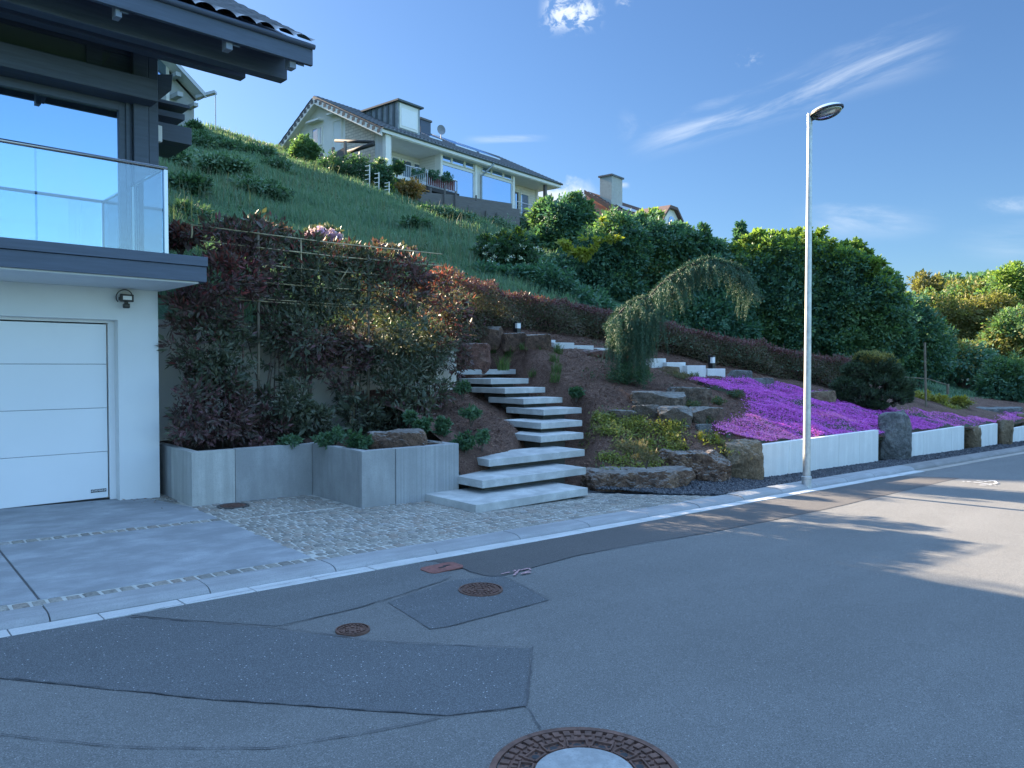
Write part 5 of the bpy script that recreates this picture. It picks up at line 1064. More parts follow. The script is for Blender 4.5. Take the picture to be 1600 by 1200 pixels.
# ---------------- the second hillside house
c0 = P(913, 297, 56); f = frame((c0.x, c0.y, c0.z), rad(9.4)); sh = thing('hillside_house', 'house with tall pale chimney and arched dormer above the trees', 'house', tuple(f(5, -4, -7)))
M['pink'] = simple('salmon_render', (.62, .30, .24), .85, .08); M['stucco'] = simple('pale_stucco', (.40, .40, .37), .9, .1)
RL = f.px(1016, 329, 0)[0]; PT2 = math.tan(rad(33)); FW = 6.0; z_ = lambda v: -abs(v)*PT2
mb = MB(); mb.prism([f(.5, -FW+.6, -8), f(.5, FW-.6, -8), f(.5, FW-.6, z_(FW-.6)-.15), f(.5, 0, -.15), f(.5, -FW+.6, z_(FW-.6)-.15)], f.U*(RL+6)); mb.build('wall', M['pink'], sh)
pantile('roof', f, 0, RL, (-FW, 0), (z_(FW), 0), M['tile_red'], sh, per=5, amp=.06, step=.06); pantile('roof', f, 0, RL+6, (FW, 0), (z_(FW), 0), M['tile_red'], sh, per=3, amp=.05, course=.8)
hx = f.px(1140, 408, -FW)[0]; mb = MB(); mb.add([f(RL, -FW, z_(FW)), f(RL+8.5, -FW, z_(FW)), f(RL, 0, 0), f(RL+8.5, FW, z_(FW)), f(RL, FW, z_(FW))], [(0, 1, 2), (1, 3, 2), (3, 4, 2)]); mb.build('hip_roof', M['tile_red'], sh)
mb = MB(); mb.prism([f(-.03, -FW, z_(FW)-.3), f(-.03, 0, -.3), f(-.03, 0, .02), f(-.03, -FW, z_(FW)+.02)], f.U*.1); mb.build('rake_board', M['tile_red'], sh)
a, c = f.px(941, 277, -1.2), f.px(958, 277, -1.2); bx(f, (a[0], -2.0, -6), (c[0], -1.0, a[2]), 'chimney', M['stucco'], sh); bx(f, (a[0]-.1, -2.1, a[2]), (c[0]+.1, -.9, a[2]+.12), 'chimney_cap', M['tile_far'], sh)
for xa, xb in ((966, 996),): q = [f(f.px(xa, 320, -2.2)[0], -2.6, z_(2.6)+.16), f(f.px(xb, 330, -2.2)[0], -2.6, z_(2.6)+.16), f(f.px(xb, 330, -2.2)[0], -2.0, z_(2.0)+.16), f(f.px(xa, 320, -2.2)[0], -2.0, z_(2.0)+.16)]; MB().prism(q, (0, 0, .06)).build('roof_window', M['alu'], sh)
# arched dormer facing the valley: its front plane looks along -V
DV = -4.6; pts = [(1033, 352), (1034, 345), (1048, 320), (1059, 324.5), (1068, 343), (1062, 348), (1062, 372), (1034, 372)]
fd = [f.px(x, y, DV) for x, y in ((1034, 374), (1034, 352), (1040, 334), (1048, 324), (1057, 327), (1062, 340), (1062, 374))]
mb = MB(); mb.prism([f(p[0], DV, p[2]) for p in fd], f.V*5); dm = mb.build('dormer', M['white_wood'], sh)
ed = [f.px(x, y, DV-.3) for x, y in ((1033, 356), (1039, 335), (1048, 320), (1059, 324), (1068.5, 345), (1064.5, 349))]
mb = MB()
for p, q in zip(ed, ed[1:-1]): mb.prism([f(p[0], DV-.3, p[2]-.22), f(q[0], DV-.3, q[2]-.22), f(q[0], DV-.3, q[2]), f(p[0], DV-.3, p[2])], f.V*6.5)
mb.build('dormer_roof', M['tile_red'], dm)
a, c = f.px(1045, 340, DV-.05), f.px(1054, 366, DV-.05); um = (a[0]+c[0])/2; w_ = (c[0]-a[0])/2; pts = [f(a[0], DV-.05, c[2]), f(c[0], DV-.05, c[2])]+[f(um+w_*math.cos(q), DV-.05, a[2]-.3+w_*math.sin(q)) for q in np.linspace(0, math.pi, 10)]; o = MB().prism(pts, f.V*.04).build('arched_window', M['window_far'], dm); bx(f, (um-.05, DV-.07, c[2]), (um+.05, DV-.051, a[2]), 'glazing_bar', M['white'], o)
a, c = f.px(1110, 398, -FW+.5), f.px(1142, 420, -FW+.5); bx(f, (a[0], -FW+.3, -8.5), (c[0]+.5, -1, a[2]-.6), 'side_wing', M['stucco'], sh); bx(f, (a[0]-.3, -FW, a[2]-.6), (c[0]+.7, -1, a[2]-.45), 'side_wing_roof', M['tile_far'], sh)

# ---------------- white house behind the far trees
c0 = P(1478, 640, 44); f = frame((c0.x, c0.y, c0.z-2.6), rad(-38)); rh = thing('far_house', 'pale house glimpsed through the trees at the far right', 'house', tuple(f.o))
mb = MB(); mb.box((0, 0, 0), (14, 9, 4.6), f); mb.build('wall', M['render'], rh); mb = MB(); mb.prism([f(-.5, -.5, 4.6), f(-.5, 9.5, 4.6), f(-.5, 4.5, 6.8)], f.U*15); mb.build('roof', M['tile_far'], rh)
for u in (2, 6, 10): o = bx(f, (u, -.06, 1.2), (u+1.4, .02, 2.7), 'window', M['white_wood'], rh); bx(f, (u+.1, -.08, 1.3), (u+1.3, -.061, 2.6), 'pane', M['window_far'], o)
# ================================================================== PLANTS
def yblob(px, py, Y, rx, ry, rd=.35):
    c = on_y(px, py, Y); k = (c.x*ca+c.y*sa)/F_PX; return (c.x, c.y, c.z, rx*k, rd, ry*k)
# ---- trellis of canes in the planter
TY = 9.96
tr = thing('bamboo_trellis', 'tall bamboo cane trellis carrying the shrubs in the planter', 'trellis', (on_y(403, 690, TY).x, TY, .55))
def zr_(y): return on_y(403, y, TY).z
xl, xrr = on_y(299, 352, TY).x, on_y(690, 405, TY).x
for px_, top, bot, r, m in ((403, 362, 692, .022, 'bamboo_old'), (575, 398, 672, .022, 'bamboo_old'), (379, 470, 700, .014, 'rust'), (470, 372, 470, .010, 'bamboo'), (299, 350, 372, .012, 'bamboo')):
    a, c = on_y(px_, top, TY), on_y(px_, bot, TY); MB().tube([c, c.lerp(a, .5)+Vector((.01, 0, 0)), a], r, 8).build('upright_cane', M[m], tr, smooth_=True)
for i, y in enumerate((364, 386, 412, 440, 466, 470)):
    z = zr_(y); a = xl+(.0 if i < 3 else .4)+.1*(i % 2); b_ = xrr-(0 if i < 2 else .25*i); b_ = xrr-.4 if i >= 4 else b_
    MB().tube([(a, TY-.02, z), ((a+b_)/2, TY-.03, z-.02), (b_, TY-.02, z+.01)], .0085, 6).build('cross_cane', M['bamboo'], tr, smooth_=True)
for (x0, y0, x1, y1) in ((522, 455, 545, 418), (592, 465, 606, 445)): MB().tube([on_y(x0, y0, TY-.03), on_y(x1, y1, TY-.03)], .009, 6).build('brace_cane', M['bamboo'], tr)
mb = MB(); mb.tube([on_y(543, 695, TY), on_y(555, 590, TY+.1)], .008, 5); mb.tube([on_y(553, 700, TY+.1), on_y(553, 600, TY+.1)], .008, 5); mb.build('thin_stakes', M['bamboo'], tr)

def photinia(label, basepx, blobs, n, mats, split, seed, size=.088):
    b = on_y(basepx[0], basepx[1], basepx[2]); base = (b.x, b.y, .54)
    t = thing('photinia_shrub', label, 'shrub', base, 'shrubs in the concrete planter')
    B = [yblob(*q) for q in blobs]; C, ax, s, nr = crown(B, int(n*.92), size, .34, .14, .2, .1, .5); ax[:, 2] += .25
    mi = split(C); leafobj('foliage', [leaves(C[mi == k], ax[mi == k], s[mi == k], .34, .07, nr[mi == k])+(k,) for k in range(len(mats))], [M[m] for m in mats], t)
    mb = MB(); rg = random.Random(seed); low = min(B, key=lambda q: q[2])
    for k in range(9):
        q = rg.choice(B); e = Vector((q[0]+rg.uniform(-.5, .5)*q[3], q[1]+rg.uniform(-.3, .3)*q[4], q[2]+rg.uniform(-.2, .6)*q[5])); s0 = Vector(base)+Vector((rg.uniform(-.22, .22), rg.uniform(-.12, .12), -.05)); m_ = s0.lerp(e, .45)+Vector((rg.uniform(-.08, .08), rg.uniform(-.08, .08), .05)); mb.tube([s0, m_, e], [.013, .009, .004], 5)
    mb.build('stems', M['bark'], t, smooth_=True); return t
def redtop(frac, redfrac=.12):
    def g(C):
        z = C[:, 2]+RNG.normal(size=len(C))*.45; v = np.sin(C[:, 0]*2.1)*np.sin(C[:, 2]*2.7)+RNG.normal(size=len(C))*.3
        mi = (v > np.quantile(v, 1-min(.8, frac+.06))).astype(int); mi[(z > np.quantile(z, 1-redfrac)) & (RNG.random(len(C)) < .6)] = 2; return mi
    return g
PM = ['photinia_green', 'photinia_dark', 'photinia_red']
photinia('purple-leaved shrub nearest the garage wall in the planter', (345, 700, 9.9), [(318, 492, 9.95, 55, 42, .35), (352, 440, 9.9, 52, 48, .35), (318, 545, 9.9, 42, 45, .3), (300, 622, 9.8, 36, 42, .28), (345, 655, 9.7, 40, 38, .3), (368, 560, 9.95, 26, 70, .3), (335, 600, 9.8, 36, 40, .3), (300, 480, 9.9, 36, 24, .3), (372, 650, 9.8, 26, 44, .28), (300, 672, 9.7, 30, 24, .25)], 11500, PM, redtop(.62, .10), 1)
photinia('shrub behind the thick left trellis pole', (415, 690, 10.1), [(400, 400, 10.15, 62, 42, .35), (350, 372, 10.2, 50, 24, .3), (440, 380, 10.2, 55, 32, .3), (430, 520, 10.1, 34, 44, .3), (440, 452, 10.1, 50, 30, .3), (408, 636, 9.9, 22, 30, .2), (425, 672, 9.8, 26, 18, .2)], 8500, PM, redtop(.5, .06), 2)
photinia('dark green shrub between the two trellis poles', (475, 690, 10.0), [(485, 520, 10.0, 58, 48, .38), (500, 450, 10.05, 50, 42, .35), (500, 402, 10.2, 55, 28, .3), (455, 634, 9.8, 28, 26, .25), (490, 660, 9.8, 34, 22, .25), (520, 560, 10.0, 34, 32, .3), (470, 600, 9.9, 24, 26, .22)], 9500, PM, redtop(.15, .05), 3)
photinia('broad green shrub left of the thin right trellis pole', (550, 690, 10.1), [(552, 505, 10.0, 40, 48, .35), (560, 440, 10.1, 48, 40, .33), (570, 408, 10.2, 55, 22, .3), (560, 650, 9.8, 30, 26, .25), (572, 560, 10.0, 30, 26, .3), (545, 610, 9.9, 22, 24, .22), (590, 665, 9.7, 26, 20, .22)], 8000, PM, redtop(.2, .06), 4)
photinia('tall shrub with reddish tips at the right end of the planter', (625, 690, 9.9), [(632, 515, 9.9, 46, 52, .4), (625, 450, 10.0, 50, 42, .35), (645, 425, 10.1, 48, 26, .33), (645, 580, 9.8, 38, 46, .35), (612, 625, 9.6, 26, 46, .3), (650, 640, 9.5, 30, 30, .3), (600, 560, 9.9, 26, 40, .3), (625, 668, 9.6, 30, 20, .25)], 10500, PM, redtop(.25, .08), 5)
photinia('dense shrub leaning over the top of the stairs', (675, 680, 10.2), [(690, 470, 10.3, 36, 48, .35), (672, 540, 10.1, 34, 42, .33), (680, 610, 9.8, 26, 36, .28), (708, 510, 10.4, 20, 32, .28), (692, 435, 10.4, 24, 16, .28), (712, 560, 10.3, 20, 34, .25)], 7000, PM, redtop(.35, .22), 6)
# leaves of the upper slope behind the trellis
def bush(px, py, rx, ry, label, mats=('bush',), n=2200, size=.13, split=None, name='bush', cat='bush', fn=None, d=None, group=None, base_py=None, width=.5, lumps=4, dens=None, seedk=0, dz=0, clump=.3, rz=None):
    rg = random.Random(int(px*7+py)); g = on_h(px, base_py or py+ry*.9, fn) if d is None else P(px, base_py or py+ry, d); dd = g.x*ca+g.y*sa; k = dd/F_PX
    c = P(px, py, dd); B = [(c.x, c.y, c.z+dz, rx*k*.7, (rz or rx)*k*.7, ry*k*.75)]+[(c.x+rg.uniform(-.6, .6)*rx*k*sa, c.y-rg.uniform(-.6, .6)*rx*k*ca*.6, c.z+dz+rg.uniform(-.4, .35)*ry*k, rx*k*rg.uniform(.35, .55), rx*k*.5, ry*k*rg.uniform(.4, .6)) for _ in range(lumps)]
    t = thing(name, label, cat, (c.x, c.y, c.z-ry*k), group); C, ax, s, nr = crown(B, n, size, clump, .3, .3, .05, .5); mi = split(C) if split else np.zeros(len(C), int)
    leafobj('foliage', [leaves(C[mi == q], ax[mi == q], s[mi == q], width, 0, nr[mi == q])+(q,) for q in range(len(mats))], [M[m] for m in mats], t)
    mb = MB(); [mb.tube([Vector(t.location)+Vector((0, 0, -.1)), (q[0], q[1], q[2])], [.02*size/.1, .008], 5) for q in B[:4]]; mb.build('stems', M['bark'], t); return t
rt = bush(505, 372, 34, 17, 'lilac rhododendron blooming above the top cane of the trellis', ('photinia_green',), 2500, .09, name='rhododendron', cat='shrub', d=12.6, base_py=400)
B = []
for px_, py_, s in ((488, 362, 8), (500, 360, 10), (513, 363, 9), (524, 369, 8), (496, 372, 9), (532, 374, 6), (480, 372, 6), (508, 374, 8), (536, 392, 6), (528, 398, 5)): B.append(blob(px_, py_, 12.25, s*.8, s*.8))
C, ax, s, nr = crown(B, 900, .05, .5, .2, .3, 0, .8); leafobj('blossoms', [leaves(C, ax, s, .8, 0, nr)+(0,)], [M['blossom']], rt)
bush(282, 372, 30, 20, 'dark red shrub under the balcony corner', ('photinia_dark', 'photinia_red'), 2600, .09, dapple(.35), d=12.0)
bush(600, 402, 60, 22, 'leafy shrub with orange tips behind the right half of the trellis', ('photinia_green', 'photinia_dark'), 3200, .085, dapple(.4), d=12.4, lumps=6)
bush(716, 488, 26, 28, 'reddish shrub between the trellis and the long hedge', ('hedge_green', 'hedge_red'), 4200, .08, dapple(.4), d=14.2, base_py=520)
bush(390, 365, 70, 26, 'dark purple shrub rising above the left half of the trellis', ('photinia_green', 'photinia_dark'), 4000, .09, dapple(.6), d=12.2, lumps=6)

# ---- the long red-tipped hedge
tops = [(700, 441), (800, 463), (900, 489), (1020, 514), (1140, 540), (1240, 556), (1335, 572)]
ht = thing('red_tipped_hedge', 'long red-tipped hedge running down behind the garden', 'hedge', (HEDGE[3].x, HEDGE[3].y, H(HEDGE[3].x, HEDGE[3].y)))
def hedge():
    n = 78000; seg = np.array([[p.x, p.y] for p in HEDGE]); L = np.r_[0, np.cumsum(np.linalg.norm(np.diff(seg, axis=0), axis=1))]; s = RNG.random(n)*L[-1]
    x = np.interp(s, L, seg[:, 0]); y = np.interp(s, L, seg[:, 1]); zt = np.interp(s, L, [P(px, py, d).z for (px, py), (_, d) in zip(tops, hp)]); zb = h_up(x, y)-.1
    zt = zt + .08*np.sin(s*2.3)+.06*np.sin(s*5.1+1)+.05*np.sin(s*11); zt = np.maximum(zt, zb+.7)
    u = RNG.random(n); h = RNG.random(n)**.8; off = (1-RNG.random(n)**2.2)*.42*np.where(u < .72, -1, 1)*(1+.22*np.sin(s*3.7+h*3)); top = RNG.random(n) < .22; h = np.where(top, 1+RNG.normal(size=n)*.035, h); off = np.where(top, RNG.uniform(-.42, .42, n), off)
    z = zb+(zt-zb)*h; C = np.stack([x+off*.35, y+off, z+RNG.normal(size=n)*.02], 1); ax = rdir(n); ax[:, 2] += .35+.6*(h > .93); nr = np.stack([off*.3, off, np.full(n, .35)], 1)
    rp = .03+.75*ss(h, .78, .98)+.10*(np.sin(s*1.7)*np.sin(h*4+s) > .5); mi = (RNG.random(n) < rp).astype(int)
    size = RNG.uniform(.04, .075, n); leafobj('foliage', [leaves(C[mi == k], ax[mi == k], size[mi == k], .42, 0, nr[mi == k])+(k,) for k in (0, 1)], [M['hedge_green'], M['hedge_red']], ht)
    mb = MB(); 
    for q in np.arange(.3, L[-1], .55):
        X, Y = np.interp(q, L, seg[:, 0]), np.interp(q, L, seg[:, 1]); Z = H(X, Y); mb.tube([(X, Y, Z-.1), (X+.05, Y, Z+.5), (X, Y+.05, Z+.85)], [.022, .016, .008], 5)
    mb.build('stems', M['bark'], ht)
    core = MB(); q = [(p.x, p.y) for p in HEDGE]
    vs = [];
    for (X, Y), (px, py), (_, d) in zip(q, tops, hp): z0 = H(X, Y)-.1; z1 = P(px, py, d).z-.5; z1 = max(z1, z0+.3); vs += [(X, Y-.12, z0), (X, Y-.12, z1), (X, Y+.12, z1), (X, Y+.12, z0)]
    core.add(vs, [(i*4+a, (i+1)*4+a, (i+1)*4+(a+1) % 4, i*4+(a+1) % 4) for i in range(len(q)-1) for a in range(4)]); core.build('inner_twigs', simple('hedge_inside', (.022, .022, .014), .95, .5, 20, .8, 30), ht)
hedge()

# ---- weeping tree
ARCH = [(972, 592), (984, 560), (990, 520), (995, 480), (1002, 469), (1014, 467), (1032, 447), (1051, 432), (1076, 416), (1104, 407), (1126, 411), (1154, 420), (1169, 437), (1181, 458)]
TOPX = [948, 963, 980, 995, 1014, 1032, 1051, 1076, 1104, 1126, 1154, 1169, 1184]; TOPY = [512, 490, 478, 469, 467, 447, 432, 416, 406.5, 411, 419, 436, 462]
BOTX = [948, 955, 963, 985, 1005, 1014, 1030, 1040, 1045, 1070, 1076, 1085, 1110, 1125, 1140, 1150, 1158, 1166, 1173, 1184]; BOTY = [520, 565, 600, 603, 603, 575, 558, 530, 500, 490, 474, 454, 452, 450, 456, 474, 503, 500, 484, 468]
def weeping():
    D = 15.9; g = on_h(985, 598); D = g.x*ca+g.y*sa; print('weeping tree d', D, g)
    t = thing('weeping_conifer', 'weeping conifer arching to the right over the garden', 'tree', tuple(g))
    mb = MB(); pts = [P(x, y, D) for x, y in ARCH]; mb.tube([g+Vector((0, 0, -.1))]+pts, [.10, .085, .075, .065, .055, .05, .045, .042, .038, .034, .03, .025, .02, .015, .01], 8); a = P(1000, 475, D); mb.tube([a, P(975, 482, D-.1), P(950, 508, D-.2)], [.03, .02, .01], 6); mb.build('trunk', M['bark'], t, smooth_=True)
    Cs, As = [], []; k = D/F_PX; ns = 480
    for i in range(ns):
        x = RNG.uniform(947, 1184) if i % 5 > 1 else RNG.uniform(954, 1030); yt = np.interp(x, TOPX, TOPY)+RNG.uniform(-2, 6); yb_ = np.interp(x, BOTX, BOTY); yb_ = yt+(yb_-yt)*(RNG.uniform(.30, 1.04)**.8)
        if i % 5 <= 1: yt = yt+(yb_-yt)*RNG.uniform(0, .6)
        dep = RNG.normal()*(.15 if x > 1045 else .32); dep = max(-.6, min(.6, dep)); p0 = np.array(P(x, yt, D+dep)); L = (yb_-yt)*k
        m = max(12, int(L/.010)); tt = np.linspace(0, 1, m); sway = RNG.normal()*.06; dr = np.array([sa, -ca, 0])*sway; out = np.array([sa, -ca, 0])*RNG.normal()*.08+np.array([-ca, -sa, 0])*abs(RNG.normal())*.06
        path = p0+tt[:, None]*np.array([0, 0, -L])+dr*(tt[:, None]**2)+out*np.sin(np.minimum(tt*3, 1.57))[:, None]; taper = (1-.6*tt); fat = RNG.uniform(.03, .055)
        for q in range(4):
            o_ = rdir(m); o_[:, 2] *= .3; dd = o_*.75; dd[:, 2] -= .8; Cs.append(path+o_*fat*taper[:, None]*RNG.random((m, 1))); As.append(unit(dd)*taper[:, None])
    C = np.concatenate(Cs); A = np.concatenate(As); s = np.linalg.norm(A, axis=1)*RNG.uniform(.035, .065, len(C)); leafobj('foliage', [leaves(C, A, s, .24)+(0,)], [M['needle']], t); print('needles', len(C))
    m = 9000; xx = RNG.uniform(948, 1184, m); ct = np.array([list(P(x, np.interp(x, TOPX, TOPY)-1.5, D)) for x in np.linspace(948, 1184, 200)]); ci = np.clip(((xx-948)/236*199).astype(int), 0, 199); o_ = rdir(m); leafobj('top_shoots', [leaves(ct[ci]+o_*.035*np.array([1, 1, .6])+RNG.normal(size=(m, 3))*.02, o_+np.array([.3, 0, -.2]), RNG.uniform(.03, .06, m), .24)+(0,)], [M['needle']], t)
    # the soft green foot
    B = [blob(x, y, D-.25, rx, ry) for x, y, rx, ry in ((985, 582, 24, 14), (965, 588, 16, 12), (1005, 588, 14, 10))]; C, ax, s, nr = crown(B, 3500, .06, .4, .3, .4, 0, .7); leafobj('low_shoots', [leaves(C, ax, s, .2)+(0,)], [M['bush']], t)
weeping()
p = on_h(936, 568); MB_ = MB(); MB_.tube([p+Vector((0, 0, -.1)), P(944, 548, p.x*ca+p.y*sa)], .018, 6); tag(MB_.build('leaning_stake', M['bamboo_old'], None, origin=tuple(p)), 'thin stake leaning left of the weeping conifer', 'stake')
# ---- round mountain pine
def pine():
    g = on_h(1362, 642); D = g.x*ca+g.y*sa; t = thing('mountain_pine', 'dark cloud-shaped pine bush beside the purple flowers', 'pine', tuple(g)); print('pine', D)
    Bp = [(1372, 570, 26, 15), (1340, 582, 22, 12), (1392, 584, 16, 11), (1352, 564, 14, 9), (1326, 606, 24, 13), (1404, 606, 22, 13), (1366, 600, 26, 12), (1345, 622, 26, 13), (1386, 624, 28, 13), (1316, 624, 15, 10), (1412, 622, 12, 9), (1362, 636, 20, 7)]
    B = [blob(x, y, D, rx*.95, ry*.95) for x, y, rx, ry in Bp]; Bn = np.array(B); m = 1500; w_ = RNG.integers(0, len(B), m); dr = rdir(m); dr[:, 2] = np.abs(dr[:, 2]+.25)*np.where(RNG.random(m) < .8, 1, -1); dr = unit(dr)
    cc = Bn[w_, :3]+dr*Bn[w_, 3:]*RNG.uniform(.75, 1.08, (m, 1)); k_ = 34; up_ = unit(dr*.5+np.array([0, 0, .8])); C = np.repeat(cc, k_, 0)+np.repeat(up_, k_, 0)*RNG.uniform(-.05, .05, (m*k_, 1)); ax = unit(np.repeat(up_, k_, 0)*.9+rdir(m*k_)*.8); s = RNG.uniform(.08, .14, m*k_)
    tip = (cc[:, 2] > np.quantile(cc[:, 2], .86)) & (RNG.random(m) < .75); mi = np.repeat(tip.astype(int), k_)*(RNG.random(m*k_) < .8)  # sunlight on the highest clusters is put in as yellower needles
    leafobj('foliage', [leaves(C[mi == k], ax[mi == k], s[mi == k], .14, 0)+(k,) for k in (0, 1)], [M['pine'], M['pine_lit_tip']], t)
    mb = MB(); [mb.tube([g+Vector((0, 0, -.1)), g.lerp(Vector(b[:3]), .5)+Vector((random.uniform(-.1, .1), 0, 0)), b[:3]], [.05, .035, .015], 6) for b in B]; mb.build('trunk', M['bark_dark'], t, smooth_=True)
pine()
# ---- golden bushes on the right
for i, (x, y, rx, ry, lb) in enumerate(((1441, 622, 20, 13, 'yellow-green low bush, leftmost of the three by the pine'), (1468, 628, 17, 12, 'small golden bush in the middle of the three'), (1502, 631, 21, 14, 'golden bush, right of the three, by the grey block'), (1482, 642, 26, 12, 'olive low bush in front of the two golden bushes'))):
    bush(x, y, rx, ry, lb, ('gold_low', 'gold'), 2200, .07, top_young((.55, .5, .5, .08)[i], .1), name='golden_bush', d=21.5+.4*(i < 3), cat='bush', base_py=y+ry)
# ---- small shrubs and tufts
for i, (x, y, rx, ry, m, lb) in enumerate(((722, 606, 15, 10, 'bush_blue', 'small green shrub left of the fourth slab from the top'), (736, 646, 20, 10, 'bush_blue', 'low dark shrub in bark left of the middle steps'), (662, 665, 18, 14, 'bush', 'round green shrub behind the planter boulder'), (690, 668, 14, 16, 'bush_blue', 'upright little shrub behind the right end of the planter'),
        (728, 690, 26, 14, 'bush', 'spreading green shrub beside the third step'), (752, 682, 14, 14, 'bush_blue', 'dark leafy shrub touching the steps'), (450, 690, 22, 10, 'bush_blue', 'low green plant at the foot of the left trellis pole'), (520, 684, 30, 14, 'bush_blue', 'low green plant in the middle of the planter'), (560, 690, 24, 12, 'bush', 'low green plant left of the planter boulder'), (410, 698, 24, 8, 'photinia_dark', 'low dark red plant by the thin rusty cane'), (640, 652, 14, 10, 'bush_blue', 'small shrub tucked behind the planter boulder'), (900, 612, 12, 8, 'bush', 'small green cushion in the bark to the right of the upper steps'))):
    fn = HL; g = P(x, y+ry, 10); 
    dd = {0: 12.2, 1: 11.3, 2: 10.0, 3: 10.2, 4: 10.1, 5: 10.4, 6: 9.6, 7: 9.5, 8: 9.2, 9: 9.6, 10: 10.2, 11: 13.5}[i]
    bush(x, y, rx, ry, lb, (m,), 1300, .05, name='low_shrub', cat='shrub', d=dd, base_py=y+ry)
def tuft(px, py, hpx, label, mats='tuft', n=95, rad_=.10, d=None, name='grass_tuft', group='ornamental grass tufts', lean=.8):
    g = on_h(px, py) if d is None else P(px, py, d); k = (g.x*ca+g.y*sa)/F_PX; r = RNG.random(n)**.5*rad_; a = RNG.random(n)*6.283; C = np.stack([g.x+r*np.cos(a), g.y+r*np.sin(a), np.full(n, g.z-.02)], 1)
    V, F = blades(C, RNG.uniform(.5, 1.1, n)*hpx*k, .008, lean); o = leafobj(name, [(V, F, 0)], [M[mats]], None, tuple(g)); return tag(o, label, 'ornamental grass', group)
for x, y, h, dd, lb in ((750, 547, 14, 15.5, 'grass tuft in front of the squared dark rock'), (772, 550, 14, 15.6, 'grass tuft below the corner of the squared rock'), (796, 556, 20, 15.4, 'larger grass tuft below the upper path light'), (786, 577, 26, 14.7, 'tall grass tuft just above the top step'), (819, 545, 12, 15.9, 'yellowish tuft under the low squared rock'), (843, 546, 12, 16.1, 'yellowish tuft under the flat-topped rock'), (834, 588, 15, 14.4, 'tuft right of the top step'),
        (872, 552, 20, 16.4, 'topmost tuft in the vertical row of four'), (866, 567, 20, 15.9, 'second tuft down in the vertical row'), (870, 582, 20, 15.3, 'third tuft down in the vertical row'), (867, 596, 20, 14.9, 'lowest tuft in the vertical row'), (1085, 590, 12, 17.3, 'tuft in front of the tall pale step block'), (1120, 597, 10, 17.4, 'tuft in front of the lowest pale step block'), (745, 540, 12, 15.9, 'tuft against the left side of the squared rock')):
    tuft(x, y, h, lb)
tuft(1094, 691, 22, 'bright yellow upright grass left of the pink flowers', 'tuft_yellow', 60, .035, lean=.2); tuft(1121, 693, 22, 'bright yellow upright grass against the pink flowers', 'tuft_yellow', 60, .035, lean=.2)
for x, y, rx, ry, dd, lb in ((1075, 632, 26, 6, 14.0, 'low dark heath between the two terrace stone rows'), (1108, 655, 18, 9, 13.2, 'dark heath hanging over the lower terrace row'), (990, 700-4, 40, 9, 11.6, 'brownish heath above the broad flat boulder'), (1010, 712, 26, 8, 11.4, 'brown heath behind the flat boulder'), (1120, 627, 16, 8, 14.5, 'green cushion left of the purple flowers'), (1060, 586, 30, 5, 17.2, 'brownish cushion in front of the stepped blocks'), (1150, 615, 20, 8, 15.3, 'dark green cushion inside the purple flowers')):
    bush(x, y, rx, ry, lb, ('heath' if 'brown' in lb else 'bush', 'heath'), 1500, .04, dapple(.4), name='heath_cushion', cat='heath', d=dh(x, y+ry), base_py=y+ry, width=.25)
# ground cover, lit in part
def in_poly(x, y, poly):
    c = np.zeros(len(x), bool); n = len(poly)
    for i in range(n):
        (x0, y0), (x1, y1) = poly[i], poly[(i+1) % n]; c ^= ((y0 > y) != (y1 > y)) & (x < (x1-x0)*(y-y0)/((y1-y0) or 1e-9)+x0)
    return c
GC = [tuple(on_h(x, y)[:2]) for x, y in ((925, 650), (960, 650), (1060, 668), (1125, 690), (1160, 705), (1120, 712), (1040, 706), (990, 690), (940, 668))]
def cover(n):
    x0, x1 = min(p[0] for p in GC), max(p[0] for p in GC); y0, y1 = min(p[1] for p in GC), max(p[1] for p in GC); m = 60; cx = RNG.uniform(x0, x1, m*3); cy = RNG.uniform(y0, y1, m*3); ok = in_poly(cx, cy, GC); cx, cy = cx[ok][:m], cy[ok][:m]
    r = RNG.uniform(.04, .13, len(cx)); w_ = RNG.integers(0, len(cx), n); x = cx[w_]+RNG.normal(size=n)*r[w_]; y = cy[w_]+RNG.normal(size=n)*r[w_]; z = h_up(x, y)+.04+np.abs(RNG.normal(size=n))*.035+bump_(x, y)
    ax = rdir(n); ax[:, 2] = np.abs(ax[:, 2])*.7; return np.stack([x, y, z], 1), ax, RNG.uniform(.03, .06, n), np.tile([0, 0, 1.], (n, 1))
C, ax, s, nr = cover(9500); tag(leafobj('ground_cover', [leaves(C, ax, s, .55, 0, nr)+(0,)], [M['cover']]), kind='stuff')
n = 5200; x = RNG.uniform(8.2, 13, n); y = RNG.uniform(7.2, 12, n); cl = np.sin(x*2.7+1)*np.sin(y*3.1)+RNG.normal(size=n)*.25; ok = (cl > .62) & (y > yfront(x)+.1) & (y < yhedge(x)-.2); x, y = x[ok], y[ok]; n = len(x)
ax = rdir(n); ax[:, 2] = np.abs(ax[:, 2]); tag(leafobj('low_weeds', [leaves(np.stack([x, y, h_up(x, y)+.05+RNG.random(n)*.04], 1), ax, RNG.uniform(.03, .06, n), .45, 0, np.tile([0, 0, 1.], (n, 1)))+(0,)], [M['bush']]), kind='stuff')
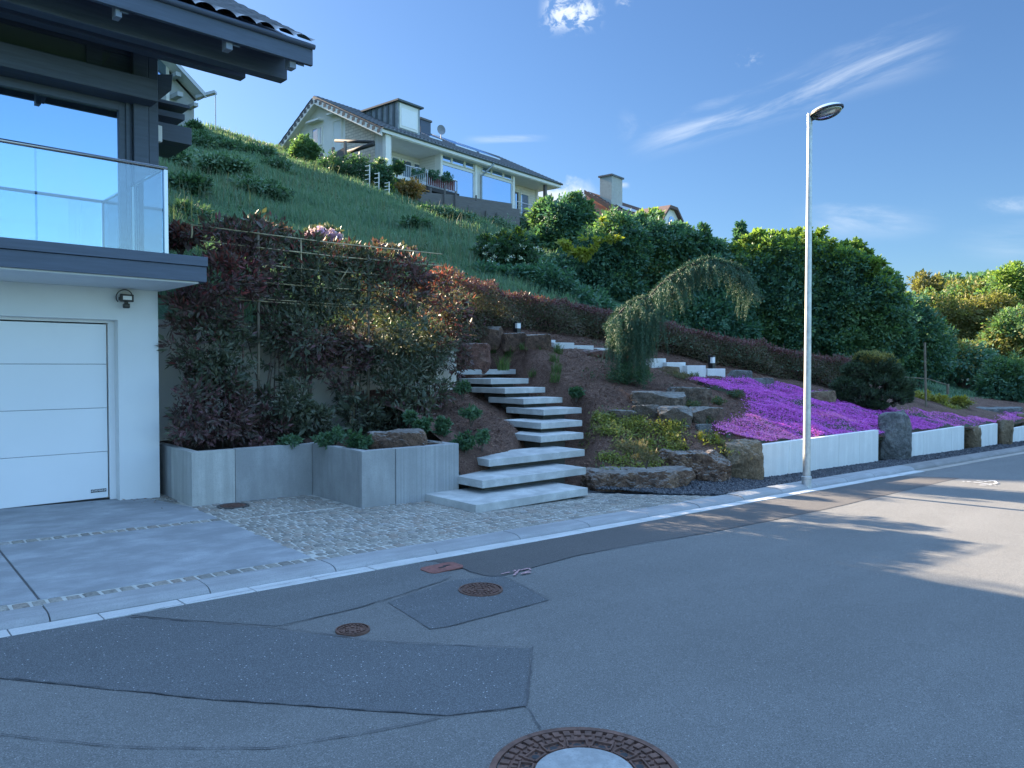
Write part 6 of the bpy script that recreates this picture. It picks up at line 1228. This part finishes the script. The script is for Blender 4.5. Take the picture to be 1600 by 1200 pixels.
# purple flower carpet
PH = [tuple(on_h(x, y)[:2]) for x, y in ((1080, 597), (1130, 597), (1200, 603), (1300, 624), (1400, 645), (1440, 648), (1500, 655), (1560, 660))]+[(26.5, 7.3), (26.5, 6.49), (11.0, 6.49), (10.95, 6.8)]+[tuple(on_h(x, y)[:2]) for x, y in ((1130, 690), (1118, 672), (1165, 660), (1175, 640), (1160, 622), (1112, 612))]
def phlox():
    xs = np.arange(10.3, 27, .09); ys = np.arange(6.45, 11.5, .07); X, Y = np.meshgrid(xs, ys, indexing='ij'); ins = in_poly(X.ravel(), Y.ravel(), PH).reshape(X.shape)
    mound = lambda x, y: .08+.05*np.sin(x*3.3+y*1.2)*np.sin(y*4.1-x)+.02*np.sin(x*8.1)*np.sin(y*9.3+x*2)
    Z = h_up(X, Y)+mound(X, Y)-.012; V = np.stack([X, Y, Z], -1).reshape(-1, 3); m = X.shape[1]; i, j = np.where(ins[:-1, :-1] & ins[1:, :-1] & ins[1:, 1:] & ins[:-1, 1:]); k = i*m+j; F = np.stack([k, k+m, k+m+1, k+1], 1)
    used = np.unique(F); cnt = np.bincount(F.ravel(), minlength=len(V)); edge = (cnt > 0) & (cnt < 4); V[edge, 2] -= .13; mp = np.zeros(len(V), int); mp[used] = np.arange(len(used)); me = np_mesh('flower_carpet_leaves', V[used], mp[F], smooth_=True)
    tag(link('flower_carpet_leaves', me, M['phlox_leaf']), kind='stuff')
    n = 270000; x = np.where(RNG.random(n) < .75, RNG.uniform(10.3, 19, n), RNG.uniform(19, 26.5, n)); y = RNG.uniform(6.47, 11, n); jx = RNG.normal(size=n)*.10*(RNG.random(n) < .5); jy = RNG.normal(size=n)*.08*(RNG.random(n) < .5); ok = in_poly(x+jx, y+jy, PH)
    dens = .55+.5*np.sin(x*2.1+y*1.7)*np.sin(y*2.9-x*.8)+.35*np.sin(x*6.3)*np.sin(y*7.7); ok &= RNG.random(n) < np.clip(dens+.30, .06, 1); x, y = x[ok], y[ok]; n = len(x); z = h_up(x, y)+mound(x, y)+RNG.uniform(.0, .03, n)
    nr = np.stack([RNG.normal(size=n)*.5, RNG.normal(size=n)*.5-.25, np.ones(n)], 1); a = rdir(n); a[:, 2] *= .3; v = np.sin(x*1.1+.7)*np.sin(y*2.2+x*.5)+RNG.normal(size=n)*.18
    pink = (v > .9) | ((x < 12.4) & (y < 7.6) & (RNG.random(n) < .8)) | ((x > 19) & (RNG.random(n) < .35)); mi = pink.astype(int); C = np.stack([x, y, z], 1); s = RNG.uniform(.018, .034, n)  # pink stands for sunlit phlox, painted in at the front left and far right
    tag(leafobj('phlox_flowers', [leaves(C[mi == k]-unit(a[mi == k])*s[mi == k][:, None]/2, a[mi == k], s[mi == k], .95, 0, nr[mi == k])+(k,) for k in (0, 1)], [M['phlox'], M['phlox_lit']]), kind='stuff'); print('phlox', n)
phlox()
# ---- meadow on the hill
def meadow(n):
    u = RNG.random(n); d = 11.5+40*u**.9; px = RNG.uniform(235, 900, n); r = (px-800)/F_PX*d; x = d*ca+r*sa; y = d*sa-r*ca; ok = (y > yb(x)+.15) & (y < 52); x, y, d = x[ok], y[ok], d[ok]
    cl = .75+.35*np.sin(x*.9+y*.5)*np.sin(y*.8-x*.3)+.2*np.sin(x*2.7)*np.sin(y*2.3+x); z = h_up(x, y)-.03; n = len(x)
    V, F = blades(np.stack([x, y, z], 1), RNG.uniform(.22, .62, n)*cl, .0009*d+.004, .5); tag(leafobj('meadow_grass', [(V, F, 0)], [M['grass']]), kind='stuff'); print('blades', n)
meadow(210000)
M['dry_stalk'] = leafmat('dry_stalk', [(.10, .14, .08), (.17, .18, .11), (.08, .13, .07)], .3, .7, k_=1.1)
n = 9000; d = 12+36*RNG.random(n); px_ = RNG.uniform(240, 880, n); r = (px_-800)/F_PX*d; x = d*ca+r*sa; y = d*sa-r*ca; ok = (y > yb(x)+.2) & (y < 50) & (np.sin(x*.7+2)*np.sin(y*.6)+RNG.normal(size=n)*.4 > .1); x, y, d = x[ok], y[ok], d[ok]; n = len(x)
V, F = blades(np.stack([x, y, h_up(x, y)], 1), RNG.uniform(.45, .85, n), .0006*d+.003, .35); C = np.stack([x, y, h_up(x, y)+RNG.uniform(.05, .25, n)], 1); ax = rdir(n); ax[:, 2] = np.abs(ax[:, 2])
tag(leafobj('meadow_weeds', [(V, F, 0), leaves(C, ax, .05+.003*d*RNG.uniform(.6, 1.6, n), .6)+(1,)], [M['dry_stalk'], M['bush']]), kind='stuff')
n = 9000; x = RNG.uniform(22, 48, n); y = RNG.uniform(9.8, 18, n); V, F = blades(np.stack([x, y, h_up(x, y)-.02], 1), RNG.uniform(.06, .16, n), .03, .5); tag(leafobj('lawn_grass', [(V, F, 0)], [M['grass']]), kind='stuff')

HB = [(292, 292, 34, 24, 'dark bramble bush right beside the house corner'), (352, 262, 46, 24, 'broad dark bush high on the left of the meadow'), (300, 336, 36, 20, 'low dark bush just above the trellis, at the balcony'), (405, 300, 48, 20, 'dark bush in the middle of the left meadow'), (270, 250, 24, 22, 'bush under the projecting timber beams'),
      (318, 226, 22, 16, 'skyline bush below the grey house'), (352, 232, 22, 12, 'skyline bush left of the wire fence'), (392, 240, 30, 14, 'skyline bush at the wire fence'), (432, 262, 28, 16, 'skyline bush at the foot of the white gable'), (305, 205, 14, 24, 'upright bush at the end of the timber beams'), (650, 352, 26, 14, 'small dark bush alone in the meadow'),       (690, 335, 30, 12, 'dark bush under the red balcony'), (775, 352, 40, 12, 'dark bush in front of the plank wall'), (830, 350, 34, 18, 'dark bush below the right balcony')]
HB += [(668, 330, 26, 10, 'bush hiding the left end of the plank wall'), (715, 340, 30, 11, 'bush in front of the middle of the plank wall'), (800, 352, 30, 12, 'bush at the right end of the plank wall'), (745, 352, 22, 9, 'small low bush under the plank wall stakes')]
for k, nm in enumerate(('just right of the gutter arm of the grey house', 'between the rain chain and the wire fence', 'behind the wire mesh', 'right of the wire fence', 'left of the white gable eave', 'touching the white gable eave')):
    HB.append((290+k*26, 212+k*6.5, 19, 14+(k % 2)*3, 'dense skyline bush '+nm))
for i, (x, y, rx, ry, lb) in enumerate(HB):
    bush(x, y, rx*1.15, ry*.8, lb, ('bush', 'grass'), int(2200+rx*ry*4.5), .14 if y < 300 else .11, dapple(.45, seed=i), name='wild_bush', cat='bush', group='bushes on the meadow hill', lumps=8, clump=.4)
# topiary, hedges and shrubs at the white house
t = thing('round_clipped_tree', 'round clipped tree with yellow sunlit edge by the white gable', 'clipped tree', tuple(P(478, 270, 42.5))); B = [blob(478, 238, 42.5, 20.5, 21.5)]; C, ax, s, nr = crown(B, 9000, .13, .22, .3, .1, 0, .4); d_ = (C-np.array(B[0][:3])); 
leafobj('crown', [leaves(C, ax, s, .6, 0, nr)+(0,)], [M['tree_mid']], t); MB().tube([P(478, 292, 42.5), P(478, 245, 42.5)], .1, 6).build('trunk', M['bark'], t)
def boxhedge(px0, py0, px1, py1, d, label, mats=('bush',), n=9000, size=.12, base=None):
    k = d/F_PX; nx = max(2, int((px1-px0)/(py1-py0)*1.3)); B = [blob(px0+(px1-px0)*(i+.5)/nx, (py0+py1)/2+random.uniform(-2, 2), d, (px1-px0)/nx*.85, (py1-py0)/2, None) for i in range(nx)]; c = P((px0+px1)/2, py1, d); t = thing('clipped_hedge', label, 'hedge', tuple(c)); C, ax, s, nr = crown(B, n, size, .22, .3, .1, 0, .4)
    leafobj('foliage', [leaves(C, ax, s, .55, 0, nr)+(0,)], [M[mats[0]]], t); mb = MB(); [mb.tube([(b[0], b[1], b[2]-b[5]*1.3), b[:3]], .05, 5) for b in B]; mb.build('stems', M['bark'], t)
boxhedge(503, 246, 576, 302, 40, 'big clipped dark hedge below the wooden fence', n=13000); boxhedge(478, 283, 545, 312, 38.5, 'lower clipped hedge in front of the big one', n=6000)
bush(600, 276, 20, 22, 'dark leafy shrub behind the ladder trellises', ('bush', 'tree_dark'), 3500, .15, dapple(.4), d=39.5, base_py=305); bush(594, 256, 14, 10, 'pale variegated shrub touching the white corner post', ('bush', 'flower_white'), 1500, .12, dapple(.35), d=40, base_py=270); bush(620, 262, 12, 12, 'green shrub in front of the loggia', ('bush',), 1500, .14, d=40.5, base_py=280)
bush(612, 300, 9, 12, 'little shrub with yellow flowers at the last ladder trellis', ('bush', 'lime_young'), 700, .12, dapple(.35), d=37.5)
bush(640, 297, 28, 18, 'orange maple, one side coloured as sunlit, in front of the white house balcony', ('maple', 'maple_lit'), 4500, .14, lambda C: ((C[:, 0]-C[:, 1]*.2+RNG.normal(size=len(C))*.5 > np.quantile(C[:, 0]-C[:, 1]*.2, .68)) & (RNG.random(len(C)) < .7)).astype(int), name='maple_shrub', cat='shrub', d=38.3, base_py=318)  # leaves on one side take the brighter, sunlit orange
# ---- trees of the middle ground
def mtree(name, label, cat, basepx, d, bl, n, size, mats, split=None, tr_=.14, **k):
    g = P(basepx[0], basepx[1], d); g.z = min(g.z, H(g.x, g.y)); return tree(name, label, cat, tuple(g), [blob(x, y, d+dd, rx, ry) for x, y, dd, rx, ry in bl], n, size, mats, tr_, split, **k)
mtree('elder_shrub', 'light green shrub with white flower heads on the meadow', 'shrub', (792, 445), 24, [(790, 392, 0, 34, 26), (765, 385, 0, 20, 18), (820, 412, 0, 30, 28), (775, 425, 0, 30, 24), (808, 375, 0, 16, 16), (845, 440, .5, 30, 26)], 15000, .12, ['bush', 'lime_young'], top_young(.03, .1), .05, clump=.24)
e = [o for o in COL.objects if o.name == 'elder_shrub'][0]; B = [blob(x, y, 23.6, 32, 28) for x, y in ((790, 392), (820, 412), (775, 420))]; Cc = np.array([np.array(B[RNG.integers(0, 3)][:3])+np.array(rdir(1)[0])*.62 for _ in range(60)]); w_ = RNG.integers(0, 60, 900); C = Cc[w_]+RNG.normal(size=(900, 3))*np.array([.05, .05, .02]); leafobj('flower_heads', [leaves(C, rdir(900), np.full(900, .05), .9, 0, np.tile([0, 0, 1.], (900, 1)))+(0,)], [M['flower_white']], e)
mtree('broadleaf_tree', 'dark bushy tree beside the right end of the white house', 'tree', (880, 420), 33, [(878, 345, 0, 36, 34), (850, 335, .5, 20, 22), (908, 350, 0, 24, 32), (880, 390, 0, 40, 36), (845, 385, 0, 24, 30), (900, 318, 0, 16, 16)], 36000, .15, ['tree_dark', 'tree_mid'], dapple(.3), group='trees across the middle of the slope')
mtree('broadleaf_tree', 'leafy tree in front of the tall chimney, with yellow-green shoots', 'tree', (930, 500), 25.5, [(935, 400, 0, 40, 38), (965, 365, 0, 34, 30), (900, 430, 0, 42, 36), (950, 450, 0, 46, 40), (905, 470, 0, 40, 30), (860, 440, .5, 34, 34), (985, 400, 0, 30, 36)], 48000, .12, ['tree_dark', 'tree_mid'], dapple(.3, seed=2), group='trees across the middle of the slope')
q = [o for o in COL.objects if o.name == 'broadleaf_tree.001'][0]; B = [blob(x, y, 24.2, rx, ry) for x, y, rx, ry in ((885, 382, 7, 6), (893, 394, 9, 6), (905, 398, 8, 6), (917, 396, 8, 7), (927, 388, 8, 7), (938, 376, 7, 7), (942, 350, 4, 10), (957, 372, 7, 5), (912, 372, 6, 5))]
C, ax, s, nr = crown(B, 1100, .13, .5, .2, .2, .1, .6); leafobj('young_shoots', [leaves(C, ax, s, .6, 0, nr)+(0,)], [M['lime_young']], q)
mtree('broadleaf_tree', 'wide dark tree below the arched dormer', 'tree', (1040, 520), 26.5, [(1010, 372, 0, 34, 30), (1045, 385, 0, 36, 28), (1080, 388, 0, 28, 24), (1020, 430, 0, 46, 44), (1075, 430, 0, 40, 40), (1040, 475, 0, 60, 36), (985, 460, -.3, 34, 40), (1098, 372, 0, 12, 18), (1118, 400, 0, 26, 26), (1060, 362, 0, 14, 14), (1000, 352, 0, 14, 12)], 60000, .12, ['tree_dark', 'tree_mid'], dapple(.35, seed=4), group='trees across the middle of the slope')
mtree('broadleaf_tree', 'dark tree directly behind the arch of the weeping conifer', 'tree', (1110, 540), 25, [(1105, 440, 0, 34, 34), (1135, 470, 0, 36, 36), (1100, 495, -.3, 44, 34), (1060, 505, -.3, 40, 30), (1150, 520, 0, 34, 26)], 34000, .115, ['tree_dark', 'tree_mid'], dapple(.2, seed=5), group='trees across the middle of the slope')
mtree('lime_shrub', 'yellow-green treetop in front of the arched dormer', 'tree', (1020, 400), 33, [(1022, 338, 0, 12, 7), (1003, 342, 0, 10, 7), (1068, 356, 0, 7, 6)], 1400, .2, ['tree_lime'], None, .05)
mtree('broadleaf_tree', 'dark thicket of branches left under the trees, above the hedge', 'tree', (850, 500), 22, [(850, 445, 0, 44, 26), (800, 440, 0, 36, 20), (900, 478, 0, 50, 24), (760, 430, .2, 30, 14)], 26000, .11, ['tree_dark'], None, .08)
def conifer(px, ptop, pbot, d, rpx, label, mats='tree_dark'):
    a, b = P(px, ptop, d), P(px, pbot, d); t = thing('fir_tree', label, 'fir tree', tuple(b)); k = d/F_PX; Cs, As = [], []
    for i in range(150):
        q = (i/150)**.8; z = a.z+(b.z-a.z)*q; r = rpx*k*(q*.9+.05)*RNG.uniform(.7, 1.15); an = RNG.random()*6.283; m = 60; tt = RNG.random(m)**.7; Cs.append(np.stack([a.x+math.cos(an)*r*tt, a.y+math.sin(an)*r*tt, z-.25*r*tt+RNG.normal(size=m)*.05], 1)); As.append(np.stack([np.full(m, math.cos(an)), np.full(m, math.sin(an)), np.full(m, -.3)], 1)+RNG.normal(size=(m, 3))*.5)
    C = np.concatenate(Cs); leafobj('crown', [leaves(C, np.concatenate(As), RNG.uniform(.12, .24, len(C)), .4)+(0,)], [M[mats]], t); MB().tube([b, a], [.12, .02], 6).build('trunk', M['bark_dark'], t)
conifer(1158, 346, 500, 31, 60, 'pointed fir top rising left of the big dark trees'); conifer(1186, 360, 500, 32, 60, 'second, blunter fir top beside the first', 'tree_mid')
SHOOT = [[(x, y, random.uniform(-.6, .6), random.uniform(7, 12), random.uniform(9, 17)) for x, y in q] for q in (((1148, 392), (1166, 380), (1186, 374), (1204, 368), (1140, 430)), ((1222, 376), (1244, 368), (1262, 374), (1284, 370), (1232, 388)), ((1300, 382), (1318, 392), (1338, 388), (1356, 400), (1330, 404)), ((1370, 414), (1384, 432), (1400, 446), (1412, 470), (1418, 500), (1420, 530)))]
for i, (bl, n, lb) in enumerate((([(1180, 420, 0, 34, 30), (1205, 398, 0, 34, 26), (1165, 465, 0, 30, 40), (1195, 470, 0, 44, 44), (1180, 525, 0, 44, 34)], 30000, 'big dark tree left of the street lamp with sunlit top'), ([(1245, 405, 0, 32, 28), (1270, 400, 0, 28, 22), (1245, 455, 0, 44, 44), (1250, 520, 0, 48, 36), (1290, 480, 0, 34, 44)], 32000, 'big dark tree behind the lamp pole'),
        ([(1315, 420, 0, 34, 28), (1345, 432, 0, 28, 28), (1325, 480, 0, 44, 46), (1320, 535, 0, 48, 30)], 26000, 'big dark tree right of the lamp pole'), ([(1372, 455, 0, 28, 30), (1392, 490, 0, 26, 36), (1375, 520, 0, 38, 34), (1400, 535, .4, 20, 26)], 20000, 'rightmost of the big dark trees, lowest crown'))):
    mtree('hornbeam', lb, 'tree', (bl[2][0], 600), 26-i*.4, bl+SHOOT[i], int(n*1.6), .115, ['tree_dark', 'tree_mid', 'tree_lime'], lambda C: np.where(C[:, 2]+RNG.normal(size=len(C))*.45 > np.quantile(C[:, 2], .88), 2, dapple(.35)(C)), .13, group='big dark trees behind the hedge', clump=.24, bark='bark_dark')  # highest leaves turn lime: the sunlit tops are put into the colour
def farwood():
    up = lambda bl, k: [(x, y-k, z, rx*1.12, ry*1.2) for x, y, z, rx, ry in bl]
    L = [((1452, 640), 52, [(1448, 466, 0, 22, 20), (1470, 490, 0, 26, 24), (1440, 500, 0, 22, 26)], 9000, .28, ['tree_bronze', 'tree_olive'], 'bronze-tinted tree at the left edge of the far wood'),
         ((1490, 640), 62, [(1492, 462, 0, 30, 16), (1520, 458, 0, 22, 14), (1470, 462, 0, 18, 12)], 7000, .3, ['tree_mid', 'tree_dark'], 'rounded green treetop in the back of the far wood'),
         ((1548, 640), 58, [(1538, 455, 0, 18, 12), (1555, 468, 0, 24, 18)], 5000, .3, ['tree_dark', 'tree_mid'], 'dark little treetop left of the lime tree'),
         ((1590, 650), 44, [(1580, 458, 0, 30, 24), (1610, 462, 0, 34, 30), (1556, 482, 0, 22, 14), (1600, 500, 0, 30, 24)], 12000, .22, ['tree_lime', 'tree_mid'], 'bright lime tree in the far right corner'),
         ((1520, 645), 43, [(1510, 510, 0, 34, 26), (1545, 505, 0, 34, 24), (1480, 520, 0, 30, 26), (1530, 540, 0, 44, 24)], 16000, .2, ['tree_olive', 'tree_bronze'], 'olive brown tree in the middle of the far wood'),
         ((1590, 648), 40, [(1585, 530, 0, 34, 26), (1605, 560, 0, 30, 34), (1560, 555, 0, 30, 22)], 12000, .2, ['tree_olive', 'tree_mid'], 'olive tree below the lime tree'),
         ((1436, 628), 31, [(1432, 540, 0, 26, 40), (1424, 500, 0, 22, 26), (1440, 520, 0, 26, 26), (1455, 560, 0, 26, 34), (1420, 580, 0, 22, 26), (1470, 540, .5, 20, 24)], 16000, .15, ['tree_dark', 'tree_mid'], 'dark tree behind the thin support post'),
         ((1505, 640), 34, [(1490, 572, 0, 30, 22), (1520, 568, 0, 30, 24), (1462, 575, .5, 20, 22), (1545, 588, 0, 26, 26)], 12000, .15, ['tree_dark', 'tree_olive'], 'low dark tree over the pale far house'),
         ((1500, 645), 48, [(1500, 490, 0, 40, 28), (1460, 505, 0, 34, 30), (1540, 480, 0, 34, 24)], 14000, .22, ['tree_olive', 'tree_mid'], 'sunlit yellow-green tree closing the gap in the far wood'),
         ((1562, 650), 30, [(1565, 600, 0, 24, 28), (1590, 610, 0, 26, 36), (1545, 622, 0, 16, 20)], 11000, .13, ['tree_dark', 'tree_mid'], 'dark shrubby tree at the right edge of the lawn')]
    for b, d, bl, n, s, m, lb in L: mtree('wood_tree', lb, 'tree', b, d, up(bl, 12 if d > 35 else 6), int(n*1.35), s*.85, m, dapple(.4, seed=b[0]), .15, group='trees of the far wood', clump=.26)
farwood()
g = on_h(1447, 636); dd = g.x*ca+g.y*sa; tag(MB().tube([g+Vector((0, 0, -.1)), P(1445, 535, dd)], .03, 8).build('support_post', M['bamboo_old'], None, origin=tuple(g)), 'thin wooden post standing in the lawn at the far wood', 'post')
mb = MB(); mb.tube([P(1410, 589, dd+2), P(1450, 592, dd+2), P(1482, 602, dd+2)], .014, 5); mb.tube([P(1481, 600, dd+2), P(1481, 616, dd+2)], .04, 6); tag(mb.build('rail_fence', M['bamboo_old'], None, origin=tuple(P(1481, 616, dd+2))), 'thin rail fence in the shade behind the pine bush', 'fence')
# wire fence on the crest
wf = thing('wire_fence', 'green wire mesh fence on the skyline of the meadow', 'fence', tuple(P(398, 250, 44))); M['fence_green'] = simple('fence_green', (.04, .10, .08), .6)
pp = [P(x, y, 44) for x, y in ((309, 200), (330, 222), (365, 226), (398, 230), (405, 226))]
for x, yt, yb_ in ((309, 201, 235), (398, 222, 258), (405, 224, 250), (365, 224, 250), (452, 235, 262)): MB().tube([P(x, yb_, 44), P(x, yt, 44)], .045, 6).build('post', M['fence_green'], wf)
mb = MB()
for k in range(7): mb.tube([P(332, 222+k*2.6, 44), P(365, 226+k*2.6, 44), P(398, 231+k*2.6, 44)], .013, 4)
for k in range(34): x = 332+k*2; mb.tube([P(x, 222+(x-332)*.13, 44), P(x, 238+(x-332)*.13, 44)], .009, 4)
mb.build('mesh', M['fence_green'], wf)
# trees higher up the hill behind the near house: the photo only shows their shade
SH = [(-2.2, 30, 7.5, 4.2, 'broad tree up the hill, nearest behind the timber house'), (-4.6, 42, 7.0, 3.9, 'lower leafy tree uphill, left of the grey house'), (-7, 36, 9, 5, 'tall tree uphill behind the timber roof'), (-14, 38, 10, 6, 'biggest tree uphill, farthest to the left'), (-7.8, 50, 8, 4.5, 'leafy tree at the crest, left of the grey house')]
for i, (x, y, h, r, lb) in enumerate(SH):
    z = H(x, y); tree('garden_tree', lb, 'tree', (x, y, z), [(x, y, z+h*.62, r*.8, r*.8, h*.36), (x+.8, y-.6, z+h*.4, r*.7, r*.7, h*.25), (x-.9, y+.5, z+h*.45, r*.7, r*.7, h*.3)], 9000, .4, ['tree_mid'], .2, group='trees uphill behind the timber house')

for k, (x, h, lb) in enumerate(((-2.4, 3.9, 'first garden shrub uphill behind the timber house, farthest left'), (-.4, 3.7, 'second garden shrub uphill behind the timber house'), (1.6, 3.7, 'third garden shrub uphill behind the timber house'), (3.6, 3.8, 'fourth garden shrub uphill behind the timber house'), (5.7, 3.9, 'fifth garden shrub uphill behind the timber house'), (7.8, 3.9, 'sixth garden shrub uphill behind the timber house'), (9.9, 3.6, 'last garden shrub uphill, nearest the grey house'))):
    z = H(x, 42); tree('shade_shrub', lb, 'shrub', (x, 42, z), [(x, 42, z+h*.42, 1.5, 1.1, h*.42), (x+.9, 42.3, z+h*.4, 1.1, 1, h*.36)], 5000, .30, ['tree_mid'], .08, group='added shade shrubs uphill behind the timber house', fill=.5)  # unseen shrub row, added so that the meadow lies in shade
# dry leaves blown against the garage corner
n = 46; q = np.array([(G(x, y)[0], G(x, y)[1]) for x, y in zip(RNG.normal(225, 30, n), RNG.normal(784, 5, n))]); C = np.stack([q[:, 0], q[:, 1], SL*q[:, 0]+PV+.006], 1); a = rdir(n); a[:, 2] *= .2
tag(leafobj('dry_leaves', [leaves(C, a, RNG.uniform(.02, .05, n), .5, 0, np.tile([0, 0, 1.], (n, 1)))+(0,)], [M['chip']]), kind='stuff')
